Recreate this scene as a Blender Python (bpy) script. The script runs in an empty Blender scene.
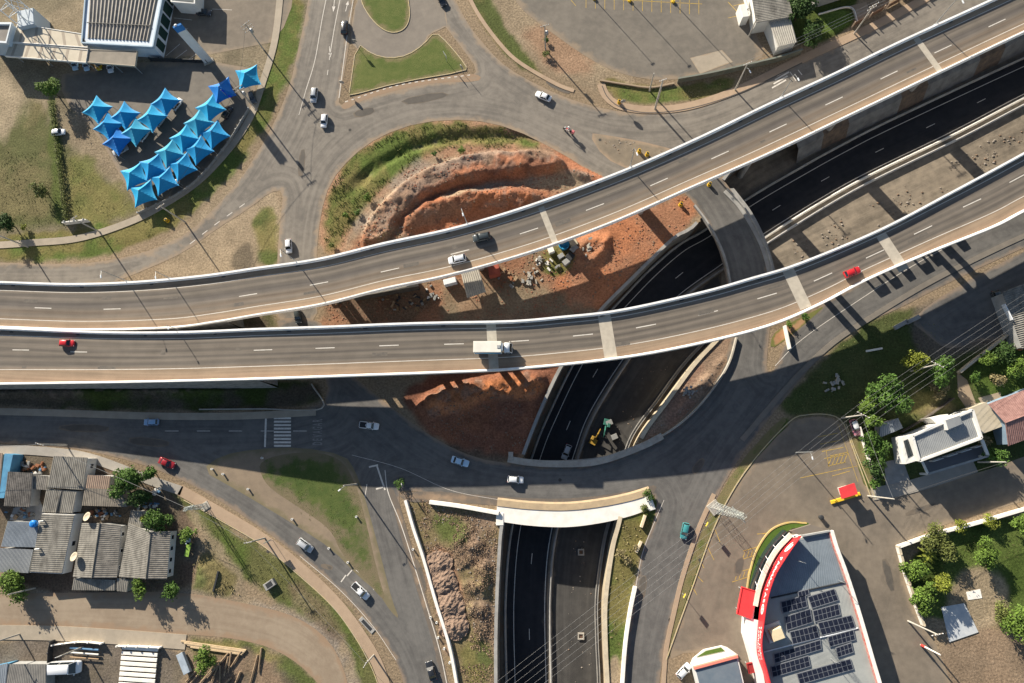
import bpy, bmesh, math, random
import numpy as np
from mathutils import Vector, Matrix
from mathutils.geometry import delaunay_2d_cdt
rad = math.radians
random.seed(7)
RNG = np.random.default_rng(7)
SC = bpy.context.scene
COL = SC.collection

# ---------------------------------------------------------------- camera, sky, sun, exposure
FPX, CAM_H, NADX, NADY = 683.0, 150.0, 558.0, 460.0     # focal length in pixels, height, pixel straight below the drone
_a = Vector((NADX - 512, -(NADY - 341.5), -FPX)).normalized()
CAMR = _a.rotation_difference(Vector((0, 0, -1))).to_matrix()
cam_d = bpy.data.cameras.new('drone_camera')
cam_d.sensor_width = 36.0
cam_d.lens = 36.0 * FPX / 1024
cam_d.clip_start, cam_d.clip_end = 1.0, 9000.0
cam = bpy.data.objects.new('drone_camera', cam_d)
cam.matrix_world = Matrix.Translation((0, 0, CAM_H)) @ CAMR.to_4x4()
COL.objects.link(cam)
SC.camera = cam

SUN_EL, SUN_AZ = 23.0, 127.5                # degrees: height, and direction towards the sun counted from +X
w = bpy.data.worlds.new('World'); SC.world = w; w.use_nodes = True
nt = w.node_tree; bg = nt.nodes['Background']
sky = nt.nodes.new('ShaderNodeTexSky'); sky.sky_type = 'NISHITA'; sky.sun_disc = False
sky.sun_elevation = rad(SUN_EL); sky.sun_rotation = rad(90 - SUN_AZ)
nt.links.new(sky.outputs[0], bg.inputs[0]); bg.inputs[1].default_value = 0.056
sun_d = bpy.data.lights.new('sun', 'SUN'); sun_d.energy = 4.6; sun_d.angle = rad(0.5); sun_d.color = (1.0, 0.91, 0.77)
sun = bpy.data.objects.new('sun', sun_d); COL.objects.link(sun)
_s = Vector((math.cos(rad(SUN_AZ)) * math.cos(rad(SUN_EL)), math.sin(rad(SUN_AZ)) * math.cos(rad(SUN_EL)), math.sin(rad(SUN_EL))))
sun.rotation_euler = _s.to_track_quat('Z', 'Y').to_euler()
sun.location = (-60, 80, 120)
SC.view_settings.view_transform = 'Standard'; SC.view_settings.look = 'None'
SC.view_settings.exposure = 1.18; SC.view_settings.gamma = 1.0

# ---------------------------------------------------------------- photogrammetry helpers
def G(px, py, z=0.0):
    """ground position (x, y) seen at a pixel of the survey photo, at height z"""
    d = CAMR @ Vector((px - 512, -(py - 341.5), -FPX))
    t = (z - CAM_H) / d.z
    return (d.x * t, d.y * t)
def G3(px, py, z=0.0):
    x, y = G(px, py, z); return Vector((x, y, z))
def GP(pts, z=0.0): return [G(p[0], p[1], z) for p in pts]
def gdir(px, py, dx, dy, z=0.0):
    a = G(px - dx * 4, py - dy * 4, z); b = G(px + dx * 4, py + dy * 4, z)
    return math.atan2(b[1] - a[1], b[0] - a[0])

# ---------------------------------------------------------------- noise
def _hash(ix, iy, s):
    h = (ix.astype(np.int64) * 374761393 + iy.astype(np.int64) * 668265263 + s * 144665) & 0x7fffffff
    h = ((h ^ (h >> 13)) * 1274126177) & 0x7fffffff
    return ((h ^ (h >> 16)) & 0xffff) / 65535.0
def vnoise(x, y, s=0):
    ix, iy = np.floor(x), np.floor(y); fx, fy = x - ix, y - iy
    fx = fx * fx * (3 - 2 * fx); fy = fy * fy * (3 - 2 * fy)
    a, b = _hash(ix, iy, s), _hash(ix + 1, iy, s); c, d = _hash(ix, iy + 1, s), _hash(ix + 1, iy + 1, s)
    return (a * (1 - fx) + b * fx) * (1 - fy) + (c * (1 - fx) + d * fx) * fy
def fbm(x, y, scale, octv=4, s=0, gain=.55):
    t = 0; a = 1; n = 0; f = 1.0 / scale
    for k in range(octv):
        t = t + a * vnoise(x * f + 17.3 * k, y * f - 9.1 * k, s + k); n += a; a *= gain; f *= 2.03
    return t / n
def sdf(poly, X, Y):
    """signed distance to polygon, negative inside"""
    P = np.array(poly); n = len(P); d2 = np.full(X.shape, 1e18); ins = np.zeros(X.shape, bool)
    for i in range(n):
        ax, ay = P[i]; bx, by = P[(i + 1) % n]
        ex, ey = bx - ax, by - ay; wx, wy = X - ax, Y - ay
        t = np.clip((wx * ex + wy * ey) / (ex * ex + ey * ey + 1e-12), 0, 1)
        d2 = np.minimum(d2, (wx - t * ex) ** 2 + (wy - t * ey) ** 2)
        c = ((ay > Y) != (by > Y)) & (X < (bx - ax) * (Y - ay) / (by - ay + 1e-12) + ax)
        ins ^= c
    d = np.sqrt(d2); return np.where(ins, -d, d)
def smooth_poly(p, it=2):
    for _ in range(it):
        q = []
        for i in range(len(p)):
            a, b = p[i], p[(i + 1) % len(p)]
            q += [(a[0] * .75 + b[0] * .25, a[1] * .75 + b[1] * .25), (a[0] * .25 + b[0] * .75, a[1] * .25 + b[1] * .75)]
        p = q
    return p
def spline(pts, n):
    """open Catmull-Rom through points, resampled to n evenly spaced points (any dimension)"""
    P = np.array(pts, float); P = np.vstack([2 * P[0] - P[1], P, 2 * P[-1] - P[-2]]); out = []
    for i in range(1, len(P) - 2):
        t = np.linspace(0, 1, 24, endpoint=False)[:, None]
        a, b, c, d = P[i - 1], P[i], P[i + 1], P[i + 2]
        out.append(.5 * (2 * b + (c - a) * t + (2 * a - 5 * b + 4 * c - d) * t ** 2 + (3 * b - a - 3 * c + d) * t ** 3))
    out.append(P[-2][None]); Q = np.vstack(out)
    L = np.concatenate([[0], np.cumsum(np.linalg.norm(np.diff(Q[:, :2], axis=0), axis=1))])
    u = np.linspace(0, L[-1], n)
    return np.stack([np.interp(u, L, Q[:, k]) for k in range(Q.shape[1])], 1)

# ---------------------------------------------------------------- materials
MATS = {}
def M(name, col, col2=None, scale=1.0, rough=.85, metal=0.0, bump=0.0, bscale=None, spec=.3, stretch=None, detail=5.0, lo=.35, hi=.65, coat=0.0):
    if name in MATS: return MATS[name]
    m = bpy.data.materials.new(name); m.use_nodes = True; n = m.node_tree.nodes; l = m.node_tree.links
    b = n['Principled BSDF']; b.inputs['Roughness'].default_value = rough; b.inputs['Metallic'].default_value = metal
    b.inputs['Specular IOR Level'].default_value = spec
    if coat: b.inputs['Coat Weight'].default_value = coat; b.inputs['Coat Roughness'].default_value = .06
    if col2 is None: b.inputs['Base Color'].default_value = (*col, 1)
    if col2 is not None or bump:
        g = n.new('ShaderNodeNewGeometry'); vec = g.outputs['Position']
        if stretch:
            mp = n.new('ShaderNodeMapping'); mp.inputs['Scale'].default_value = stretch; l.new(vec, mp.inputs['Vector']); vec = mp.outputs[0]
    if col2 is not None:
        t = n.new('ShaderNodeTexNoise'); t.inputs['Scale'].default_value = scale; t.inputs['Detail'].default_value = detail; t.inputs['Roughness'].default_value = .62
        l.new(vec, t.inputs['Vector'])
        r = n.new('ShaderNodeMapRange'); r.inputs[1].default_value = lo; r.inputs[2].default_value = hi; l.new(t.outputs[0], r.inputs[0])
        x = n.new('ShaderNodeMix'); x.data_type = 'RGBA'; l.new(r.outputs[0], x.inputs['Factor'])
        x.inputs['A'].default_value = (*col, 1); x.inputs['B'].default_value = (*col2, 1); l.new(x.outputs['Result'], b.inputs['Base Color'])
    if bump:
        t2 = n.new('ShaderNodeTexNoise'); t2.inputs['Scale'].default_value = bscale or scale * 4; t2.inputs['Detail'].default_value = 4; l.new(vec, t2.inputs['Vector'])
        bp = n.new('ShaderNodeBump'); bp.inputs['Strength'].default_value = bump; bp.inputs['Distance'].default_value = .1; l.new(t2.outputs[0], bp.inputs['Height']); l.new(bp.outputs[0], b.inputs['Normal'])
    MATS[name] = m; return m

def M_road(name, dark, light, dirt, dirt_w=1.4, streak=.5, rough=.85):
    """asphalt: patchy wear, streaks that follow the kerb line, dirt washed in along the edge (attribute 'edge' = metres from the edge)"""
    m = bpy.data.materials.new(name); m.use_nodes = True; n = m.node_tree.nodes; l = m.node_tree.links
    b = n['Principled BSDF']; b.inputs['Roughness'].default_value = rough; b.inputs['Specular IOR Level'].default_value = .25
    g = n.new('ShaderNodeNewGeometry'); at = n.new('ShaderNodeAttribute'); at.attribute_name = 'edge'
    def noise(sc, det=4, vec=None, r=.6):
        t = n.new('ShaderNodeTexNoise'); t.inputs['Scale'].default_value = sc; t.inputs['Detail'].default_value = det; t.inputs['Roughness'].default_value = r
        l.new(vec or g.outputs['Position'], t.inputs['Vector']); return t.outputs[0]
    def math_(op, a, bb):
        q = n.new('ShaderNodeMath'); q.operation = op
        for i, v in enumerate((a, bb)):
            if isinstance(v, (int, float)): q.inputs[i].default_value = v
            else: l.new(v, q.inputs[i])
        return q.outputs[0]
    def ramp(v, lo, hi):
        r = n.new('ShaderNodeMapRange'); r.interpolation_type = 'SMOOTHSTEP'; r.inputs[1].default_value = lo; r.inputs[2].default_value = hi; l.new(v, r.inputs[0]); return r.outputs[0]
    big = noise(.09, 5); mid = noise(.6, 5); fine = noise(6, 3)
    c = n.new('ShaderNodeCombineXYZ'); l.new(math_('MULTIPLY', at.outputs['Fac'], 1.1), c.inputs[0])
    sp = n.new('ShaderNodeSeparateXYZ'); l.new(g.outputs['Position'], sp.inputs[0])
    l.new(math_('MULTIPLY', sp.outputs[0], .05), c.inputs[1]); l.new(math_('MULTIPLY', sp.outputs[1], .05), c.inputs[2])
    st = noise(1.0, 3, c.outputs[0])
    v = math_('ADD', math_('MULTIPLY', big, .45), math_('ADD', math_('MULTIPLY', mid, .42), math_('ADD', math_('MULTIPLY', st, streak), math_('MULTIPLY', fine, .18))))
    tot = (.45 + .42 + streak + .18) / 2
    f = ramp(v, tot - .2, tot + .2)
    x = n.new('ShaderNodeMix'); x.data_type = 'RGBA'; l.new(f, x.inputs['Factor']); x.inputs['A'].default_value = (*dark, 1); x.inputs['B'].default_value = (*light, 1)
    e = math_('ADD', at.outputs['Fac'], math_('MULTIPLY', math_('SUBTRACT', noise(.35, 5), .5), dirt_w * 3.0))
    df = math_('MULTIPLY', math_('SUBTRACT', 1.0, ramp(e, 0.0, dirt_w)), .85)
    y = n.new('ShaderNodeMix'); y.data_type = 'RGBA'; l.new(df, y.inputs['Factor']); l.new(x.outputs['Result'], y.inputs['A']); y.inputs['B'].default_value = (*dirt, 1)
    l.new(y.outputs['Result'], b.inputs['Base Color'])
    bp = n.new('ShaderNodeBump'); bp.inputs['Strength'].default_value = .25; bp.inputs['Distance'].default_value = .03; l.new(fine, bp.inputs['Height']); l.new(bp.outputs[0], b.inputs['Normal'])
    MATS[name] = m; return m

def M_attr(name, rough=.95, fine=2.2, amp=.46, bump=.75, bdist=.2):
    """colour painted per vertex (attribute 'Col') broken up by fine soil noise"""
    m = bpy.data.materials.new(name); m.use_nodes = True; n = m.node_tree.nodes; l = m.node_tree.links
    b = n['Principled BSDF']; b.inputs['Roughness'].default_value = rough; b.inputs['Specular IOR Level'].default_value = .1
    a = n.new('ShaderNodeAttribute'); a.attribute_name = 'Col'; g = n.new('ShaderNodeNewGeometry')
    t = n.new('ShaderNodeTexNoise'); t.inputs['Scale'].default_value = fine; t.inputs['Detail'].default_value = 6; t.inputs['Roughness'].default_value = .7; l.new(g.outputs['Position'], t.inputs['Vector'])
    r = n.new('ShaderNodeMapRange'); r.inputs[1].default_value = .3; r.inputs[2].default_value = .7; r.inputs[3].default_value = 1 - amp; r.inputs[4].default_value = 1 + amp; l.new(t.outputs[0], r.inputs[0])
    x = n.new('ShaderNodeVectorMath'); x.operation = 'SCALE'; l.new(a.outputs['Color'], x.inputs[0]); l.new(r.outputs[0], x.inputs['Scale'])
    l.new(x.outputs[0], b.inputs['Base Color'])
    bp = n.new('ShaderNodeBump'); bp.inputs['Strength'].default_value = bump; bp.inputs['Distance'].default_value = bdist; l.new(t.outputs[0], bp.inputs['Height']); l.new(bp.outputs[0], b.inputs['Normal'])
    MATS[name] = m; return m

# ---------------------------------------------------------------- mesh building
class MB:
    def __init__(s): s.v = []; s.f = []; s.m = []
    def add(s, vs, fs, mi=0):
        o = len(s.v); s.v += [tuple(p) for p in vs]; s.f += [tuple(i + o for i in f) for f in fs]; s.m += [mi] * len(fs); return s
    def box(s, c, d, rz=0, mi=0):
        ca, sa = math.cos(rz), math.sin(rz); vs = []
        for z in (-.5, .5):
            for x, y in ((-.5, -.5), (.5, -.5), (.5, .5), (-.5, .5)):
                a, b = x * d[0], y * d[1]; vs.append((c[0] + a * ca - b * sa, c[1] + a * sa + b * ca, c[2] + z * d[2]))
        return s.add(vs, [(0, 3, 2, 1), (4, 5, 6, 7), (0, 1, 5, 4), (1, 2, 6, 5), (2, 3, 7, 6), (3, 0, 4, 7)], mi)
    def cbox(s, c, d, rz=0, bev=.06, mi=0):
        """box with chamfered top edges"""
        ca, sa = math.cos(rz), math.sin(rz); vs = []
        for z, k in ((-d[2] / 2, 0), (d[2] / 2 - bev, 0), (d[2] / 2, bev)):
            for x, y in ((-.5, -.5), (.5, -.5), (.5, .5), (-.5, .5)):
                a, b = x * (d[0] - 2 * k), y * (d[1] - 2 * k); vs.append((c[0] + a * ca - b * sa, c[1] + a * sa + b * ca, c[2] + z))
        fs = [(0, 3, 2, 1), (8, 9, 10, 11)]
        for r in (0, 4): fs += [(r + i, r + (i + 1) % 4, r + 4 + (i + 1) % 4, r + 4 + i) for i in range(4)]
        return s.add(vs, fs, mi)
    def prism(s, poly, z0, z1, mi=0, top=True, bot=False, side=None):
        A = sum(poly[i][0] * poly[(i + 1) % len(poly)][1] - poly[(i + 1) % len(poly)][0] * poly[i][1] for i in range(len(poly)))
        if A < 0: poly = poly[::-1]
        n = len(poly); zz0 = z0 if isinstance(z0, (list, tuple)) else [z0] * n; zz1 = z1 if isinstance(z1, (list, tuple)) else [z1] * n
        vs = [(p[0], p[1], zz0[i]) for i, p in enumerate(poly)] + [(p[0], p[1], zz1[i]) for i, p in enumerate(poly)]
        s.add(vs, [(i, (i + 1) % n, n + (i + 1) % n, n + i) for i in range(n)], mi if side is None else side)
        o = len(s.v) - 2 * n
        if top: s.f.append(tuple(o + n + i for i in range(n))); s.m.append(mi)
        if bot: s.f.append(tuple(o + n - 1 - i for i in range(n))); s.m.append(mi)
        return s
    def tube(s, pts, r, k=8, mi=0, cap=True):
        P = [Vector(p) for p in pts]; rr = r if isinstance(r, (list, tuple)) else [r] * len(P); vs = []
        for i, p in enumerate(P):
            t = (P[min(i + 1, len(P) - 1)] - P[max(i - 1, 0)]).normalized()
            u = t.cross(Vector((0, 0, 1)) if abs(t.z) < .95 else Vector((1, 0, 0))).normalized(); w_ = t.cross(u)
            for j in range(k):
                a = 2 * math.pi * j / k; vs.append(p + (u * math.cos(a) + w_ * math.sin(a)) * rr[i])
        fs = [(i * k + j, i * k + (j + 1) % k, (i + 1) * k + (j + 1) % k, (i + 1) * k + j) for i in range(len(P) - 1) for j in range(k)]
        if cap: fs += [tuple(range(k))[::-1], tuple((len(P) - 1) * k + j for j in range(k))]
        return s.add(vs, fs, mi)
    def lathe(s, c, prof, k=16, mi=0):
        vs = [(c[0] + r * math.cos(2 * math.pi * j / k), c[1] + r * math.sin(2 * math.pi * j / k), c[2] + z) for r, z in prof for j in range(k)]
        n = len(prof); fs = [(i * k + j, i * k + (j + 1) % k, (i + 1) * k + (j + 1) % k, (i + 1) * k + j) for i in range(n - 1) for j in range(k)]
        fs.append(tuple((n - 1) * k + j for j in range(k)))
        return s.add(vs, fs, mi)
    def sweep(s, path, prof, mi=0, closed=True):
        """path: (x, y, z) stations; prof: (offset to the left, height) points"""
        P = np.array(path, float); T = np.gradient(P[:, :2], axis=0); T /= np.linalg.norm(T, axis=1)[:, None] + 1e-9
        N = np.stack([-T[:, 1], T[:, 0]], 1); k = len(prof); vs = []
        for i in range(len(P)):
            for o, h in prof: vs.append((P[i, 0] + N[i, 0] * o, P[i, 1] + N[i, 1] * o, P[i, 2] + h))
        kk = k if closed else k - 1
        fs = [(i * k + j, (i + 1) * k + j, (i + 1) * k + (j + 1) % k, i * k + (j + 1) % k) for i in range(len(P) - 1) for j in range(kk)]
        if closed: fs += [tuple(range(k)), tuple((len(P) - 1) * k + j for j in range(k))[::-1]]
        return s.add(vs, fs, mi)

def mesh(name, mb, mats, smooth=False):
    me = bpy.data.meshes.new(name); me.from_pydata(mb.v, [], mb.f)
    for m in (mats if isinstance(mats, (list, tuple)) else [mats]): me.materials.append(m)
    me.polygons.foreach_set('material_index', mb.m)
    if smooth: me.polygons.foreach_set('use_smooth', [True] * len(me.polygons))
    bm = bmesh.new(); bm.from_mesh(me); bmesh.ops.recalc_face_normals(bm, faces=bm.faces); bm.to_mesh(me); bm.free()
    me.update(); return me
def tag(o, label=None, cat=None, group=None, kind=None):
    for k, v in (('label', label), ('category', cat), ('group', group), ('kind', kind)):
        if v: o[k] = v
    return o
def part(name, mb, mats, parent=None, smooth=False, local=False, label=None):
    o = bpy.data.objects.new(name, mesh(name, mb, mats, smooth)); COL.objects.link(o)
    if parent is not None:
        o.parent = parent
        if not local: o.matrix_parent_inverse = Matrix.Translation(parent_base(parent)).inverted()
    if label: o['label'] = label
    return o
def parent_base(o):
    v = Vector((0, 0, 0))
    while o is not None and o.type == 'EMPTY': v += Vector(o.location); o = o.parent
    return v
def solo(name, mb, mats, label=None, cat=None, group=None, kind=None, smooth=False):
    return tag(part(name, mb, mats, smooth=smooth), label, cat, group, kind)
def empty(name, loc, label=None, cat=None, group=None, rz=0):
    o = bpy.data.objects.new(name, None); o.empty_display_size = .5; o.location = loc; o.rotation_euler = (0, 0, rz); COL.objects.link(o)
    return tag(o, label, cat, group)
def copy_tree(o, parent=None):
    c = o.copy(); COL.objects.link(c)
    if parent is not None: c.parent = parent
    for ch in list(o.children): copy_tree(ch, c)
    return c

# flat sheet with interior points, attribute 'edge'
def sheet(name, poly_px, z, mat, smooth=2, res=1.3, zpx=0.0, kind='structure', label=None, cat=None, group=None, parent=None, world=False, dens=1.2):
    p = poly_px if world else GP(poly_px, zpx)
    if smooth: p = smooth_poly(p, smooth)
    q = []
    for i in range(len(p)):
        a, b = p[i], p[(i + 1) % len(p)]; L = math.hypot(b[0] - a[0], b[1] - a[1]); k = max(1, int(L / 3.0))
        q += [(a[0] + (b[0] - a[0]) * j / k, a[1] + (b[1] - a[1]) * j / k) for j in range(k)]
    r = []
    for pt in q:
        if not r or math.hypot(pt[0] - r[-1][0], pt[1] - r[-1][1]) > .05: r.append(pt)
    q = r; A = np.array(q); x0, y0 = A.min(0); x1, y1 = A.max(0)
    gx, gy = np.meshgrid(np.arange(x0 + res / 2, x1, res), np.arange(y0 + res / 2, y1, res)); gx = gx.ravel(); gy = gy.ravel()
    sd = sdf(q, gx, gy); keep = sd < -.45 * res
    vs = [Vector(t) for t in q] + [Vector((a, b)) for a, b in zip(gx[keep], gy[keep])]
    n = len(q); V, E_, Fc, _, _, _ = delaunay_2d_cdt(vs, [], [list(range(n))], 1, 1e-4)
    arr = np.array([(v.x, v.y) for v in V]); e = np.maximum(0, -sdf(q, arr[:, 0], arr[:, 1]))
    me = bpy.data.meshes.new(name); me.from_pydata([(a, b, z) for a, b in arr], [], [f if (arr[f[1]][0] - arr[f[0]][0]) * (arr[f[2]][1] - arr[f[0]][1]) - (arr[f[1]][1] - arr[f[0]][1]) * (arr[f[2]][0] - arr[f[0]][0]) > 0 else f[::-1] for f in Fc])
    me.materials.append(mat); at = me.attributes.new('edge', 'FLOAT', 'POINT'); at.data.foreach_set('value', e.astype(np.float32)); me.update()
    o = bpy.data.objects.new(name, me); COL.objects.link(o)
    if parent is not None: o.parent = parent; o.matrix_parent_inverse = Matrix.Translation(parent_base(parent)).inverted()
    return tag(o, label, cat, group, kind)
def line_strip(mb, pts, wd, z, mi=0):
    """painted line along world points"""
    P = np.array(pts, float)[:, :2]; T = np.gradient(P, axis=0); T /= np.linalg.norm(T, axis=1)[:, None] + 1e-9; N = np.stack([-T[:, 1], T[:, 0]], 1) * wd / 2
    zz = z if hasattr(z, '__len__') else [z] * len(P)
    vs = [(*(P[i] + N[i]), zz[i]) for i in range(len(P))] + [(*(P[i] - N[i]), zz[i]) for i in range(len(P))]; n = len(P)
    return mb.add(vs, [(i + n, i + n + 1, i + 1, i) for i in range(n - 1)], mi)

_TX = {}
def text_mesh(ch, size):
    """outline of one letter as a mesh lying flat, centred"""
    if (ch, size) in _TX: return _TX[(ch, size)]
    cu = bpy.data.curves.new('lettering', 'FONT'); cu.body = ch; cu.size = size; cu.align_x = 'CENTER'; cu.align_y = 'CENTER'; cu.extrude = .004; cu.offset = .02 * size
    o = bpy.data.objects.new('lettering', cu); COL.objects.link(o); bpy.context.view_layer.update()
    me = bpy.data.meshes.new_from_object(o.evaluated_get(bpy.context.evaluated_depsgraph_get())); vs = [tuple(v.co) for v in me.vertices]; fs = [tuple(p.vertices) for p in me.polygons]
    bpy.data.objects.remove(o); bpy.data.curves.remove(cu); bpy.data.meshes.remove(me); _TX[(ch, size)] = (vs, fs); return vs, fs
def put_text3(mb, ch, size, o, ux, uy):
    vs, fs = text_mesh(ch, size); n = ux.cross(uy); mb.add([o + ux * v[0] + uy * v[1] + n * v[2] for v in vs], fs)
def put_text(mb, ch, size, x, y, z, a, sy=1.0):
    vs, fs = text_mesh(ch, size); c, s = math.cos(a), math.sin(a)
    mb.add([(x + v[0] * c - v[1] * sy * s, y + v[0] * s + v[1] * sy * c, z + v[2]) for v in vs], fs)
# ================================================================ GROUND
# trench of the underpass, top edge at street level
TR_L = [(496, 730), (497, 690), (497, 640), (498, 600), (500, 560), (503, 525), (512, 490), (525, 453), (541, 412), (561, 369), (583, 335), (604, 308), (634, 278), (673, 240), (698, 223)]
FL = -7.0
_ne = [G(*p, FL) for p in [(743, 197), (809, 157), (856, 134), (948, 90), (1024, 52), (1100, 15)]]
TR_Lw = [G(*p) for p in TR_L] + [(x - 2.9, y + 5.0) for x, y in _ne]
TR_R = [(606, 730), (606, 690), (604, 645), (604, 600), (611, 548), (618, 520), (628, 475), (640, 437), (667, 399), (691, 366), (712, 343), (740, 316), (780, 292), (850, 262), (930, 225), (1024, 178), (1100, 140)]
TR_Rw = [G(*p) for p in TR_R]
TRL = spline(TR_Lw, 140); TRR = spline(TR_Rw, 140)
TRENCH = [tuple(p) for p in TRL] + [tuple(p) for p in TRR[::-1]]

STEP = 0.42
X0, X1, Y0, Y1 = -170, 150, -66, 142
nx, ny = int((X1 - X0) / STEP) + 1, int((Y1 - Y0) / STEP) + 1
gx, gy = np.meshgrid(X0 + STEP * np.arange(nx), Y0 + STEP * np.arange(ny)); gx = gx.ravel(); gy = gy.ravel()
N1 = fbm(gx, gy, 9, 5, 1); N2 = fbm(gx, gy, 2.2, 4, 20); N3 = fbm(gx, gy, 30, 4, 40); N4 = fbm(gx, gy, 5, 5, 60)
C = np.empty((len(gx), 3)); Z = np.zeros(len(gx))
DIRT = np.array((.245, .185, .122)); TAN = np.array((.305, .238, .160)); GRASS = np.array((.082, .112, .028)); DRYG = np.array((.19, .165, .062)); RED = np.array((.315, .132, .072)); DRED = np.array((.185, .082, .052)); GREY = np.array((.24, .20, .16)); DARK = np.array((.075, .062, .045)); ASPH = np.array((.20, .172, .140)); CONC = np.array((.42, .38, .31)); BRUSH = np.array((.215, .150, .105)); LUSH = np.array((.078, .118, .026))
C[:] = DIRT * (.75 + .5 * N3[:, None])
_fr = np.clip(sdf(GP([(-30, -30), (1054, -30), (1054, 713), (-30, 713)]), gx, gy) / 6, 0, 1)[:, None] * np.clip((N3 * .6 + N1 * .4 - .38) * 8, 0, 1)[:, None]; C[:] = C * (1 - _fr) + GRASS * (.8 + .5 * N2[:, None]) * _fr
def ss(x, a, b): t = np.clip((x - a) / (b - a), 0, 1); return t * t * (3 - 2 * t)
def local(poly, mar):
    A = np.array(poly); return (gx > A[:, 0].min() - mar) & (gx < A[:, 0].max() + mar) & (gy > A[:, 1].min() - mar) & (gy < A[:, 1].max() + mar)
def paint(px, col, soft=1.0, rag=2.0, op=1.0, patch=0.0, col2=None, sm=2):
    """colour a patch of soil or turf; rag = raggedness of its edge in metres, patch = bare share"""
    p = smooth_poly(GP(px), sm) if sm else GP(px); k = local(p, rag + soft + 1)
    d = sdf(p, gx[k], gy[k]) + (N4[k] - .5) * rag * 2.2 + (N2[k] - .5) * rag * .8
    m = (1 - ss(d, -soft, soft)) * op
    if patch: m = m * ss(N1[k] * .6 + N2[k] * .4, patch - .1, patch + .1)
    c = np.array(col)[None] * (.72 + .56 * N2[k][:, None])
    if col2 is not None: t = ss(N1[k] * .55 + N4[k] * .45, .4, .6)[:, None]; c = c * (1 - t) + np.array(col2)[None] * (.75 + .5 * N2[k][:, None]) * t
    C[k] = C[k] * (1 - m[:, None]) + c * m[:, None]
def raise_(px, h, soft=2.0, rough=0.0, sm=2, rs=None):
    p = smooth_poly(GP(px), sm) if sm else GP(px); k = local(p, soft + 1)
    d = sdf(p, gx[k], gy[k]) + (N4[k] - .5) * soft * .8; m = 1 - ss(d, -soft, soft * .2)
    Z[k] += m * (h + rough * ((N2[k] - .5) * 1.6 + (N4[k] - .5) * 1.2))
def ridge(px, h, wd, rough=.5):
    """a bank of loose earth along a line; wd = (metres on the left, metres on the right of the line)"""
    P = spline(GP(px), 60); k = local([tuple(q) for q in P], max(wd) + 2)
    D = np.full(k.sum(), 1e9); S = np.zeros(k.sum()); T = np.gradient(P, axis=0); xx, yy = gx[k], gy[k]; tt = np.zeros(k.sum())
    for i, q in enumerate(P):
        dx, dy = xx - q[0], yy - q[1]; d = np.hypot(dx, dy); b = d < D
        D = np.where(b, d, D); S = np.where(b, T[i][0] * dy - T[i][1] * dx, S); tt = np.where(b, i / 59, tt)
    wv = np.where(S > 0, wd[0], wd[1]) * (.7 + .6 * N4[k]); m = np.clip(1 - D / wv, 0, 1); m = m * m * (3 - 2 * m) * np.clip(np.minimum(tt, 1 - tt) * 8, 0, 1)
    Z[k] = np.maximum(Z[k], 0) * (1 - m * .4) + m * (h * (.8 + .4 * N1[k]) + rough * ((N2[k] - .5) * 2 + (N4[k] - .5)))

# ---- top left: yard, meadow, verge
paint([(-40, -40), (330, -40), (300, 60), (262, 130), (230, 180), (170, 235), (60, 262), (-40, 262)], np.array((.235, .190, .128)), 1, 1, 1, 0, np.array((.18, .15, .10)))
paint([(-60, 92), (45, 98), (62, 150), (90, 150), (128, 195), (140, 218), (60, 232), (-60, 240)], np.array((.150, .130, .062)), 2, 3, .95, 0, np.array((.095, .100, .040)))
paint([(-20, 75), (22, 80), (28, 110), (10, 140), (-20, 150)], np.array((.33, .265, .18)), 1.5, 2.5, .9)
paint([(62, 108), (90, 112), (118, 160), (132, 195), (100, 180), (75, 150)], TAN * .8, 1.5, 2, .75)
paint([(62, 150), (100, 165), (138, 212), (120, 222), (66, 226)], np.array((.125, .135, .040)), 1.5, 3, .8, 0, DRYG)
paint([(46, 95), (58, 95), (62, 160), (66, 225), (52, 226), (50, 150)], GRASS * .9, .6, 1, .8)
paint([(-20, 236), (60, 228), (132, 222), (180, 196), (230, 148), (262, 95), (284, -20), (304, -20), (300, 40), (280, 100), (255, 145), (228, 180), (190, 214), (150, 242), (100, 258), (-20, 262)], GRASS * 1.1, .8, 1.6, 1, 0, DRYG * .85)
paint([(120, 262), (170, 240), (215, 200), (238, 172), (246, 178), (215, 214), (175, 245), (130, 268)], TAN * .9, .8, 1.2)
paint([(160, 262), (190, 245), (262, 180), (285, 195), (278, 265), (160, 282)], TAN * .95, 1, 1.5)
paint([(252, 215), (278, 202), (280, 262), (262, 266), (254, 245)], GRASS * .9, .8, 1.5, .9, 0, DRYG)
paint([(232, 248), (252, 240), (254, 268), (230, 272)], DARK * 1.6, 1, 2, .8)
# ---- top: triangle islands are kerbed beds, built apart; wide dirt frontage
paint([(455, -20), (560, -20), (620, 70), (640, 85), (600, 92), (540, 70), (490, 25)], TAN * .85, 1, 2)
paint([(463, -20), (480, -20), (505, 30), (540, 68), (545, 80), (512, 62), (486, 36)], GRASS * .8, .7, 1.2, .9, 0, DRYG * .8)
paint([(520, 20), (560, 25), (600, 70), (570, 78), (540, 62)], RED * .9 + TAN * .1, 2, 3, .35)
paint([(602, 78), (625, 84), (660, 88), (700, 84), (735, 78), (728, 90), (690, 101), (645, 104), (615, 96)], DRYG * .85, .6, 1.5, .95, 0, GRASS * 1.1)
paint([(590, 132), (620, 140), (668, 150), (672, 168), (630, 166), (596, 150)], TAN * .8, 1, 2, .9, 0, DARK * 2)
paint([(785, -30), (850, -30), (862, 18), (840, 35), (800, 50), (785, 20)], GRASS * .75, .5, .8)
paint([(822, 10), (848, 8), (856, 22), (832, 34), (815, 30)], LUSH * 1.1, .3, .4)
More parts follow.
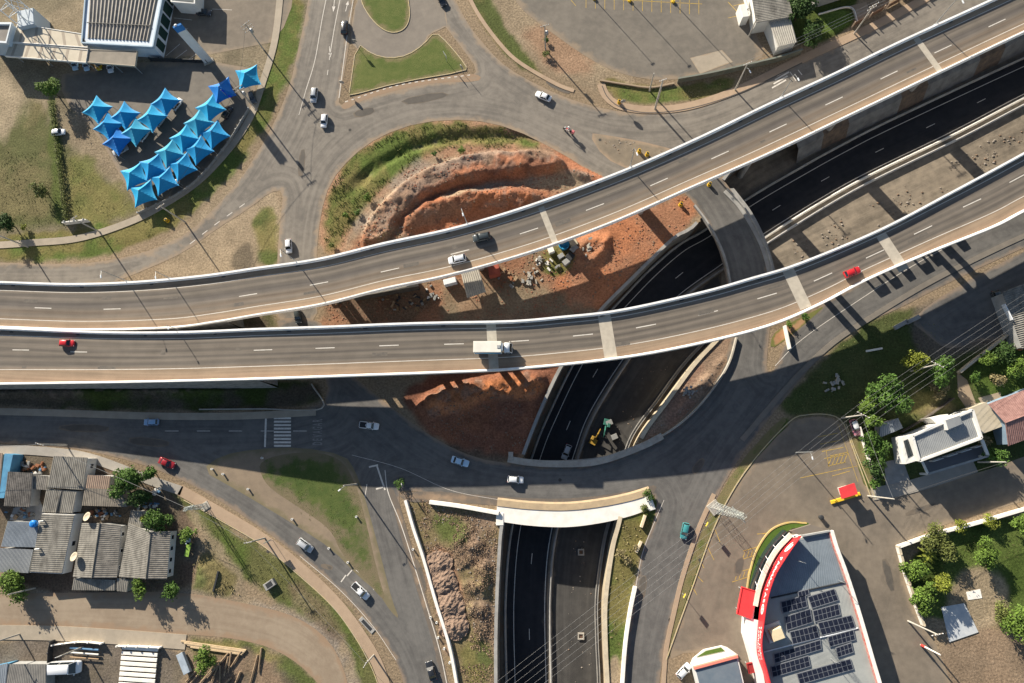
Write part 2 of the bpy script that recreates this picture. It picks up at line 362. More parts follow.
# ---- north island: turf, then cut red earth
paint([(318, 262), (318, 215), (330, 175), (352, 150), (385, 130), (420, 121), (470, 118), (515, 126), (560, 148), (602, 174), (640, 182), (620, 200), (540, 215), (440, 262)], RED * .55 + TAN * .5, .6, .8)
paint([(322, 255), (324, 215), (334, 178), (356, 152), (388, 134), (424, 125), (472, 121), (510, 128), (545, 148), (500, 146), (450, 146), (415, 158), (378, 192), (350, 225), (338, 250)], GRASS * 1.1, 1.2, 2.2, 1, 0, DRYG * .8)
paint([(340, 255), (352, 228), (380, 192), (420, 160), (470, 150), (460, 162), (410, 185), (372, 230), (360, 252)], GREY * 1.15, 1.5, 2.5, .85, 0, TAN)
paint([(560, 150), (602, 174), (640, 182), (615, 196), (580, 178), (548, 158)], RED * 1.05, .8, 1.5, .9)
paint([(375, 240), (392, 200), (430, 172), (490, 150), (540, 152), (560, 165), (545, 190), (560, 200), (520, 215), (440, 245)], DRED * .9, 1, 2, .9, 0, RED)
paint([(398, 232), (425, 205), (470, 192), (530, 196), (545, 204), (500, 222), (430, 248)], np.array((.37, .145, .072)), .8, 1.6, .9, 0, RED * .85)
paint([(440, 196), (480, 184), (540, 176), (585, 172), (592, 186), (555, 190), (500, 186), (455, 204)], GREY * .9, .8, 1.2, .9, 0, TAN * .9)
paint([(340, 252), (375, 225), (400, 228), (420, 250), (360, 268)], BRUSH * 1.1, 1.2, 2.5, .8, 0, RED * .8)
paint([(420, 172), (470, 150), (545, 150), (560, 158), (500, 160), (450, 176), (405, 210), (385, 240), (375, 235), (392, 200)], BRUSH * 1.15, 1, 2, .75, 0, GREY)
paint([(400, 228), (440, 208), (480, 200), (475, 208), (430, 224)], BRUSH, .8, 2, .5)
# ---- islands between the viaducts
paint([(316, 268), (420, 240), (560, 205), (700, 175), (700, 222), (650, 262), (600, 310), (560, 345), (300, 360)], RED * .55 + TAN * .25, 1, 1.5, 1, 0, DIRT * .8)
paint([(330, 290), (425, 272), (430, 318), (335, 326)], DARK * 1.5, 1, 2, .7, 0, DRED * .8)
paint([(555, 240), (640, 205), (690, 190), (697, 222), (640, 270), (598, 312), (560, 312), (560, 270)], np.array((.37, .155, .078)), 1, 2, .9, 0, RED * .8 + TAN * .2)
paint([(538, 252), (560, 242), (578, 250), (572, 270), (545, 276)], GRASS * .9, .7, 1.5, .9, 0, DRYG)
paint([(440, 300), (520, 285), (540, 300), (520, 330), (440, 330)], TAN * .7, 1, 2, .6)
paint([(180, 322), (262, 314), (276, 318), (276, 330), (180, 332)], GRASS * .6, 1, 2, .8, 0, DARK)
paint([(276, 300), (325, 290), (330, 330), (276, 330)], TAN * .8, 1, 2, .8)
# ---- south centre mound
paint([(395, 395), (450, 365), (530, 350), (575, 345), (552, 395), (530, 452), (505, 462), (460, 455), (425, 432)], DRED * 1.0, .8, 1.2, 1, 0, RED * .75)  # shaded face of the mound painted in as dark red
paint([(420, 405), (450, 388), (500, 378), (545, 378), (540, 400), (500, 398), (440, 420)], np.array((.42, .165, .072)), .8, 1.5, .9)  # sunlit crest painted in as brighter orange soil
paint([(428, 432), (470, 452), (520, 455), (500, 466), (455, 462)], DARK * 1.4, 1, 1.5, .8)
# ---- wedge between ring and trench (right)
paint([(640, 440), (668, 398), (700, 358), (735, 330), (736, 342), (715, 388), (690, 415), (650, 447)], BRUSH * 1.15, .5, 1, 1, 0, RED * .5 + GREY * .5)
paint([(735, 330), (790, 285), (850, 262), (930, 225), (1060, 160), (1100, 180), (990, 228), (900, 285), (800, 330)], DIRT * .85, 1, 1)
# ---- west: embankment, road sides
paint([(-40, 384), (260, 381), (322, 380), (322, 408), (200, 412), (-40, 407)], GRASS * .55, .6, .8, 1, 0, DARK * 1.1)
paint([(195, 468), (330, 447), (352, 455), (372, 500), (385, 560), (402, 620), (370, 592), (330, 560), (280, 520), (230, 488)], TAN * .75, .6, .8)
paint([(268, 466), (300, 452), (340, 455), (356, 480), (370, 530), (378, 575), (340, 548), (300, 515), (272, 488)], GRASS * 1.0, 1, 2.4, .97, .0, LUSH * .75)
paint([(205, 462), (265, 452), (285, 470), (262, 485), (232, 484)], DARK * 1.3, 1, 2, .8, 0, GRASS * .6)
paint([(325, 556), (350, 552), (388, 595), (398, 618), (372, 596)], DRYG * .8, .8, 1.5, .6)
paint([(160, 490), (200, 505), (245, 535), (290, 565), (325, 592), (358, 625), (380, 665), (392, 700), (350, 700), (335, 660), (290, 610), (240, 578), (200, 535)], np.array((.078, .108, .026)), .8, 2.0, 1, 0, np.array((.115, .115, .045)))
paint([(186, 505), (205, 520), (232, 560), (250, 592), (238, 604), (215, 575), (192, 530)], TAN * .8, .8, 1.5, .85)
paint([(192, 560), (215, 555), (240, 592), (230, 602), (195, 600)], DRYG * .7, .8, 2, .8, 0, GRASS)
paint([(-40, 592), (180, 590), (240, 598), (300, 610), (345, 640), (372, 700), (330, 700), (300, 660), (240, 640), (190, 634), (-40, 628)], TAN * .85, .8, 1.4, 1, 0, GREY)
paint([(190, 636), (250, 640), (300, 662), (330, 700), (270, 700), (240, 660), (190, 655)], GRASS * .9, .8, 2, .9, 0, DRYG)
paint([(186, 656), (262, 650), (285, 662), (300, 700), (186, 700)], DARK * 1.5, 1, 2.5, .9, 0, BRUSH)
paint([(282, 580), (312, 588), (345, 640), (330, 640), (300, 612)], DIRT * 1.0, 1, 2, .6, 0, BRUSH * .7)
paint([(-40, 636), (186, 640), (186, 700), (-40, 700)], GREY * .6, .5, .6, 1, 0, DARK * 2)
paint([(-20, 444), (120, 458), (190, 505), (200, 560), (190, 596), (-20, 592)], DARK * 1.6, .6, .8, 1, 0, BRUSH * .6)
# ---- south centre bank beside the underpass
paint([(404, 492), (430, 498), (498, 515), (505, 540), (498, 620), (500, 700), (456, 700), (435, 620), (418, 550)], BRUSH * 1.1, .6, .8, 1, 0, np.array((.17, .135, .07)))
paint([(428, 512), (470, 520), (462, 545), (440, 545)], GRASS, 1, 2.5, .8)
paint([(456, 640), (490, 630), (494, 700), (462, 700)], GRASS * .9, 1, 2.5, .85, 0, DRYG)
paint([(428, 545), (448, 548), (466, 590), (470, 630), (455, 632), (440, 590)], RED * .55 + TAN * .35, .8, 1.5, .9)
# ---- wedge right of underpass and outer verge
paint([(612, 520), (652, 490), (664, 500), (640, 555), (632, 600), (622, 660), (618, 690), (606, 690), (606, 600)], DRYG * .8, .5, .8, 1, 0, GRASS)
paint([(608, 655), (622, 655), (620, 720), (606, 720)], TAN * .9, .4, .5)
paint([(664, 655), (688, 585), (712, 518), (742, 466), (784, 416), (792, 422), (750, 474), (722, 525), (695, 600), (672, 655)], LUSH * .75, .5, .5, 1, 0, GRASS)
# ---- right: big shaded green, gardens
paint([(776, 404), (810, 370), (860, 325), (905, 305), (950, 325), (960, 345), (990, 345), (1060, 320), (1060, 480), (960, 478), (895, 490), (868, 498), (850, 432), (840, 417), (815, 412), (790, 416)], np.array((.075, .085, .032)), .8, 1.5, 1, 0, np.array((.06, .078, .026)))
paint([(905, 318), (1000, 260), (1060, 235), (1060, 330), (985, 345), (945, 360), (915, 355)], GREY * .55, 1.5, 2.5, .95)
paint([(908, 385), (950, 392), (955, 412), (905, 420)], DIRT * .9, 1, 1.5, .8, 0, DRYG)
paint([(965, 370), (1004, 338), (1060, 330), (1060, 400), (978, 398)], LUSH * .85, .6, .6)
paint([(848, 432), (856, 428), (876, 492), (868, 497)], LUSH * .8, .3, .3)
paint([(876, 440), (900, 452), (905, 485), (880, 490)], GRASS * .8, .5, .6)
paint([(900, 545), (1060, 500), (1060, 640), (1000, 640), (935, 615), (920, 622)], LUSH * .62, .4, .4, 1, 0, GRASS * 1.1)
paint([(955, 570), (990, 562), (1010, 590), (1006, 620), (960, 640), (945, 622)], TAN * 1.15, .8, 1.2, .95, 0, TAN * .85)
paint([(925, 640), (1000, 625), (1060, 630), (1060, 720), (965, 720)], np.array((.25, .18, .12)), 1, 2, 1, 0, np.array((.21, .155, .105)))
paint([(740, 690), (690, 640), (735, 610), (760, 640), (765, 690)], TAN * .9, .6, 1, .8)

# ---- relief
raise_([(356, 250), (372, 212), (410, 176), (470, 152), (550, 150), (572, 168), (540, 176), (480, 180), (430, 196), (400, 222), (390, 246)], 2.6, 1.3, .8)
ridge([(396, 240), (418, 215), (460, 200), (520, 196), (548, 205)], 2.4, (3.0, 5), .9)
ridge([(345, 200), (375, 168), (430, 142), (500, 136), (540, 142)], -.9, (2.5, 2), .1)
ridge([(555, 165), (590, 178), (612, 190)], 1.0, (2, 2), .4)
raise_([(350, 262), (372, 235), (410, 232), (430, 250), (380, 268)], 1.4, 2, 1.6)
ridge([(418, 412), (440, 396), (480, 384), (530, 378), (552, 382)], 2.0, (2.6, 7), .8)
raise_([(440, 400), (540, 395), (524, 440), (470, 440)], .5, 4, .5)
raise_([(446, 520), (496, 530), (494, 640), (470, 650), (456, 590)], .7, 3, 1.1)
raise_([(560, 242), (600, 225), (620, 245), (590, 275), (565, 270)], .9, 3, .6)
ridge([(590, 262), (604, 246), (610, 232)], .8, (1.5, 1.5), .3)
raise_([(650, 432), (690, 392), (722, 352), (730, 360), (690, 408)], .6, 2, .5)
raise_([(-60, 386), (240, 383), (240, 398), (-60, 400)], 1.8, 2.5, .2)
raise_([(192, 565), (215, 560), (235, 592), (200, 598)], .3, 1.5, .5)
raise_([(286, 585), (305, 590), (330, 625), (322, 630)], .4, 1.5, .5)

_rough = np.clip(np.abs(Z) - .15, 0, 1); Z += _rough * ((fbm(gx, gy, 2.4, 4, 70) - .5) * .9 + (fbm(gx, gy, .9, 2, 75) - .5) * .5)
_c = ss(fbm(gx, gy, 1.7, 3, 80), .55, .7)[:, None] * np.clip(np.abs(Z) - .3, 0, 1)[:, None] * .55; C[:] = C * (1 - _c) + np.array((.20, .15, .12)) * _c
# ---- trench: snap the grid to its rim and drop the cells inside
kk = local(TRENCH, 2.0); idx = np.where(kk)[0]; sdT = np.full(len(gx), 1e3); sdT[idx] = sdf(TRENCH, gx[idx], gy[idx])
near = np.abs(sdT) < STEP * .55; ii = np.where(near)[0]; ex = gx.copy(); ey = gy.copy(); PP = np.array(TRENCH)
best = np.full(len(ii), 1e9); bx = gx[ii].copy(); by = gy[ii].copy()
for a, b in zip(PP, np.roll(PP, -1, 0)):
    e = b - a; t = np.clip(((gx[ii] - a[0]) * e[0] + (gy[ii] - a[1]) * e[1]) / (e @ e + 1e-12), 0, 1); qx, qy = a[0] + t * e[0], a[1] + t * e[1]
    d = np.hypot(gx[ii] - qx, gy[ii] - qy); m = d < best; best = np.where(m, d, best); bx = np.where(m, qx, bx); by = np.where(m, qy, by)
ex[ii], ey[ii] = bx, by; Z *= ss(np.maximum(sdT, 0), .3, 3.0); Z -= .012
I = np.arange(nx * ny).reshape(ny, nx); quads = np.stack([I[:-1, :-1].ravel(), I[:-1, 1:].ravel(), I[1:, 1:].ravel(), I[1:, :-1].ravel()], 1)
sdS = np.where(near, 0, sdT); quads = quads[sdS[quads].mean(1) > 1e-6]
me = bpy.data.meshes.new('ground'); nv = len(gx)
ring = [(X0, Y0), (X1, Y0), (X1, Y1), (X0, Y1)]; FAR = 3500
co = np.concatenate([np.stack([ex, ey, Z], 1), np.array([(a, b, -.012) for a, b in ring] + [(-FAR, -FAR, -.012), (FAR, -FAR, -.012), (FAR, FAR, -.012), (-FAR, FAR, -.012)])])
allq = np.concatenate([quads, np.array([(nv + i, nv + 4 + i, nv + 4 + (i + 1) % 4, nv + (i + 1) % 4) for i in range(4)])])
me.vertices.add(len(co)); me.vertices.foreach_set('co', co.ravel()); me.loops.add(allq.size); me.loops.foreach_set('vertex_index', allq.ravel().astype(np.int32))
me.polygons.add(len(allq)); me.polygons.foreach_set('loop_start', np.arange(0, allq.size, 4, dtype=np.int32)); me.polygons.foreach_set('use_smooth', np.ones(len(allq), bool))
me.update(calc_edges=True)
ca = me.attributes.new('Col', 'FLOAT_COLOR', 'POINT'); cc = np.ones((len(co), 4), np.float32); cc[:nv, :3] = np.clip(C, .005, .8); cc[nv:, :3] = GRASS * 1.2; ca.data.foreach_set('color', cc.ravel())
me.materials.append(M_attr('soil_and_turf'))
ground = bpy.data.objects.new('ground', me); COL.objects.link(ground); tag(ground, kind='structure')
def ground_z(x, y):
    i = int(round((y - Y0) / STEP)); j = int(round((x - X0) / STEP)); i = min(max(i, 0), ny - 1); j = min(max(j, 0), nx - 1); return float(Z[i * nx + j])
# ================================================================ ROADS, PAVEMENTS, LOTS
T3 = tuple
RD = M_road('worn_asphalt', (.128, .115, .100), (.225, .200, .168), (.285, .215, .148), 1.3, .55)
RD2 = M_road('street_asphalt', (.086, .082, .078), (.152, .144, .133), (.24, .18, .13), 1.0, .5)
LOT = M_road('lot_asphalt', (.135, .114, .090), (.222, .184, .142), (.25, .195, .135), 1.2, .12)
LOTG = M_road('lot_asphalt_grey', (.125, .112, .095), (.195, .172, .142), (.26, .20, .14), 1.6, .15)
EARTHR = M_road('earth_road', (.225, .172, .122), (.305, .245, .178), (.27, .185, .12), 1.5, .4)
PAVE = M_road('pavement_concrete', (.28, .24, .185), (.39, .33, .255), (.30, .225, .15), .3, .1)
PAVER = M_road('pavement_sand', (.31, .225, .155), (.40, .295, .205), (.28, .195, .13), .3, .15)
WHITE = M('road_paint', (.62, .58, .52), (.38, .34, .29), 2.2, .8, lo=.45, hi=.8)
YELL = M('yellow_paint', (.50, .33, .06), (.26, .20, .11), 1.6, .8, lo=.4, hi=.75)
CON = M('concrete', (.40, .37, .32), (.30, .275, .235), .7, .9, bump=.2)
CONW = M('whitewashed_concrete', (.78, .75, .69), (.62, .58, .52), .8, .8, lo=.45, hi=.85)
CONP = M('precast_concrete', (.34, .33, .31), (.24, .235, .225), .5, .9)
# lots and frontages
sheet('forecourt', [(58, 66), (265, 50), (290, 20), (296, -30), (175, -30), (160, 40), (60, 60)], .012, LOT, 1)
sheet('car_park', [(62, 66), (250, 58), (258, 100), (225, 150), (190, 188), (140, 214), (118, 170), (95, 130), (62, 100)], .016, LOTG, 1)
sheet('car_park', [(505, -30), (745, -30), (752, 30), (772, 62), (672, 82), (625, 76), (590, 60), (548, 30), (515, 5)], .012, LOTG, 2)
sheet('pavement', [(690, 58), (722, 50), (733, 62), (700, 74)], .03, PAVE, 0)
sheet('car_park', [(664, 662), (690, 592), (716, 522), (746, 470), (788, 424), (806, 417), (828, 417), (842, 424), (850, 445), (868, 497), (900, 490), (962, 479), (1070, 440), (1070, 488), (1000, 508), (950, 522), (896, 545), (908, 590), (922, 625), (940, 650), (962, 720), (740, 720), (735, 660), (690, 650)], .012, LOT, 1)
sheet('dirt_path', [(-40, 594), (120, 592), (185, 592), (240, 602), (300, 616), (340, 650), (356, 720), (340, 720), (318, 680), (280, 650), (235, 638), (180, 634), (90, 628), (-40, 624)], .012, EARTHR, 2)
sheet('forecourt', [(905, 318), (1000, 262), (1070, 232), (1070, 318), (1005, 345), (985, 338), (948, 352), (928, 335)], .012, RD2, 2)
# roads
sheet('road', [(440, -30), (455, 0), (468, 24), (480, 40), (500, 62), (520, 76), (560, 96), (605, 110), (650, 114), (700, 106), (760, 80), (830, 48), (900, 14), (980, -30), (1070, -30), (1070, -10), (960, 45), (860, 95), (760, 150), (700, 180), (650, 200), (600, 178), (560, 152), (512, 128), (470, 119), (420, 122), (380, 136), (352, 156), (330, 182), (320, 216), (316, 262), (318, 330), (276, 330), (277, 262), (280, 222), (284, 190), (270, 192), (250, 208), (215, 230), (185, 252), (150, 268), (100, 288), (-40, 290), (-40, 261), (70, 265), (120, 259), (158, 248), (190, 232), (216, 207), (240, 180), (258, 152), (275, 122), (290, 86), (298, 50), (306, 15), (312, -30), (356, -30), (350, 40), (341, 92), (338, 106), (352, 103), (400, 88), (470, 78), (478, 70), (462, 48), (432, 10), (424, -30)], .02, RD, 1)
sheet('road', [(372, -30), (356, 0), (350, 34), (352, 46), (372, 58), (392, 62), (412, 58), (424, 45), (430, 34), (440, 30), (450, 24), (432, -30)], .024, M_road('grey_asphalt', (.17, .148, .125), (.23, .20, .165), (.30, .23, .16), .6, .2), 1)
sheet('road', [(-40, 408), (100, 412), (200, 414), (322, 411), (330, 380), (300, 340), (280, 330), (276, 318), (318, 318), (330, 338), (348, 372), (372, 392), (405, 418), (440, 442), (475, 458), (512, 464), (560, 467), (600, 463), (650, 445), (690, 412), (716, 378), (730, 345), (733, 322), (728, 290), (722, 258), (708, 225), (694, 202), (676, 186), (640, 170), (690, 140), (718, 172), (738, 200), (756, 228), (770, 268), (772, 310), (768, 345), (766, 372), (774, 372), (786, 340), (820, 305), (850, 288), (930, 244), (1070, 180), (1070, 228), (1000, 258), (930, 292), (900, 308), (860, 325), (820, 356), (785, 398), (752, 440), (728, 475), (706, 520), (690, 560), (675, 605), (662, 660), (655, 720), (618, 720), (624, 660), (634, 590), (642, 550), (654, 522), (658, 496), (640, 494), (600, 503), (560, 507), (500, 504), (440, 496), (410, 490), (396, 492), (410, 550), (426, 604), (440, 652), (454, 720), (412, 720), (398, 660), (372, 625), (340, 590), (300, 556), (250, 520), (205, 491), (160, 470), (110, 455), (60, 446), (-40, 441)], .022, RD2, 1)
# the two turf islands inside the street junction and the verge between the two western roads, on top of the road sheet
def bed(name, px, z, soil, kerb_mat=None, kerb=.18, sm=2, hk=.14):
    p = smooth_poly(GP(px), sm); o = sheet(name, p, z, soil, 0, .8, world=True)
    if kerb_mat:
        mb = MB(); mb.sweep([(a, b, .02) for a, b in p + p[:1]], [(-kerb, 0), (-kerb, hk), (0, hk), (0, 0)]); solo('kerb', mb, kerb_mat, kind='structure')
    return o
def M_turf(name, a, b, c, dw=1.3):
    m = M_road(name, a, b, c, dw, .05, .95); bp = [n for n in m.node_tree.nodes if n.type == 'BUMP'][0]; bp.inputs['Strength'].default_value = .9; bp.inputs['Distance'].default_value = .12; return m
TURF = M_turf('mown_turf', (.066, .100, .020), (.128, .142, .042), (.19, .155, .08)); TURFD = M_turf('damp_turf', (.046, .078, .018), (.098, .120, .034), (.18, .14, .09), 3.5)
KERBY = M('yellow_washed_kerb', (.50, .40, .20), (.38, .33, .25), 1.5, .85)
bed('grass', [(360, -30), (360, 0), (372, 20), (385, 31), (396, 33), (406, 28), (410, 16), (408, 0), (404, -30)], .10, TURF, KERBY)
bed('grass', [(357, 43), (350, 92), (349, 96), (400, 82), (466, 71), (466, 66), (448, 44), (435, 32), (424, 45), (408, 56), (390, 59), (372, 55)], .09, TURF, KERBY, sm=1)
sheet('dirt_path', [(340, 107), (349, 98), (400, 84), (467, 73), (482, 76), (478, 82), (440, 82), (400, 89), (360, 101), (346, 110)], .03, EARTHR, 1)
sheet('dirt_path', [(201, 470), (235, 489), (262, 505), (300, 528), (332, 549), (360, 578), (378, 592), (391, 612), (400, 620), (392, 600), (385, 572), (376, 538), (364, 494), (355, 470), (345, 455), (300, 447), (255, 449), (222, 455)], .03, M_road('verge_earth', (.185, .145, .105), (.26, .20, .14), (.15, .13, .075), 1.6, .2), 1)
sheet('grass', [(258, 460), (300, 451), (340, 456), (357, 485), (368, 530), (378, 575), (388, 606), (364, 578), (340, 552), (332, 530), (300, 508), (272, 490), (262, 478)], .036, TURFD, 2)
sheet('dirt_path', [(770, 350), (788, 338), (812, 318), (826, 305), (812, 312), (784, 326), (772, 335)], .03, M_road('rusty_earth', (.30, .15, .075), (.36, .22, .12), (.10, .13, .03), .5, .1), 1)
sheet('dirt_path', [(588, 133), (606, 135), (640, 141), (676, 150), (690, 158), (660, 180), (630, 170), (604, 158)], .03, M_road('gravel_verge', (.15, .125, .095), (.26, .21, .15), (.30, .22, .15), 1.0, .1), 1)
RUST = M_road('brown_shoulder', (.20, .145, .10), (.285, .205, .14), (.12, .105, .09), 1.0, .2)
sheet('dirt_path', [(396, 493), (430, 491), (470, 494), (520, 498), (560, 499), (600, 496), (640, 489), (658, 484), (653, 495), (600, 504), (560, 508), (500, 506), (440, 501), (408, 503)], .031, RUST, 1)
sheet('dirt_path', [(388, 486), (396, 492), (410, 540), (426, 596), (440, 645), (456, 720), (450, 720), (436, 652), (420, 600), (404, 548), (391, 500)], .031, RUST, 1)
sheet('grass', [(667, 656), (689, 591), (715, 521), (745, 469), (787, 423), (783, 415), (738, 464), (708, 514), (682, 586), (662, 652)], .034, TURF, 1)
sheet('grass', [(847, 425), (855, 424), (866, 455), (878, 492), (873, 496), (856, 452)], .034, TURF, 1)
# pavements: raised slabs with a real kerb step
def pavement(path_px, wd, mat, h=.13, name='pavement'):
    P = spline(GP(path_px), max(8, len(path_px) * 6)); mb = MB(); mb.sweep([(a, b, 0) for a, b in P], [(-wd / 2, 0), (-wd / 2, h), (wd / 2, h), (wd / 2, 0)])
    k = part(name, mb, mat); at = k.data.attributes.new('edge', 'FLOAT', 'POINT'); at.data.foreach_set('value', np.full(len(k.data.vertices), 5, np.float32)); tag(k, kind='structure'); return k
pavement([(180, 490), (222, 514), (266, 541), (306, 573), (340, 607), (364, 640), (378, 665), (388, 695)], 2.3, PAVER)
pavement([(-30, 448), (40, 451), (90, 458), (150, 480), (182, 491)], 2.0, M_road('grey_slabs', (.27, .25, .22), (.36, .33, .29), (.2, .17, .13), .3, .1))
pavement([(-30, 411), (60, 413), (150, 416), (240, 416), (316, 412)], 1.6, PAVE)
pavement([(-30, 247), (30, 243), (80, 238), (130, 222), (165, 204), (200, 180), (230, 148), (250, 118), (262, 85), (275, 40), (282, -20)], 1.7, PAVE)
pavement([(461, -20), (478, 14), (500, 44), (520, 63), (556, 84), (574, 91)], .9, PAVER)
pavement([(601, 84), (606, 96), (620, 106), (650, 110), (690, 106), (740, 89), (800, 60), (870, 28), (930, -4)], 1.9, PAVER)
pavement([(663, 690), (666, 650), (674, 612), (683, 575), (698, 530), (714, 494)], .9, PAVER)
pavement([(742, 440), (790, 384), (830, 345), (870, 318), (930, 282), (1000, 247), (1060, 220)], 1.1, M_road('grey_walk', (.15, .135, .115), (.21, .185, .155), (.2, .17, .13), .3, .1))
pavement([(-30, 632), (50, 633), (120, 637), (186, 642)], 3.0, PAVE)
pavement([(872, 494), (905, 488), (945, 476), (975, 466)], 2.6, M_road('grey_front', (.26, .24, .21), (.34, .31, .27), (.2, .17, .13), .3, .1))
# kerb stones that show as thin lines
def kerb_line(px, mat, wd=.16, h=.15, name='kerb'):
    P = spline(GP(px), len(px) * 8); solo(name, MB().sweep([(a, b, .0) for a, b in P], [(-wd / 2, 0), (-wd / 2, h), (wd / 2, h), (wd / 2, 0)]), mat, kind='structure')
kerb_line([(666, 660), (691, 591), (717, 521), (747, 469), (788, 423), (806, 415), (830, 415), (843, 423), (852, 446), (871, 498)], KERBY, .2)
kerb_line([(380, 690), (372, 668), (357, 640), (334, 608), (300, 576), (262, 545), (220, 520), (184, 500)], KERBY)
kerb_line([(846, 424), (856, 452), (876, 500)], KERBY)
kerb_line([(602, 86), (608, 98), (622, 108), (650, 113), (692, 108), (742, 92), (802, 63)], M('dark_kerb', (.10, .09, .08)), .22)
PATCH = M_road('repair_asphalt', (.075, .068, .060), (.120, .106, .09), (.16, .13, .10), .25, .1)
for k, q in enumerate([[(322, 563), (334, 566), (331, 571), (320, 567)], [(352, 112), (372, 106), (376, 113), (356, 119)], [(398, 100), (440, 91), (452, 96), (410, 106)], [(300, 150), (306, 149), (304, 176), (297, 176)], [(60, 424), (110, 425), (108, 433), (58, 431)], [(130, 436), (170, 440), (168, 448), (128, 444)], [(690, 470), (702, 456), (706, 462), (696, 476)], [(548, 78), (572, 90), (568, 95), (545, 84)], [(640, 575), (648, 576), (644, 602), (637, 600)], [(412, 560), (419, 559), (428, 590), (421, 592)], [(905, 512), (935, 502), (936, 507), (906, 517)], [(880, 560), (888, 558), (896, 590), (889, 592)], [(735, 560), (745, 556), (742, 575), (733, 577)]]):
    sheet('asphalt_patch', q, .0305, PATCH, 1, .8)
# painted markings
mk = MB(); ZM = .034
def mline(px, wd=.14, zz=ZM, n=None, mb=None, mi=0): line_strip(mb or mk, spline(GP(px), n or max(6, len(px) * 8)), wd, zz, mi)
def mdash(px, wd=.13, dash=2.0, gap=4.0, zz=ZM):
    P = spline(GP(px), 400); L = np.concatenate([[0], np.cumsum(np.linalg.norm(np.diff(P, axis=0), axis=1))]); u = 0
    while u < L[-1]:
        k = (L >= u) & (L <= u + dash)
        if k.sum() > 2: line_strip(mk, P[k], wd, zz)
        u += dash + gap
mline([(328, -10), (322, 20), (315, 60), (306, 90)], .16); mline([(342, -10), (335, 25), (330, 55)], .16); mline([(355, -10), (348, 30), (342, 75), (339, 98)], .16)
mdash([(330, 55), (326, 85)], .14, 1.4, 2.6); mdash([(345, 102), (400, 85), (470, 75)], .22, .8, .8, .04)
mline([(306, 90), (299, 115)], .12); mdash([(190, 244), (216, 224), (250, 200)], .18, 1.6, 2.0)
def arrow(px, py, dx, dy, L=2.6):
    a = gdir(px, py, dx, dy); x, y = G(px, py); c, s = math.cos(a), math.sin(a)
    f = lambda u, v: (x + u * c - v * s, y + u * s + v * c, ZM)
    mk.add([f(-L / 2, -.09), (f(L * .12, -.09)), f(L * .12, .09), f(-L / 2, .09)], [(0, 1, 2, 3)]); mk.add([f(L * .1, -.42), f(L / 2, 0), f(L * .1, .42)], [(0, 1, 2)])
arrow(334, 5, -.1, 1, 4); arrow(347, 6, .25, -1, 3); arrow(330, 52, .1, 1, 3)
mline([(385, 470), (388, 492), (400, 522), (410, 552), (426, 604), (440, 652), (450, 700)], .17); mline([(377, 466), (385, 490)], .35)
for q in ((369, 467, 378, 465), (376, 489, 384, 487)): mline([q[:2], q[2:]], .35, n=3)
mline([(367, 484), (365, 497)], .14, n=3)
mline([(0, 409.5), (100, 413.2), (200, 415.5), (312, 414)], .12); mdash([(165, 431), (250, 431), (310, 431)], .12, 3.2, 4.2)
mline([(352, 455), (400, 468), (450, 490), (500, 500)], .07); mline([(634, 596), (642, 555), (652, 528), (664, 500)], .10)
mline([(266, 417), (265, 447)], .42, n=3)
for k in range(9): mline([(274, 418.2 + 3.45 * k), (291, 418.2 + 3.45 * k)], .42, n=3)
for q in ((341, 582, 346, 575), (347, 576, 352, 570)): mline([q[:2], q[2:]], .25, n=3)
mline([(356, 570), (368, 580), (374, 590)], .12); mline([(300, 556), (340, 590), (372, 625), (396, 660)], .1, ZM)
for k in range(4): mline([(772 + k * 1.5, 88 - k * 4), (786 + k * 1.5, 80 - k * 4)], .35, n=3)
mline([(790, 72), (796, 81)], .16, n=3); mline([(798, 70), (802, 75)], .2, n=3)
mline([(775, 366), (800, 341), (850, 306), (930, 256), (1040, 202)], .12)
mline([(212, 9), (232, 10)], .12, n=3, zz=.022); mline([(174, 18), (192, 20)], .12, n=3, zz=.022); mline([(172, 27), (188, 29)], .12, n=3, zz=.022)
for q in ((166, 56, 180, 44), (175, 59, 187, 50), (188, 60, 200, 51)): mline([q[:2], q[2:]], .12, n=3, zz=.022)
solo('road_marking', mk, WHITE, kind='structure')
ym = MB()
def yl(a, b, wd=.13): mline([a, b], wd, .024, 3, ym)
for k in range(13): x = 586 + k * 9.4; yl((x, -6), (x, 8 + k * .55))
yl((622, 0), (702, 4)); yl((576, 6), (566, -6)); yl((728, 2), (745, 20)); yl((728, 18), (742, 15)); yl((733, 6), (746, 3))
for a, b in (((712, 522), (720, 542)), ((704, 540), (714, 560)), ((698, 556), (704, 568)), ((690, 568), (703, 582)), ((688, 579), (697, 595)), ((800, 478), (857, 466))): yl(a, b)
for k in range(4): yl((818 + 2 * k, 437 + 8 * k * .9), (838 + 2.6 * k, 433 + 8 * k * .9))
for k in range(5): yl((828 + 4 * k, 466 - k * .8), (832 + 4 * k, 456 - k))
yl((828, 466), (846, 462)); yl((830, 456), (848, 452)); yl((832, 476), (850, 471)); yl((838, 424), (858, 482), .1); yl((826, 450), (829, 467))
for ox, oy in ((0, 0), (-8, 22)):
    for k in range(6): yl((745 + ox + 4 * k, 552 + oy - k * 1.2), (743 + ox + 4 * k, 558 + oy - k * 1.2))
    yl((743 + ox, 551 + oy), (768 + ox, 544 + oy)); yl((740 + ox, 560 + oy), (765 + ox, 552 + oy))
yl((757, 534), (780, 532))
solo('road_marking', ym, YELL, kind='structure')
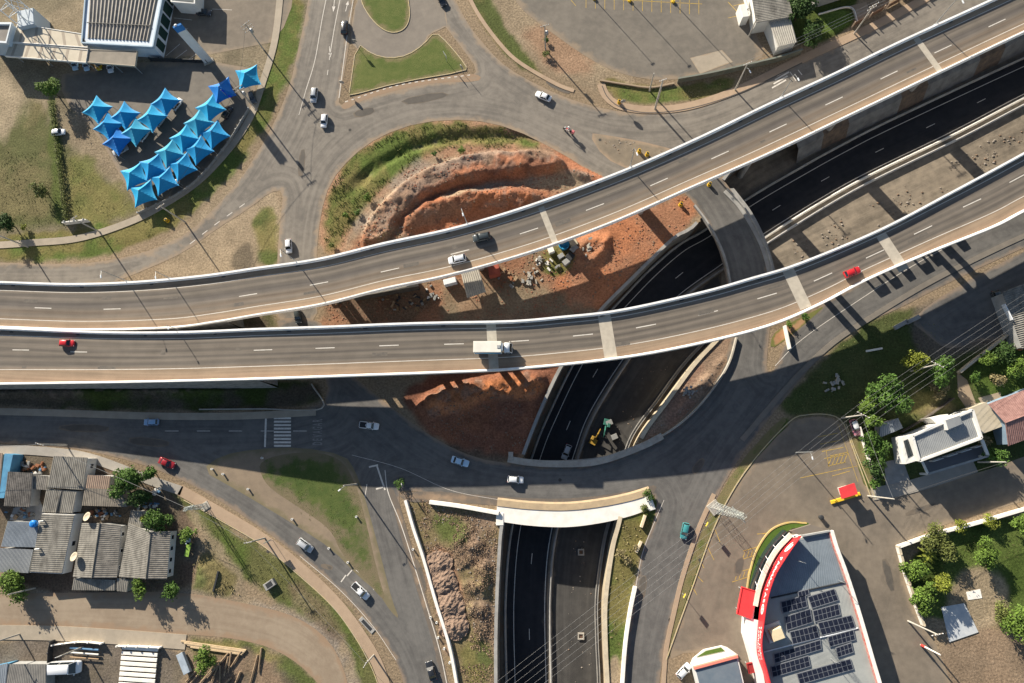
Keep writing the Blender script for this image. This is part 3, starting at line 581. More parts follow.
# slow-down word painted across the western street
tm = MB()
for k, ch in enumerate('DEVAGAR'): put_text(tm, ch, 1.0, *G(318, 443.5 - k * 3.8), .036, rad(90), 3.0)
solo('road_marking', tm, M('faded_paint', (.30, .28, .26), (.17, .16, .145), 2.5), kind='structure')
# manhole covers and patches
for px, py, r in ((571, 545 - 0, .5),): pass
mb = MB()
for px, py in ((268, 551), (301, 546), (700, 150), (560, 480), (120, 300), (350, 130), (600, 140), (700, 560), (670, 620)): mb.lathe((*G(px, py), .024), [(.36, 0), (.36, .012), (0.02, .012)], 14)
solo('manhole_cover', mb, M('cast_iron', (.06, .055, .05)), kind='structure')
# ================================================================ UNDERPASS
BLK = M_road('new_asphalt', (.011, .012, .015), (.026, .026, .029), (.075, .065, .055), 1.0, .45, .7)
OLDG = M_road('subgrade', (.042, .040, .038), (.072, .068, .063), (.16, .125, .09), 1.0, .6)
NEARTH = M_road('carriageway_earth', (.12, .102, .08), (.29, .24, .18), (.25, .15, .09), 1.0, .35)
def FP(p): return [G(a, b, FL) for a, b in p]
LW = FP([(515, 730), (515, 683), (514, 599), (521, 525), (542, 453), (559, 412), (581, 367), (604, 331), (628, 304), (656, 275), (684, 251), (710, 236), (751, 206), (807, 173), (845, 152), (884, 132), (973, 90), (1090, 36)])
RWh = FP([(547, 730), (546, 683), (545, 593), (552, 528), (575, 451), (590, 412), (621, 362), (648, 327), (679, 295), (722, 264), (768, 231), (851, 181), (951, 132), (1024, 94), (1110, 52)])
LWs, RWs = spline(LW, 200), spline(RWh, 200)
flo = [tuple(p) for p in TRL] + [tuple(p) for p in TRR[::-1]]
sheet('earth_floor', flo, FL - .02, NEARTH, 0, 1.5, world=True)
def offs(P, d):
    T = np.gradient(P, axis=0); T /= np.linalg.norm(T, axis=1)[:, None]; return P + np.stack([-T[:, 1], T[:, 0]], 1) * d
blk = [tuple(p) for p in offs(LWs, 2.3)] + [tuple(p) for p in offs(RWs, -.5)[::-1]]
sheet('underpass_road', blk, FL, BLK, 0, 1.2, world=True)
CB = offs(RWs, -1.15)               # line of the central barrier
n0 = int(np.argmin(np.abs(CB[:, 1] - G(600, 400, FL)[1])))
cut = int(200 * .52)
old = [tuple(p) for p in CB[:cut]] + [tuple(p) for p in TRR[:int(140 * .50)][::-1]]
sheet('underpass_road', old, FL + .004, OLDG, 0, 1.2, world=True)
um = MB()
line_strip(um, LWs, .16, FL + .012); line_strip(um, RWs, .16, FL + .012)
MID = (LWs + RWs) / 2
Ld = np.concatenate([[0], np.cumsum(np.linalg.norm(np.diff(MID, axis=0), axis=1))])
for px, py in [(529, 632), (533, 560), (568, 428), (596, 371), (679, 275), (777, 208), (827, 179), (878, 152), (929, 126), (981, 100), (1032, 75), (538, 497), (638, 318)]:
    q = np.array(G(px, py, FL)); i = int(np.argmin(np.linalg.norm(MID - q, axis=1))); u = Ld[i]; k = (Ld > u - 2.2) & (Ld < u + 2.2)
    if k.sum() > 1: line_strip(um, MID[k], .14, FL + .012)
solo('road_marking', um, WHITE, kind='structure')
# jersey barriers
JP = [(-.3, 0), (-.3, .08), (-.12, .35), (-.08, .85), (.08, .85), (.12, .35), (.3, .08), (.3, 0)]
BARC = M('barrier_concrete', (.36, .35, .33), (.25, .24, .225), .5, .85)
solo('barrier', MB().sweep([(*p, FL) for p in CB[:int(200 * .56)]], JP), BARC, 'grey concrete median barrier between the black lanes and the dirt lanes of the underpass', 'barrier')
for d, lab in ((0.25, 'white double median barrier, the one touching the black lanes'), (-1.15, 'white double median barrier, the one touching the bare earth lanes')):
    P = offs(CB, d)[int(200 * .565):]; solo('barrier', MB().sweep([(*p, FL) for p in P], JP), CONW, lab, 'barrier')
LB = offs(LWs, 1.9)
solo('barrier', MB().sweep([(*p, FL) for p in LB], JP), BARC, 'grey concrete barrier along the outer edge of the black underpass lanes', 'barrier')
# retaining walls
RETL = M('retaining_wall_concrete', (.24, .225, .20), (.15, .135, .115), .35, .9, bump=.3)
i_ne = 92
def under_bridge(p):
    x, y = p; return sdf(BR1, np.array([x]), np.array([y]))[0] < .2 or sdf(BR2, np.array([x]), np.array([y]))[0] < .2
BR1 = GP([(480, 454), (530, 457), (600, 456), (665, 434), (676, 490), (640, 512), (566, 522), (480, 516)]); BR2 = GP([(680, 186), (735, 183), (768, 230), (780, 290), (780, 330), (728, 330), (726, 262)])
def runs(P):
    out = []; cur = []
    for p in P:
        if under_bridge(p):
            if len(cur) > 1: out.append(cur)
            cur = []
        else: cur.append(p)
    if len(cur) > 1: out.append(cur)
    return out
r = empty('retaining_wall', (*TRL[20], FL), 'concrete retaining wall along the left side of the underpass', 'retaining wall')
part('wall_face', MB().sweep([(*p, FL) for p in TRL[:i_ne]], [(0, 0), (0, 5.7), (.45, 5.7), (.45, 0)]), RETL, r)
for q in runs(TRL[:i_ne]): part('upper_wall', MB().sweep([(*p, FL) for p in q], [(0, 5.7), (0, 7.18), (.45, 7.18), (.45, 5.7)]), RETL, r); part('coping', MB().sweep([(*p, .18) for p in q], [(-.1, 0), (-.1, .12), (.6, .12), (.6, 0)]), CONP, r)
# north-east bank: earth slope with grey sprayed-concrete fields
top = offs(TRL[i_ne - 1:], .8); bot = offs(TRL[i_ne - 1:], -5.6); mid_ = offs(TRL[i_ne - 1:], -3.4)
r = empty('cut_bank', (*bot[5], FL), 'rough earth and sprayed concrete bank between the northern viaduct and the black lanes', 'earth bank')
EM, CM = M('bank_earth', (.17, .12, .085), (.09, .07, .055), .8, .95, bump=.6), M('sprayed_concrete', (.21, .205, .195), (.13, .125, .12), .5, .95, bump=.5)
def bank_pt(ii, f, jit_k):
    f = f * .8 + .2 if f > 0 else 0.0; x, y = (top[ii] if f == 0 else mid_[ii] * (1 - (f - .2) / .8) + bot[ii] * ((f - .2) / .8)); jit = (_hash(np.array([ii]), np.array([int(f * 20)]), 3)[0] - .5) * jit_k
    return (x, y + jit * .6, .02 + (FL - .02) * f + (jit if 0 < f < 1 else 0))
for i in range(0, len(top) - 1, 4):
    earth = (i // 4) % 3 == 1; t = MB()
    for k in range(i, min(i + 4, len(top) - 1)):
        for j in range(5): t.add([bank_pt(k, j / 5, .5), bank_pt(k + 1, j / 5, .5), bank_pt(k + 1, (j + 1) / 5, .5), bank_pt(k, (j + 1) / 5, .5)], [(0, 3, 2, 1)])
    part('earth_face' if earth else 'concrete_face', t, EM if earth else CM, r)
wr = MB(); m_ = 70
r = empty('retaining_wall', (*TRR[20], FL), 'pale tan concrete retaining wall along the right side of the underpass', 'retaining wall')
TANC = M('tan_concrete', (.46, .39, .28), (.36, .30, .21), .6, .9)
part('wall_face', MB().sweep([(*p, FL) for p in TRR[:m_]], [(0, 0), (0, 5.7), (-.5, 5.7), (-.5, 0)]), TANC, r)
for q in runs(TRR[:m_]): part('upper_wall', MB().sweep([(*p, FL) for p in q], [(0, 5.7), (0, 7.15), (-.5, 7.15), (-.5, 5.7)]), TANC, r); part('coping', MB().sweep([(*p, .15) for p in q], [(.12, 0), (.12, .14), (-.75, .14), (-.75, 0)]), M('tan_coping', (.55, .47, .34), (.44, .37, .27), .9, .9), r)
solo('drain_channel', MB().sweep([(*p, FL) for p in offs(TRR, 1.1)[:m_]], [(-.35, 0), (-.35, .5), (-.2, .5), (-.2, .1), (.2, .1), (.2, .5), (.35, .5), (.35, 0)]), CONP, 'grey concrete drainage channel at the foot of the tan retaining wall', 'drain')
r = empty('retaining_wall', (*TRR[110], FL), 'low grey retaining wall under the lower viaduct beside the bare earth lanes', 'retaining wall')
part('wall_face', MB().sweep([(*p, FL) for p in TRR[m_ - 1:]], [(0, 0), (0, 5.7), (-.5, 5.7), (-.5, 0)]), RETL, r)
# manholes rising in the unpaved lanes
for px, py, lab in ((581, 552, 'square concrete manhole frame in the grey lanes just below the ring bridge'), (581, 636, 'square concrete manhole frame in the grey lanes under the power lines')):
    c = G3(px, py, FL); r = empty('manhole', c, lab, 'manhole', 'manhole frames in the unpaved lanes')
    mb = MB()
    for dx, dy, sx, sy in ((0, .55, 1.4, .3), (0, -.55, 1.4, .3), (.55, 0, .3, .8), (-.55, 0, .3, .8)): mb.cbox((c.x + dx, c.y + dy, FL + .2), (sx, sy, .4), 0, .04)
    part('frame', mb, CON, r); part('cover', MB().lathe((c.x, c.y, FL + .1), [(.4, 0), (.4, .1), (.02, .12)]), M('rust_iron', (.12, .07, .045)), r)
# ring-road bridges over the underpass
def bridge(name, label, left_px, right_px, deck_h, extra):
    r = empty(name, (*G(*left_px[0]), FL), label, 'bridge'); A, B = spline(GP(left_px), 40), spline(GP(right_px), 40)
    mb = MB(); vs = []
    for i in range(40): vs += [(*A[i], -.05), (*B[i], -.05), (*B[i], -1.25), (*A[i], -1.25)]
    fs = [(i * 4 + j, i * 4 + 4 + j, i * 4 + 4 + (j + 1) % 4, i * 4 + (j + 1) % 4) for i in range(39) for j in range(4)] + [(0, 1, 2, 3), (159, 158, 157, 156)]
    part('deck_slab', mb.add(vs, fs), CONP, r); return r, A, B
r, A, B = bridge('ring_bridge', 'curved concrete ring road bridge over the underpass with a wide white slab edge', [(500, 458), (530, 460), (565, 460), (600, 457), (640, 448), (662, 438)], [(480, 500), (510, 505), (560, 508), (610, 502), (652, 492), (668, 488)], 0, None)
sl = MB(); U = spline(GP([(497, 506), (530, 509.5), (566, 510.5), (600, 507), (630, 501), (651, 494.5)]), 40); D = spline(GP([(497, 521), (530, 525.5), (566, 527), (600, 523), (630, 516), (652, 508)]), 40); vs = []
for i in range(40): vs += [(*U[i], .32), (*D[i], .26), (*D[i], -1.2), (*U[i], -1.2)]
sl.add(vs, [(i * 4 + j, i * 4 + 4 + j, i * 4 + 4 + (j + 1) % 4, i * 4 + (j + 1) % 4) for i in range(39) for j in range(4)] + [(0, 1, 2, 3), (159, 158, 157, 156)]); part('edge_slab', sl, M('fresh_concrete', (.80, .76, .70), (.70, .66, .60), .6, .8), r)
part('parapet', MB().sweep([(*p, .0) for p in offs(U, .9)], [(-.85, 0), (-.85, .45), (.5, .40), (.9, .05), (.9, 0)]), M('sandy_concrete', (.42, .32, .20), (.34, .26, .17), .8, .9), r)
part('end_block', MB().cbox((*G(500, 519), -.3), (1.6, 2.6, 1.4), 0, .05), CONW, r); part('end_block', MB().cbox((*G(650, 503), -.3), (1.4, 3.0, 1.4), .3, .05), CONW, r)
nb = spline(GP([(508, 459), (530, 462.5), (565, 464), (600, 461), (640, 447), (662, 436)]), 30)
part('kerb_wall', MB().sweep([(*p, 0) for p in nb], [(-.7, -.5), (-.7, .8), (.7, .8), (.7, -.5)]), CON, r)
part('wing_post', MB().cbox((*G(511, 456), .3), (1.0, 1.8, 1.4), 0, .05), CON, r)
r, A, B = bridge('ring_bridge', 'curved ring road bridge between the two viaducts carrying dusty asphalt', [(685, 192), (703, 214), (716, 236), (726, 262), (732, 292), (734, 320)], [(734, 188), (752, 212), (766, 240), (775, 270), (778, 300), (776, 325)], 0, None)
lw = spline(GP([(694, 206), (706, 222), (718, 243), (726, 265), (731, 292)]), 30); part('parapet', MB().sweep([(*p, 0) for p in lw], [(-.25, -.4), (-.2, .8), (.2, .8), (.25, -.4)]), CONP, r)
rw = spline(GP([(726, 190), (741, 206), (755, 228), (766, 252), (773, 280)]), 30)
part('parapet', MB().sweep([(*p, 0) for p in rw], [(-.9, -.4), (-.9, .25), (-.1, .3), (0, .8), (.3, .8), (.3, -.4)]), CONP, r)
# north-west wing wall running from the ring bridge and guard walls beside the ramps
def guard(px, h, wd, mat, label, name='guard_wall'):
    P = spline(GP(px), len(px) * 10); solo(name, MB().sweep([(*p, 0) for p in P], [(-wd / 2, 0), (-wd / 2 * .8, h), (wd / 2 * .8, h), (wd / 2, 0)]), mat, label, 'guard wall')
guard([(430, 502), (460, 506), (499, 513)], 1.0, .9, CONW, 'white concrete wing wall west of the ring bridge edge')
guard([(406, 500), (414, 528), (424, 558), (436, 600), (450, 646), (460, 700)], .9, .75, CONW, 'long white guard wall between the south road and the brushy bank')
guard([(635, 586), (630, 610), (625, 645), (621, 700)], 1.0, .8, CONW, 'white guard wall along the left of the south-east ramp road')
wd_ = spline(GP([(736, 338), (729, 362), (715, 386), (693, 412), (668, 432), (640, 446)]), 40)
solo('guard_wall', MB().sweep([(*p, 0) for p in wd_], [(-.25, 0), (-.15, .85), (.15, .85), (.25, 0)]), CON, 'curved concrete barrier between the ring road and the rubble wedge', 'guard wall')
guard([(641, 527), (645, 515)], .9, .6, M('cream_concrete', (.62, .52, .36)), 'upper short cream barrier block beside the south-east ramp', 'barrier_block')
guard([(636, 552), (641, 541)], .9, .6, M('cream_concrete', (.62, .52, .36)), 'lower short cream barrier block beside the south-east ramp', 'barrier_block')
# ================================================================ VIADUCTS
def ZD(px): t = min(max((px + 20) / 340.0, 0), 1); t = t * t * (3 - 2 * t); return 6.3 + 5.1 * t
def ZU(px): t = min(max((px + 20) / 340.0, 0), 1); t = t * t * (3 - 2 * t); return 6.3 + 3.0 * t + .7 * min(max((px - 300) / 200, 0), 1)
def M_deck():
    m = bpy.data.materials.new('deck_asphalt'); m.use_nodes = True; n = m.node_tree.nodes; l = m.node_tree.links; b = n['Principled BSDF']
    b.inputs['Roughness'].default_value = .8; b.inputs['Specular IOR Level'].default_value = .25
    a = n.new('ShaderNodeAttribute'); a.attribute_name = 'Col'; uv = n.new('ShaderNodeAttribute'); uv.attribute_name = 'flow'; g = n.new('ShaderNodeNewGeometry')
    def nz(vec, sc, det):
        t = n.new('ShaderNodeTexNoise'); t.inputs['Scale'].default_value = sc; t.inputs['Detail'].default_value = det; l.new(vec, t.inputs['Vector']); return t.outputs[0]
    s1 = nz(uv.outputs['Vector'], 1.0, 4); s2 = nz(g.outputs['Position'], .35, 4); s3 = nz(g.outputs['Position'], 7, 2)
    def mth(op, x, y):
        q = n.new('ShaderNodeMath'); q.operation = op
        for i, v in enumerate((x, y)):
            if isinstance(v, float): q.inputs[i].default_value = v
            else: l.new(v, q.inputs[i])
        return q.outputs[0]
    v = mth('ADD', mth('MULTIPLY', s1, .55), mth('ADD', mth('MULTIPLY', s2, .25), mth('MULTIPLY', s3, .2)))
    r = n.new('ShaderNodeMapRange'); r.inputs[1].default_value = .32; r.inputs[2].default_value = .68; r.inputs[3].default_value = .70; r.inputs[4].default_value = 1.28; l.new(v, r.inputs[0])
    x = n.new('ShaderNodeVectorMath'); x.operation = 'SCALE'; l.new(a.outputs['Color'], x.inputs[0]); l.new(r.outputs[0], x.inputs['Scale']); l.new(x.outputs[0], b.inputs['Base Color'])
    return m
DECK = M_deck(); BARW = M('barrier_white', (.84, .83, .81), (.72, .70, .67), .6, .8); BEAM = M('girder_concrete', (.38, .36, .33), (.29, .27, .245), .4, .9); MSE = M('panel_wall', (.30, .29, .27), (.16, .155, .15), .9, .9)
JOINT = M('joint_concrete', (.46, .41, .33), (.37, .33, .27), .8, .9)
def viaduct(label, north, south, lanes, joints, dashes, piers, fill_to, zf, dep):
    NS = 300
    def W(p): return (*G(p[0], p[1], zf(p[0]) + .85), zf(p[0]))
    A = spline([W(p) for p in north], NS); B = spline([W(p) for p in south], NS)
    r = empty('viaduct', (A[150][0], A[150][1], 0), label, 'viaduct')
    # deck surface, coloured across its width by wheel tracks
    K = 29; ts = np.linspace(0, 1, K); vs = []; cols = []; flow = []
    S = np.concatenate([[0], np.cumsum(np.linalg.norm(np.diff(A[:, :2], axis=0), axis=1))])
    xs = [t[0] for t in lanes]; cs = np.array([t[1] for t in lanes])
    for i in range(NS):
        wd = np.linalg.norm(A[i, :2] - B[i, :2])
        for t in ts:
            p = A[i] * (1 - t) + B[i] * t; vs.append((p[0], p[1], p[2])); cols.append([np.interp(t, xs, cs[:, k]) for k in range(3)]); flow.append((t * wd * 1.6, S[i] * .035, 0))
    mb = MB(); mb.add(vs, [(i * K + j, (i + 1) * K + j, (i + 1) * K + j + 1, i * K + j + 1) for i in range(NS - 1) for j in range(K - 1)])
    d = part('deck', mb, DECK, r); me = d.data
    ca = me.attributes.new('Col', 'FLOAT_COLOR', 'POINT'); ca.data.foreach_set('color', np.concatenate([np.array(cols), np.ones((len(cols), 1))], 1).astype(np.float32).ravel())
    fa = me.attributes.new('flow', 'FLOAT_VECTOR', 'POINT'); fa.data.foreach_set('vector', np.array(flow, np.float32).ravel())
    # barriers: north profile leans to the road, south likewise
    part('barrier', MB().sweep([tuple(p) for p in A], [(0, -.7), (0, .86), (-.40, .86), (-.44, .35), (-.58, .10), (-.58, -.02), (-.4, -.7)]), BARW, r)
    part('barrier', MB().sweep([tuple(p) for p in B], [(0, -.7), (0, .86), (.24, .86), (.30, .35), (.50, .10), (.50, -.02), (.4, -.7)]), BARW, r)
    # box girders and slab
    i0 = int(np.argmin(np.abs(np.array([p[0] for p in A]) - G(fill_to, 320, 8)[0])))
    gm = MB(); vs = []; n = NS - i0
    for i in range(i0, NS):
        u = (B[i, :2] - A[i, :2]); z = A[i, 2]
        for t, dz in ((.02, -.22), (.98, -.22), (.98, -.4), (.95, -.9), (.92, -dep), (.57, -dep), (.56, -.9), (.44, -.9), (.43, -dep), (.08, -dep), (.05, -.9), (.02, -.4)): vs.append((*(A[i, :2] + u * t), z + dz))
    k = 12; gm.add(vs, [(i * k + j, (i + 1) * k + j, (i + 1) * k + (j + 1) % k, i * k + (j + 1) % k) for i in range(n - 1) for j in range(k)] + [tuple(range(k)), tuple((n - 1) * k + j for j in range(k))[::-1]])
    part('girder', gm, BEAM, r)
    # panel walls of the filled ramp
    fw = MB(); a = A[:i0 + 1]; b = B[:i0 + 1]
    vs = [(*p[:2], p[2] - .2) for p in a] + [(*p[:2], -.1) for p in a]; q = len(a); fw.add(vs, [(i, i + 1, q + i + 1, q + i) for i in range(q - 1)])
    vs = [(*p[:2], p[2] - .2) for p in b] + [(p[0], p[1] - .5, -.1) for p in b]; fw.add(vs, [(i, i + 1, q + i + 1, q + i) for i in range(q - 1)])
    fw.add([(*a[-1][:2], a[-1][2] - .2), (*b[-1][:2], b[-1][2] - .2), (*b[-1][:2], -.1), (*a[-1][:2], -.1)], [(0, 1, 2, 3)]); part('ramp_wall', fw, MSE, r)
    # painted lines, joints
    lm = MB()
    def strip(t, wd, dz=.012, mb=lm, i1=0, i2=NS):
        P = A[i1:i2] * (1 - t) + B[i1:i2] * t; line_strip(mb, P[:, :2], wd, list(P[:, 2] + dz))
    for t, wd, _ in LINES[label]: strip(t, wd)
    Cn = (A + B) / 2
    for px, py in dashes:
        z = zf(px); c = np.array(G(px, py, z)); j = int(np.argmin(np.linalg.norm(Cn[:, :2] - c, axis=1))); j = min(max(j, 1), NS - 2); t = Cn[j + 1, :2] - Cn[j - 1, :2]; t = t / np.linalg.norm(t)
        zz = Cn[j, 2] + .014; sl = (Cn[j + 1, 2] - Cn[j - 1, 2]) / np.linalg.norm(Cn[j + 1, :2] - Cn[j - 1, :2])
        line_strip(lm, [c - t * 2.05, c, c + t * 2.05], .17, [zz - 2.05 * sl, zz, zz + 2.05 * sl])
    part('lane_marking', lm, M('lane_paint', (.66, .62, .55), (.46, .42, .36), 1.2, .8, lo=.45, hi=.8), r)
    for (px0, py0), (px1, py1), wd in joints:
        p = np.array(G(px0, py0, zf(px0))); q = np.array(G(px1, py1, zf(px1))); z0, z1 = zf(px0) + .022, zf(px1) + .022
        jm = MB(); line_strip(jm, [p, p * .5 + q * .5, q], wd, [z0, (z0 + z1) / 2, z1]); part('expansion_joint', jm, JOINT, r)
    # drain inlets and oil-dark patches of the running lanes
    for k in range(8, NS - 4, 15):
        p = A[k] * .93 + B[k] * .07; t = A[k + 1] - A[k]; part('drain_grate', MB().box((p[0], p[1], p[2] + .012), (.9, .35, .02), math.atan2(t[1], t[0])), M('grate_iron', (.05, .05, .05)), r)
    rgp = random.Random(len(label))
    for k in range(16):
        pm_ = MB(); j = 8 + k * 15 + rgp.randrange(0, 6); t0 = rgp.choice((.28, .36, .55, .66)); L_ = rgp.randrange(2, 6); w0 = rgp.uniform(.03, .09)
        line_strip(pm_, [(A[i] * (1 - t0 - w0 / 2) + B[i] * (t0 + w0 / 2))[:2] for i in range(j, min(NS - 1, j + L_))], w0 * 11, [(A[i] * (1 - t0) + B[i] * t0)[2] + .016 for i in range(j, min(NS - 1, j + L_))])
        part('repair_patch', pm_, M('patch_asphalt', (.105, .094, .082), (.15, .13, .108), 1.2, .9), r)
    # piers: a cap beam on two round columns
    for px, base in piers:
        cx = np.array([G(px, 300, 10)[0]]); j = int(np.argmin(np.abs(Cn[:, 0] - cx))); u = B[j, :2] - A[j, :2]; z = A[j, 2] - dep
        pm = MB()
        for t in (.30, .70):
            c = A[j, :2] + u * t; pm.lathe((c[0], c[1], base), [(.75, -.3), (.75, z - 1.1 - base), (.02, z - 1.1 - base)], 18)
        c = A[j, :2] + u * .5; pm.cbox((c[0], c[1], z - .62), (np.linalg.norm(u) * .74, 1.7, 1.2), math.atan2(u[1], u[0]), .1); part('pier', pm, BEAM, r)
    return r, A, B
UP, LOW = 'northern viaduct curving to the top right corner, carrying a dark and a white car', 'southern viaduct with the wide tan shoulder, carrying the white box truck'
LINES = {UP: ((.185, .12, 0), (.80, .13, 1)), LOW: ((.135, .12, 0), (.735, .13, 1))}
tn, dk, md = (.275, .205, .140), (.100, .087, .074), (.178, .151, .122)
lane_u = [(0, (.17, .135, .10)), (.10, tn), (.175, tn), (.21, md), (.27, dk), (.33, md), (.41, dk), (.49, (.115, .10, .088)), (.55, md), (.62, (.15, .115, .085)), (.70, md), (.77, (.20, .15, .105)), (.83, tn), (.92, (.27, .19, .125)), (1, (.24, .17, .12))]
lane_l = [(0, (.15, .125, .1)), (.12, md), (.18, md), (.24, dk), (.31, md), (.38, dk), (.44, md), (.50, dk), (.56, md), (.63, dk), (.70, md), (.745, (.25, .18, .12)), (.80, tn), (.92, (.27, .19, .13)), (1, (.24, .17, .12))]
v1, VA, VB = viaduct(UP,
    [(-230, 272), (-70, 279), (0, 281), (70, 283), (133, 281), (200, 275), (256, 267), (320, 257.5), (384, 242), (449, 228), (512, 210), (575, 188), (639, 163), (704, 134), (768, 103), (835, 72), (901, 40), (995, -3), (1070, -38), (1190, -93)],
    [(-230, 320), (-70, 325), (0, 327.5), (80, 330), (167, 328), (215, 322), (256, 315), (320, 304.5), (384, 288.5), (440, 277), (497, 262), (554, 244), (620, 219), (690, 188), (768, 154), (850, 115), (940, 72), (1024, 32), (1090, 2), (1215, -55)],
    lane_u, [((541, 207), (556, 245), 1.3), ((916, 38), (940, 71), 1.3)],
    [(-27, 306), (43, 308), (112, 309), (180, 304.5), (248, 295), (319, 283.5), (390, 270), (460, 252), (529, 231), (595, 207), (659, 182), (720, 155), (778, 128), (834, 101), (889, 75), (943, 49), (997, 23)],
    [(318, 0), (395, 0), (472, 0), (562, 0), (648, 0), (768, FL), (862, FL), (961, FL)], 215, ZU, 2.5)
v2, WA, WB = viaduct(LOW,
    [(-230, 321), (-70, 324.5), (0, 327), (100, 331), (180, 331), (256, 328), (330, 325.5), (389, 323), (440, 321.5), (512, 320), (560, 316), (620, 309), (700, 291.5), (750, 277.5), (800, 262), (879, 229), (950, 192), (1024, 152), (1090, 115), (1215, 46)],
    [(-230, 389), (-70, 386), (0, 384.5), (133, 382.5), (256, 379.5), (356, 376), (440, 373), (512, 369.5), (612, 359.5), (690, 346), (768, 326.5), (820, 305), (868, 280), (930, 253), (995, 227), (1024, 212), (1090, 178), (1225, 110)],
    lane_l, [((491, 324), (494, 369), 2.0), ((604, 315), (611, 358), 2.6), ((788, 270), (806, 308), 2.4), ((881, 235), (904, 270), 2.2)],
    [(-38, 349), (21, 350), (79, 352), (139, 353), (199, 353.5), (263, 350), (325, 348), (389, 345.5), (454, 344), (519, 341), (583, 335), (646, 326), (708, 313), (767, 296), (823, 277), (875, 254), (923, 230), (972, 203), (1018, 178)],
    [(355, 0), (425, 0), (495, 0), (608, FL), (838, 0), (962, 0)], 262, ZD, 3.2)
# ================================================================ BUILDINGS
FIBRO = M('fibre_cement_roof', (.24, .225, .195), (.105, .098, .085), .55, .9, bump=.3, stretch=(1.8, .7, 1), lo=.38, hi=.72)
FIBROD = M('shade_dirt_fibre_cement', (.13, .12, .105), (.24, .22, .19), .8, .9, bump=.3)  # shade of the right gable slopes painted in; dirt on the lean-to
BLACKR = M('tarred_roof', (.07, .065, .06), (.17, .155, .14), .8, .9, lo=.4, hi=.7)
ZINC = M('zinc_roof', (.27, .30, .33), (.21, .235, .26), .4, .5, .3)
GREYR = M('grey_metal_roof', (.30, .31, .31), (.24, .25, .255), .3, .55, .2)
TILER = M('pink_tile_roof', (.33, .19, .165), (.22, .12, .105), 1.3, .85)
PLWHITE = M('white_plaster', (.66, .65, .62), (.60, .59, .55), .6, .85)
PLBLUE = M('blue_plaster', (.09, .27, .42), (.07, .20, .33), .6, .8)
PLGREY = M('grey_plaster', (.36, .36, .35), (.27, .27, .26), .6, .85)
PLBEIGE = M('beige_plaster', (.50, .43, .32), (.42, .36, .26), .6, .85)
GLASSD = M('dark_glass', (.02, .028, .035), rough=.12, spec=.6)
STEELW = M('white_steel', (.68, .70, .72), rough=.5); STEELG = M('galvanised_steel', (.40, .41, .41), (.30, .31, .31), 2, .5, .4)
REDP = M('red_cladding', (.68, .028, .035), (.56, .022, .03), .5, .5); REDA = M('red_awning', (.72, .055, .06), (.60, .045, .05), .4, .6)
DARKM = M('dark_metal', (.035, .037, .04), rough=.5)
def lerp(a, b, t): return tuple(a[i] + (b[i] - a[i]) * t for i in range(len(a)))
def corrugated(mb, q, pitch=.40, amp=.03, along=0, thick=.04):
    """roof sheet over a quad of 3-D corners q[0..3]; ridges run from side q0q1 to side q3q2; thin but solid"""
    q = [Vector(p) for p in q]; L = max((q[1] - q[0]).length, (q[2] - q[3]).length); n = max(4, int(L / pitch) * 2); vs = []
    nrm = (q[1] - q[0]).cross(q[3] - q[0]).normalized()
    if nrm.z < 0: nrm = -nrm
    for i in range(n + 1):
        t = i / n; a = q[0].lerp(q[1], t); b = q[3].lerp(q[2], t); o = nrm * (amp if i % 2 else -amp)
        vs += [a + o, b + o, b + o - nrm * thick, a + o - nrm * thick]
    fs = []
    for i in range(n):
        for j in range(4): fs.append((i * 4 + j, i * 4 + 4 + j, i * 4 + 4 + (j + 1) % 4, i * 4 + (j + 1) % 4))
    fs += [(0, 1, 2, 3), (n * 4 + 3, n * 4 + 2, n * 4 + 1, n * 4)]
    mb.add(vs, fs)
def quadpx(px, zs): return [G3(p[0], p[1], z) for p, z in zip(px, zs)]
def shrink(poly, d):
    c = np.mean(np.array(poly), 0); return [(p[0] + (c[0] - p[0]) * d, p[1] + (c[1] - p[1]) * d) for p in poly]
def windows_on(r, a, b, z, w_, h, n, mat=None, frame=None):
    """n windows spaced along the wall foot line a-b, outward side to the right of a->b"""
    a, b = Vector((*a, 0)), Vector((*b, 0)); t = (b - a).normalized(); o = Vector((t.y, -t.x, 0)); L = (b - a).length; rz = math.atan2(t.y, t.x)
    for k in range(n):
        c = a + t * L * (k + .5) / n + o * .02
        f = part('window', MB().box((c.x, c.y, z), (w_ + .16, .10, h + .16), rz), frame or STEELW, r)
        f2 = part('pane', MB().box((c.x + o.x * .05, c.y + o.y * .05, z), (w_, .05, h), rz), mat or GLASSD, f, local=True); f2.matrix_parent_inverse = Matrix.Identity(4)
def ccw(poly):
    A = sum(poly[i][0] * poly[(i + 1) % len(poly)][1] - poly[(i + 1) % len(poly)][0] * poly[i][1] for i in range(len(poly)))
    return poly if A > 0 else poly[::-1]
def base_of(px, h): c = np.mean(np.array([G(*p, h) for p in px]), 0); return (c[0], c[1], 0)
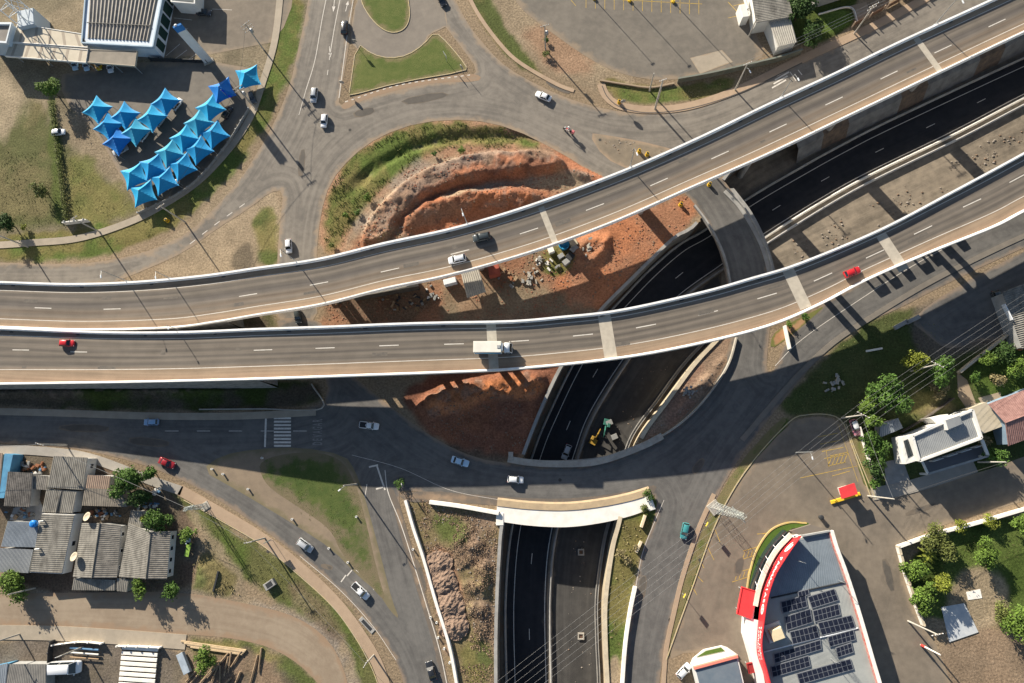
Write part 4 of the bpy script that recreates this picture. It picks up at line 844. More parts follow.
def shed(name, label, cat, px, zs, roofm, wallm, ridge_from=0, pitch=.42, amp=.03, wins=(), walls=True, door=None, inset=.05, group=None):
    """single-pitch house: px = four roof corners, zs = heights of those corners"""
    q = quadpx(px, zs); r = empty(name, base_of(px, np.mean(zs)), label, cat, group)
    q = q[ridge_from:] + q[:ridge_from]
    mb = MB(); corrugated(mb, [p + Vector((0, 0, .06)) for p in q], pitch, amp); part('roof', mb, roofm, r)
    if walls:
        wl = shrink([(p.x, p.y) for p in q], inset); part('wall', MB().prism(wl, 0, [p.z - .04 for p in (q if True else q)]), wallm, r) if ccw(wl) == wl else part('wall', MB().prism(wl[::-1], 0, [p.z - .04 for p in q[::-1]]), wallm, r)
        for (i, n, z, w_, h) in wins:
            c = ccw(wl); windows_on(r, c[i], c[(i + 1) % 4], z, w_, h, n)
    return r
def gable(name, label, cat, west, ridge, east, he, hr, rm1, rm2, wallm, wins=(), he2=None):
    """two-slope house: each of west / ridge / east is (far end px, near end px)"""
    he2 = he2 or he
    W = [G3(*p, he) for p in west]; R_ = [G3(*p, hr) for p in ridge]; E_ = [G3(*p, he2) for p in east]
    c = (W[0] + W[1] + E_[0] + E_[1]) / 4; r = empty(name, (c.x, c.y, 0), label, cat)
    up = Vector((0, 0, .06))
    m1 = MB(); corrugated(m1, [W[0] + up, W[1] + up, R_[1] + up, R_[0] + up]); part('roof_slope', m1, rm1, r)
    m2 = MB(); corrugated(m2, [R_[0] + up, R_[1] + up, E_[1] + up, E_[0] + up]); part('roof_slope', m2, rm2, r)
    rc = MB(); rc.tube([R_[0] + up * 1.6, R_[1] + up * 1.6], .13, 8); part('ridge_cap', rc, rm1, r)
    f = lambda v, d=.05: (v.x + (c.x - v.x) * d, v.y + (c.y - v.y) * d)
    pts = [(f(W[0]), he), (f(W[1]), he), (f(R_[1]), hr), (f(E_[1]), he2), (f(E_[0]), he2), (f(R_[0]), hr)]
    poly = [p[0] for p in pts]; zs = [p[1] - .05 for p in pts]
    if ccw(poly) != poly: poly, zs = poly[::-1], zs[::-1]
    mb = MB(); mb.prism(poly, 0, zs, top=False); part('wall', mb, wallm, r)
    a, b = f(E_[1]), f(E_[0])
    for n, z, w_, h in wins: windows_on(r, a, b, z, w_, h, n)
    return r

# ---- row houses at the lower left
shed('house', 'grey corrugated roof house nearest the shaded western street', 'house', [(53.6, 456), (87.8, 457.6), (83.5, 490), (47.4, 487.4)], [3.6, 3.6, 3.2, 3.2], FIBRO, PLWHITE, wins=((1, 2, 1.6, .9, .9),))
r = shed('house_annex', 'pale low roof in two halves joining the two longest grey roofed row houses', 'house', [(46.6, 489), (77, 491), (73, 513), (42, 512)], [2.9, 2.9, 2.7, 2.7], FIBRO, PLWHITE)
part('gutter', MB().box(((G3(61, 490, 3).x + G3(57, 513, 3).x) / 2, (G3(61, 490, 3).y + G3(57, 513, 3).y) / 2, 2.95), (.25, 5.3, .14), rad(-9)), DARKM, r)
shed('house', 'long grey corrugated roof house with white window wall on its right', 'house', [(42, 514), (74.5, 515), (62, 573.5), (30, 572)], [3.4, 2.9, 2.9, 3.4], FIBRO, PLWHITE, 1, wins=((0, 1, 1.4, 1, 1), (1, 4, 1.7, .8, .9), (2, 1, 1.4, 1, 1), (3, 4, 1.7, .8, .9)), inset=-.015)
shed('house', 'small tiled roof end house under the leafy tree', 'house', [(88, 475), (111, 476), (109, 489), (86, 488)], [3.4, 3.4, 3.1, 3.1], M('old_tile_roof', (.33, .24, .18), (.25, .18, .135), 1, .9), PLWHITE)
shed('house', 'brown grey corrugated house between the leafy tree and the shade-painted gable roof', 'house', [(85, 488), (121, 489.5), (127, 507), (82, 505.5)], [3.2, 3.2, 2.8, 2.8], M('weathered_fibro', (.26, .225, .18), (.18, .155, .125), .9, .9), PLGREY)
gable('house', 'gable roof house with a sunlit left slope and a right slope painted for shade', 'house', ((82, 523), (73, 577)), ((100, 523), (92, 578)), ((121, 525), (117, 578)), 2.8, 3.7, FIBRO, FIBROD, PLGREY, ((3, 1.6, .8, .9),))
gable('house', 'gable roof house at the right end of the row with a white window wall', 'house', ((129, 523), (119, 577)), ((151, 532), (146, 579)), ((171, 531), (167, 579)), 2.8, 3.6, FIBRO, FIBROD, PLWHITE, ((4, 1.6, .8, .9),))
shed('house_annex', 'flat grey porch strip joining the end gable to the yellow tree', 'annex', [(131, 510), (143, 512), (141, 528), (128, 525)], [2.5, 2.5, 2.4, 2.4], FIBRO, PLWHITE)
shed('porch_roof', 'low grey porch roof below the black and grey gable house', 'porch', [(74, 578), (115, 580), (115, 590.5), (72, 590)], [2.5, 2.5, 2.2, 2.2], FIBRO, PLGREY)
shed('porch_roof', 'short porch roof between the two gable houses', 'porch', [(117, 578), (129, 580), (127, 592), (117, 591)], [2.5, 2.5, 2.2, 2.2], FIBRO, PLGREY)
shed('house', 'blue grey metal roof house beside the blue water tank', 'house', [(8, 521), (38.6, 522.6), (36, 547.3), (1, 546.6)], [3.2, 3.2, 3.2, 3.2], ZINC, PLGREY, 0, .3, .03)
shed('house', 'pale metal roof house at the left edge above the green hedge tree', 'house', [(0, 548), (33.5, 549.5), (28.5, 573), (-6, 572)], [3.0, 3.0, 2.8, 2.8], GREYR, PLGREY, 0, .3, .03)
shed('house', 'blackened square roof house beside the blue wall', 'house', [(8, 471.6), (33, 473), (30, 507), (4, 506)], [3.2, 3.0, 2.9, 3.1], BLACKR, PLGREY)
shed('shed', 'small dark lean-to roof between the blackened house and the street house', 'shed', [(35, 475), (48.5, 476), (46.5, 490), (32, 489)], [2.6, 2.6, 2.4, 2.4], FIBROD, PLGREY)
shed('house', 'dark tin roofed house at the left edge beyond the blue wall', 'house', [(-14, 452), (3, 453), (-1, 500), (-18, 499)], [3, 3, 3, 3], M('brown_tin', (.20, .15, .12), (.27, .2, .15), .8), PLBEIGE)
wb = GP([(4.5, 453.5), (13, 454.5), (4, 498), (-1, 498)], 3.1)
solo('boundary_wall', MB().prism(wb, 0, 3.1), PLBLUE, 'bright blue painted wall block at the left edge of the row houses', 'wall')
shed('shed', 'dark pitched shed roof at the lower left corner beside the van', 'shed', [(9, 664), (46, 664), (46, 700), (2, 700)], [2.8, 2.8, 3, 3], M('dark_felt', (.14, .135, .125), (.19, .18, .165), .7), PLGREY)
shed('shed', 'pale blue grey shed corner at the very lower left', 'shed', [(-14, 668), (8, 663), (4, 700), (-14, 700)], [3, 3, 3, 3], ZINC, PLBLUE)
for px, py, s, lab in ((88, 517, 2.0, 'big beige satellite dish above the shade-painted gable roof'), (75, 557, 2.0, 'big beige satellite dish beside the white window wall')):
    c = G3(px, py, 3.8); r = empty('satellite_dish', (c.x, c.y, 2.8), lab, 'satellite dish', 'satellite dishes on the row houses')
    mb = MB(); n = Vector((-.35, .35, .87)).normalized(); u = n.orthogonal().normalized(); v = n.cross(u); rings = 5; k = 18; vs = [c - n * .0]
    for s_, off in ((1, 0), (-1, -.05)):
        for i in range(1, rings + 1):
            for j in range(k):
                a = 2 * math.pi * j / k; rr = s / 2 * i / rings; vs.append(c + (u * math.cos(a) + v * math.sin(a)) * rr + n * (rr * rr * .35 + off))
    fs = [(0, 1 + j, 1 + (j + 1) % k) for j in range(k)]
    for i in range(rings - 1): fs += [(1 + i * k + j, 1 + (i + 1) * k + j, 1 + (i + 1) * k + (j + 1) % k, 1 + i * k + (j + 1) % k) for j in range(k)]
    o = 1 + rings * k; fs += [(o + i * k + j, o + i * k + (j + 1) % k, o + (i + 1) * k + (j + 1) % k, o + (i + 1) * k + j) for i in range(rings - 1) for j in range(k)]
    fs += [(1 + (rings - 1) * k + j, o + (rings - 1) * k + j, o + (rings - 1) * k + (j + 1) % k, 1 + (rings - 1) * k + (j + 1) % k) for j in range(k)]
    part('reflector', mb.add(vs, fs), M('dish_beige', (.50, .43, .33), (.42, .36, .27), 2), r, True); part('mast', MB().tube([(c.x, c.y, 2.6), c - n * .05], .06), STEELG, r)
    part('feed_horn', MB().tube([c + u * s * .4 + n * .1, c + n * .8, c + n * .75 - u * .1], .03, 6), STEELG, r)
for px, py, h, lab in ((43, 521, 3.9, 'metal flue pipe on the long grey roof, upper one'), (39, 549, 3.9, 'metal flue pipe on the long grey roof, lower one')):
    c = G3(px, py, h); solo('chimney_pipe', MB().tube([(c.x, c.y, 2.9), c, c + Vector((-.9, -.1, .1))], .16, 10), STEELG, lab, 'flue')
c = G3(32, 524, 4.3); t = empty('water_tank', (c.x, c.y, 3.2), 'round blue plastic water tank on the metal roof', 'water tank')
part('tank', MB().lathe((c.x, c.y, 3.2), [(.62, 0), (.75, .3), (.8, .85), (.78, .95), (.5, 1.1), (.05, 1.15)], 20), M('tank_blue', (.02, .22, .62), rough=.4), t, True)
part('lid', MB().lathe((c.x, c.y, 4.3), [(.34, 0), (.34, .07), (.02, .09)], 16), M('tank_blue_lid', (.015, .16, .5), rough=.4), t)
# yard clutter behind the row houses
JUNK = [M('junk_white', (.6, .58, .54)), M('junk_rust', (.24, .10, .05)), M('junk_blue', (.10, .2, .32)), M('junk_grey', (.22, .22, .21)), M('junk_wood', (.30, .21, .13))]
def junk_heap(label, px, py, rx, n, seed, zb=0, spread=(1, 1), mats=JUNK):
    rg = random.Random(seed); c = G3(px, py, zb); r = empty('junk_pile', c, label, 'junk pile')
    for k in range(n):
        a, d = rg.random() * 6.28, rg.random() ** .6 * rx; s = (rg.uniform(.3, 1.1), rg.uniform(.25, .7), rg.uniform(.15, .6))
        part(rg.choice(['crate', 'board', 'scrap_sheet']), MB().cbox((c.x + math.cos(a) * d * spread[0], c.y + math.sin(a) * d * spread[1], zb + s[2] / 2 + .25 * rg.random()), s, rg.random() * 3, .04), rg.choice(mats), r)
junk_heap('scattered junk and bins behind the blackened house', 33, 468, 3.0, 22, 1, 0, (1.2, .5)); junk_heap('scrap and planks in the gap above the shade-painted gable house', 106, 514, 2.4, 22, 2, 0, (1.6, .5))
junk_heap('junk piled on the pale slab by the blue water tank', 24, 512, 2.4, 14, 3, 0, (1.6, .5)); junk_heap('white appliances and junk beside the yellow tree', 150, 506, 1.6, 12, 4, 0, (1.8, .5), [JUNK[0], JUNK[0], JUNK[2], JUNK[3]])
junk_heap('white bins and rubbish at the road edge of the leafy tree', 158, 491, 1.0, 7, 5, 0, (1, .8), [JUNK[0], JUNK[2]])
solo('yard_slab', MB().prism(GP([(14, 508), (40, 500), (46, 514), (40, 522), (10, 520)]), 0, .1), CONP, 'pale concrete yard slab between the blackened house and the metal roof', 'concrete slab')

# ---- showroom at the top left
r = empty('showroom', (*G(122, 20), 0), 'large showroom building with ribbed grey roof above the car park', 'building')
RT = [(88, -30), (168, -30), (153, 47), (82, 43)]
zz = 4.7; q = quadpx(RT, [zz] * 4)
part('wall', MB().prism([(p.x, p.y) for p in q], 0, zz - .1), M('blue_white_wall', (.60, .66, .72), (.52, .58, .64), .4), r)
roof = quadpx([(91, -30), (164, -30), (149, 41), (87, 38)], [zz + .05] * 4)
mb = MB(); corrugated(mb, roof, 1.05, .16, thick=.1); part('roof', mb, M('showroom_roof', (.30, .27, .23), (.20, .18, .155), .5, .7), r)
for a, b in (((82, 43), (153, 47)), ((153, 47), (168, -30)), ((88, -30), (82, 43))):
    p, q2 = G3(*a, zz), G3(*b, zz); part('parapet', MB().sweep([(p.x, p.y, zz - .6), ((p.x + q2.x) / 2, (p.y + q2.y) / 2, zz - .6), (q2.x, q2.y, zz - .6)], [(-.16, 0), (-.16, .85), (.16, .85), (.16, 0)]), M('parapet_blue', (.38, .47, .55), (.32, .41, .48), .4), r)
a, b = G(153, 49, 0), G(164, -6, 0)
for k in range(6):
    c = lerp(G(153, 46, zz), G(168, -28, zz), (k + .45) / 6); part('window', MB().box((c[0] + .06, c[1], 2.2), (.16, 2.6, 3.2), rad(-12)), M('green_glass', (.02, .045, .04), rough=.15), r)
st = quadpx([(87, 22.5), (150, 25.5)], [zz + .24] * 2); part('ridge_gap', MB().tube(st, .12, 6), DARKM, r)
# canopies in front of it
def canopy(label, px, h, mat, edge, posts, strips=0, group=None):
    q = GP(px, h); r = empty('canopy', base_of(px, h), label, 'canopy', group); part('roof', MB().prism(q, h - .25, h, bot=True), mat, r)
    part('fascia', MB().sweep([(a, b, h - .5) for a, b in q + q[:1]], [(-.08, 0), (-.08, .62), (.08, .62), (.08, 0)]), edge, r)
    for p in posts: c = G(*p, h); part('post', MB().tube([(*c, 0), (*c, h - .2)], .12, 8), STEELG, r)
    for k in range(strips):
        a0 = lerp(q[0], q[1], (k + .5) / strips); b0 = lerp(q[3], q[2], (k + .5) / strips); mb = MB(); line_strip(mb, [a0, lerp(a0, b0, .5), b0], .7, h + .012); part('roof_joint', mb, M('canopy_joint', (.33, .28, .22)), r)
    return r
CANB = M('canopy_beige', (.52, .46, .36), (.45, .40, .31), .5, .8)
canopy('long beige slab canopy between the steel frame tower and the showroom', [(10, 43), (88, 50), (86, 62.5), (5, 56)], 4.4, CANB, CONW, [(10, 52), (40, 56), (62, 58), (84, 60)], 6)
canopy('upper beige slab canopy touching the showroom corner', [(18, 24), (82, 34), (88, 47.5), (12, 42)], 4.6, CANB, CONW, [(20, 30), (75, 36)], 5)
canopy('grey brown flat canopy along the showroom front with parked cars under its edge', [(88, 50), (137, 51), (135, 66), (86, 62)], 4.2, M('canopy_grey', (.27, .235, .19), (.21, .185, .15), .5), M('canopy_edge', (.42, .37, .29)), [(90, 60), (112, 63), (132, 64)])
r = empty('showroom_annex', (*G(5, 32), 0), 'grey flat roofed block with blue white parapet at the left edge by the steel frame', 'building')
q = GP([(-20, 24), (12, 24), (7, 43), (-20, 41)], 6.0); part('wall', MB().prism(q, 0, 5.7), M('annex_wall', (.5, .58, .65)), r); part('roof', MB().prism(shrink(q, .06), 5.6, 5.75), M('annex_roof', (.22, .20, .18), (.17, .155, .14), .5), r)
part('parapet', MB().sweep([(a, b, 5.6) for a, b in q + q[:1]], [(-.3, 0), (-.3, .75), (.3, .75), (.3, 0)]), M('annex_parapet', (.58, .62, .65)), r)
# the steel advertising frame
r = empty('steel_tower', (*G(27, 22), 0), 'tall white lattice steel sign frame leaning over the left canopy', 'steel frame')
part('base_block', MB().cbox((*G(26, 18, 5.6), 2.9), (4.2, 4.6, 5.8), .2, .1), M('tower_block', (.44, .49, .53)), r)
cx, cy = G(24, 17, 5.6); legs = [(-1.7, -1.7), (1.7, -1.7), (1.7, 1.7), (-1.7, 1.7)]
for a, b in legs: part('leg', MB().tube([(cx + a, cy + b, 5.5), (cx + a, cy + b, 13)], .13, 6), STEELW, r)
for k in range(3):
    z = 5.6 + k * 2.5
    for i in range(4):
        a, b = legs[i], legs[(i + 1) % 4]; part('brace', MB().tube([(cx + a[0], cy + a[1], z), (cx + b[0], cy + b[1], z + 2.4)], .08, 6), STEELW, r)
# brown annex shadow maker behind: neighbouring block top right of showroom
r = empty('shop_block', (*G(190, -6), 0), 'small white block with dark glass beside the black car at the top', 'building')
q = GP([(166, -25), (196, -25), (195, 4), (172, 2)], 4.2); part('wall', MB().prism(q, 0, 4.2), PLWHITE, r); part('roof', MB().prism(shrink(q, .12), 4.15, 4.3), M('dark_flat_roof', (.10, .11, .11)), r)
part('parapet', MB().sweep([(a, b, 4.0) for a, b in q + q[:1]], [(-.2, 0), (-.2, .5), (.2, .5), (.2, 0)]), PLWHITE, r)
# totem sign
a = G3(209, 62); r = empty('totem_sign', a, 'tall white totem sign slab with a blue top between showroom and tents', 'sign')
TH = 14.5; rz = rad(24); part('panel', MB().cbox((a.x, a.y, TH / 2 - .9), (2.0, .55, TH - 1.8), rz, .05), M('totem_grey', (.62, .62, .61), (.54, .54, .53), .3), r); part('blue_cap', MB().cbox((a.x, a.y, TH - .9), (2.02, .57, 1.8), rz, .05), M('totem_blue', (.03, .16, .42)), r)
part('lamp', MB().lathe((a.x - .3, a.y, TH), [(.3, 0), (.34, .15), (.1, .3)], 10), STEELW, r); part('footing', MB().cbox((a.x, a.y, .2), (2.6, 1.1, .4), rz, .06), CON, r)

# ---- top right sheds and yard
shed('warehouse', 'grey corrugated shed at the edge of the top parking lot', 'shed', [(747, -30), (782, -30), (793, 17), (756, 23)], [5, 5, 4.6, 4.6], FIBRO, PLWHITE, 3)
shed('lean_to', 'pale ribbed lean-to roof hanging below the grey shed', 'shed', [(768, 20), (790, 16), (797, 42), (778, 47)], [4, 4, 3.6, 3.6], M('pale_fibro', (.42, .39, .33), (.33, .31, .27), .9), PLWHITE, 0, .5, .06)
part_ = empty('gate_house', (*G(743, 10), 0), 'white gatehouse block with arched corner at the top parking lot', 'gatehouse'); part('wall', MB().cbox((*G(744, 11, 3), 1.6), (1.6, 3.4, 3.2), rad(10), .1), PLWHITE, part_); part('pillar', MB().tube([(*G(745, 16, 1.5), 0), (*G(745, 16, 1.5), 3.1)], .6, 14), PLWHITE, part_); part('beam', MB().tube([G3(743, -6, 3.1), G3(748, 9, 3.1)], .35, 8), PLWHITE, part_)
# black topped walls round the lot
def wall_run(label, px, h, wd, mat, cat='wall', cap=None, name='boundary_wall', posts=0):
    P = spline(GP(px), max(2, len(px)) * 8) if len(px) > 2 else np.array(GP(px)); r = empty(name, (P[0][0], P[0][1], 0), label, cat)
    part('panel', MB().sweep([(*p, 0) for p in P], [(-wd / 2, 0), (-wd / 2, h), (wd / 2, h), (wd / 2, 0)]), mat, r)
    if cap: part('coping', MB().sweep([(*p, h) for p in P], [(-wd * .75, 0), (-wd * .75, .08), (wd * .75, .08), (wd * .75, 0)]), cap, r)
    for k in range(posts):
        p = P[int(k * (len(P) - 1) / max(1, posts - 1))]; part('post', MB().cbox((*p, h / 2 + .1), (.3, .3, h + .2), 0, .03), cap or mat, r)
    return r
wall_run('dark block wall along the south edge of the top parking lot', [(677, 83), (710, 77), (745, 69), (775, 62), (800, 54)], 2.0, .25, M('mossy_wall', (.10, .11, .09), (.16, .15, .12), .8), cap=M('mossy_cap', (.17, .18, .15)))
wall_run('low tiled retaining wall west of the dark block wall', [(600, 81), (625, 85), (650, 88), (674, 84)], .5, .35, PAVE)
shed('house', 'house at the top edge beside the lush lawn, roof painted dark for shade', 'house', [(806, -40), (872, -40), (866, -16), (816, 0)], [3.6, 3.6, 3.6, 3.6], M('shade_painted_roof', (.06, .065, .07), (.10, .105, .11), .4), PLGREY)  # roof colour painted dark in place of shade falling here
r = wall_run('pale edged low wall around the small lush lawn', [(818, 15), (849, 8), (857, 22)], .5, .18, CONW)
solo('driveway', MB().prism(GP([(850, 6), (866, 2), (872, 16), (858, 24)]), 0, .05), PAVE, kind='structure')
for k in range(7):
    px = 858 + k * 17; py = 24 - k * 9.2; c = G3(px, py); r = empty('frontage_gate', c, 'rusty steel gate panel along the north street, number %s from the lush lawn' % ['one', 'two', 'three', 'four', 'five', 'six', 'seven'][k], 'gate', 'gate panels along the north street')
    rz = rad(29); mb = MB()
    part('panel', MB().cbox((c.x, c.y, .95), (3.4, .07, 1.7), rz, .02), M('rust_gate', (.20, .11, .07), (.13, .075, .05), 1.5), r)
    for s in (-1.75, 1.75): part('post', MB().cbox((c.x + s * math.cos(rz), c.y + s * math.sin(rz), 1.1), (.25, .25, 2.2), rz, .03), M('gate_post', (.40, .30, .22)), r)

# ---- right: white house, pink roof house, edge warehouse
r = empty('villa', (*G(940, 440), 0), 'modern white house with grey ribbed flat roof and white parapets', 'house')
RQ = [(912, 436), (972, 410), (981, 438), (919, 461)]; h = 6.2; q = GP(RQ, h)
part('wall', MB().prism(q, 0, h - .2), PLWHITE, r); rr = quadpx([(914, 438), (970, 414), (978, 436), (920, 458)], [h - .12] * 4); mb = MB(); corrugated(mb, rr, .35, .03, thick=.05); part('roof', mb, GREYR, r)
for i in range(4):
    a, b = q[i], q[(i + 1) % 4]; part('parapet', MB().sweep([(*a, h - .4), (*lerp(a, b, .5), h - .4), (*b, h - .4)], [(-.22, 0), (-.22, .75), (.22, .75), (.22, 0)]), PLWHITE, r)
wing = GP([(902, 437), (912, 434), (920, 460), (906, 464)], 4.6); part('wing_wall', MB().prism(wing, 0, 4.6), PLWHITE, r); part('wing_glass', MB().prism(shrink(GP([(903, 440), (908, 438), (914, 456), (908, 459)], 4.65), .1), 4.5, 4.68), GLASSD, r)
part('upper_room', MB().prism(GP([(945, 420), (960, 415), (963, 424), (948, 430)], 7.4), 5.9, 7.3), PLWHITE, r); part('upper_roof', MB().prism(shrink(GP([(945, 420), (960, 415), (963, 424), (948, 430)], 7.4), .08), 7.25, 7.42), GREYR, r)
part('side_frame', MB().prism(GP([(930, 418), (948, 414), (950, 420), (936, 423)], 4), 0, 4.0), PLWHITE, r)
cp = GP([(921, 459), (982, 440), (988, 456), (928, 474)], 3.0); part('pergola_beam', MB().sweep([(*cp[0], 2.8), (*lerp(cp[0], cp[3], .5), 2.8), (*cp[3], 2.8)], [(-.2, 0), (-.2, .35), (.2, .35), (.2, 0)]), PLWHITE, r)
part('pergola_beam', MB().sweep([(*cp[3], 2.8), (*lerp(cp[3], cp[2], .5), 2.8), (*cp[2], 2.8)], [(-.2, 0), (-.2, .35), (.2, .35), (.2, 0)]), PLGREY, r); part('pergola_beam', MB().sweep([(*cp[1], 2.8), (*lerp(cp[1], cp[2], .5), 2.8), (*cp[2], 2.8)], [(-.3, 0), (-.3, .35), (.3, .35), (.3, 0)]), PLWHITE, r)
for p in (cp[2], cp[3]): part('pergola_post', MB().cbox((*p, 1.4), (.4, .4, 2.8), .3, .03), PLWHITE, r)
part('terrace', MB().prism(GP([(923, 462), (982, 443), (987, 455), (929, 473)]), 0, .14), M('dark_terrace', (.13, .135, .15)), r)
windows_on(r, G(925, 462), G(980, 444), 1.6, 2.0, 2.0, 4)
solo('flat_roof', MB().prism(GP([(968, 409), (986, 402), (1006, 425), (982, 434)], 3.4), 0, 3.4), M('beige_roof', (.48, .42, .32), (.40, .35, .26), .4), 'beige flat roof garage between the white house and the pink tiled roof', 'garage')
gable('house', 'house with a pink clay tile roof at the right edge', 'house', ((988, 404), (1060, 376)), ((1005, 423), (1070, 398)), ((1008, 446), (1080, 420)), 4.0, 5.2, TILER, TILER, M('slate_blue_wall', (.22, .30, .38), (.17, .24, .31), .6), ((3, 1.7, 1.0, 1.0),), 4.0)
solo('patio', MB().prism(GP([(978, 398), (1000, 392), (1002, 400), (984, 408)]), 0, .06), PAVE, kind='structure')
shed('shed', 'small blue grey shed roof under the trees left of the white house', 'shed', [(880, 424), (898, 418), (903, 428), (879, 438)], [2.6, 2.6, 2.4, 2.4], ZINC, PLGREY)
shed('warehouse', 'grey ribbed warehouse roof cut by the right edge', 'warehouse', [(1002, 292), (1060, 270), (1075, 340), (1022, 349)], [4.4, 4.4, 4.2, 4.2], FIBRO, PLGREY, 3, .5, .07)
r = empty('shop_sign', (*G(1009, 312, 4), 0), 'white signboard on the wall of the right edge warehouse', 'sign'); part('board', MB().cbox((*G(1008, 312, 4.6), 4.4), (.22, 3.6, 1.1), rad(20), .04), STEELW, r); part('panel', MB().cbox((*G(1007.2, 311, 4.6), 4.4), (.08, 1.7, .8), rad(20), .02), M('sign_grey', (.45, .5, .53)), r)
for s in (-1, 1): part('bracket', MB().tube([(*G(1010, 312 + 8 * s, 3), 0), (*G(1010, 312 + 8 * s, 3), 4.4)], .09), STEELG, r)
wall_run('pale stone garden wall in front of the right edge garden', [(957, 373), (968, 364), (985, 351), (1004, 336)], 1.3, .5, M('pale_stone', (.52, .46, .36), (.42, .37, .29), 1.2))
wall_run('brown terracotta wall by the garden corner', [(1008, 338), (1012, 346), (1020, 350)], 1.2, .4, M('terracotta', (.40, .17, .08)))
solo('driveway', MB().prism(GP([(957, 372), (967, 380), (976, 404), (966, 408), (958, 396)]), 0, .05), PAVE, kind='structure')
solo('driveway', MB().prism(GP([(884, 462), (902, 458), (910, 480), (886, 488)]), 0, .05), CONP, kind='structure')
wall_run('dark slatted fence running below the trees toward the white house', [(900, 432), (925, 417), (950, 399)], 1.4, .2, M('dark_slats', (.06, .05, .045), (.13, .11, .09), 2), 'fence', posts=6)
wall_run('white garden wall beside the green verge of the drugstore lot', [(858, 427), (866, 455), (876, 485)], 1.2, .25, CONW)
wall_run('white boundary wall along the street side of the lawn lot', [(896, 546), (930, 534), (975, 522), (1030, 506)], 1.5, .35, CONW, cap=CONW)
wall_run('white boundary wall with tan posts on the left side of the lawn lot', [(896, 546), (904, 575), (913, 602), (921, 624)], 1.4, .3, CONW, cap=PLBEIGE, posts=9)
solo('yard_slab', MB().prism(GP([(941, 607), (964, 603), (978, 632), (949, 642)]), 0, .16), M('bluish_slab', (.40, .43, .46), (.52, .53, .53), .7, .8), 'broken blue grey concrete slab in the lawn lot', 'concrete slab')
solo('yard_slab', MB().prism(GP([(966, 592), (980, 589), (982, 598), (968, 600)]), 0, .07), CONW, 'small white concrete patch in the lawn lot', 'concrete slab')

# ---- drugstore with the curved red fascia
r = empty('drugstore', (*G(810, 620), 0), 'drugstore with curved red and white fascia and solar panels on a grey roof', 'shop')
H = 4.8
FRB = [(793, 538), (778.5, 556), (766.5, 582), (760.5, 603.5), (757, 634.5), (757, 653.6), (763, 673), (770, 700)]      # foot of the red fascia
FRT = [(801, 536), (787.5, 555), (775, 576), (767.5, 599), (763.2, 627), (761.8, 649), (768, 675), (775, 702)]             # top of it
ZB, ZT = 3.2, 7.6
ROOF = [(799, 538), (831, 531), (836, 548), (845, 572), (858, 612), (872, 660), (884, 700)]
fb, ft = spline(GP(FRB, ZB), 60), spline(GP(FRT, ZT), 60); inner = [(p[0] + .5, p[1]) for p in (fb * .5 + ft * .5)]
rf = [tuple(p) for p in inner] + GP(ROOF, H)[::-1]
part('wall', MB().prism(rf, 0, H - .3), PLWHITE, r)
part('roof', MB().prism(shrink(rf, .01), H - .32, H - .2), M('membrane_roof', (.35, .36, .34), (.29, .30, .285), .3, .6), r)
dk_ = [p for p in inner if p[1] > G(768, 598, H)[1]] ; dk_ = [tuple(p) for p in dk_] + GP([(768, 598), (845, 584), (838, 562), (830, 534), (801, 540)], H); part('ribbed_roof', MB().prism(dk_, H - .3, H - .14), M('ribbed_zinc', (.215, .255, .29), (.17, .205, .235), .5, .5, .2), r)
rb = MB()
for k in range(1, 30):
    t = k / 30; a = lerp(G(795, 543, H), G(830, 535, H), t); b = lerp(G(772, 597, H), G(845, 584, H), t); rb.tube([(*a, H - .13), (*b, H - .13)], .035, 4)
part('roof_rib', rb, M('rib_zinc', (.25, .285, .315), rough=.5), r)
part('gutter', MB().tube([G3(771, 598, H - .1), G3(845, 582, H - .1)], .16, 6), DARKM, r); part('gutter', MB().tube([G3(764, 652, H - .1), G3(858, 628, H - .1)], .12, 6), STEELW, r)
def slab_between(lo, hi, zl, zh, th):
    """upright curved panel between a foot line and a top line, th metres thick towards the building"""
    n = len(lo); vs = []
    for i in range(n): vs += [(*lo[i], zl), (*hi[i], zh), (hi[i][0] + th, hi[i][1], zh), (lo[i][0] + th, lo[i][1], zl)]
    return MB().add(vs, [(i * 4 + j, i * 4 + 4 + j, i * 4 + 4 + (j + 1) % 4, i * 4 + (j + 1) % 4) for i in range(n - 1) for j in range(4)] + [(0, 1, 2, 3), (n * 4 - 1, n * 4 - 2, n * 4 - 3, n * 4 - 4)])
part('fascia', slab_between(fb, ft, ZB, ZT, .14), REDP, r)
rp = spline(GP(ROOF[1:], H + .6), 30); part('parapet', MB().sweep([(*p, H - .4) for p in rp], [(-.1, 0), (-.1, 1.0), (.55, 1.0), (.55, 0)]), CONW, r); part('parapet_trim', MB().sweep([(*p, H - .4) for p in rp], [(-.32, 0), (-.32, .75), (-.102, .75), (-.102, 0)]), M('trim_red', (.42, .10, .08), (.5, .3, .26), 1.5), r)
bk = GP([(803, 536), (831, 531)], H + .6); part('parapet', MB().sweep([(*bk[0], H - .4), (*lerp(bk[0], bk[1], .5), H - .4), (*bk[1], H - .4)], [(-.15, 0), (-.15, .9), (.15, .9), (.15, 0)]), PLGREY, r)
part('hood', MB().prism(GP([(799, 535), (829, 530), (811, 524.5), (790, 531)], 4), 3.2, 4.0, bot=True), M('hood_brown', (.17, .145, .12)), r)
c1 = spline(GP([(791, 534), (777, 549), (767, 566), (759, 587), (755, 606)], 3.4), 40); part('canopy', MB().sweep([(*p, 3.0) for p in c1], [(-.35, 0), (-.35, .4), (.55, .4), (.55, 0)]), M('canopy_cream', (.74, .72, .62), (.60, .58, .48), .6, .8), r)
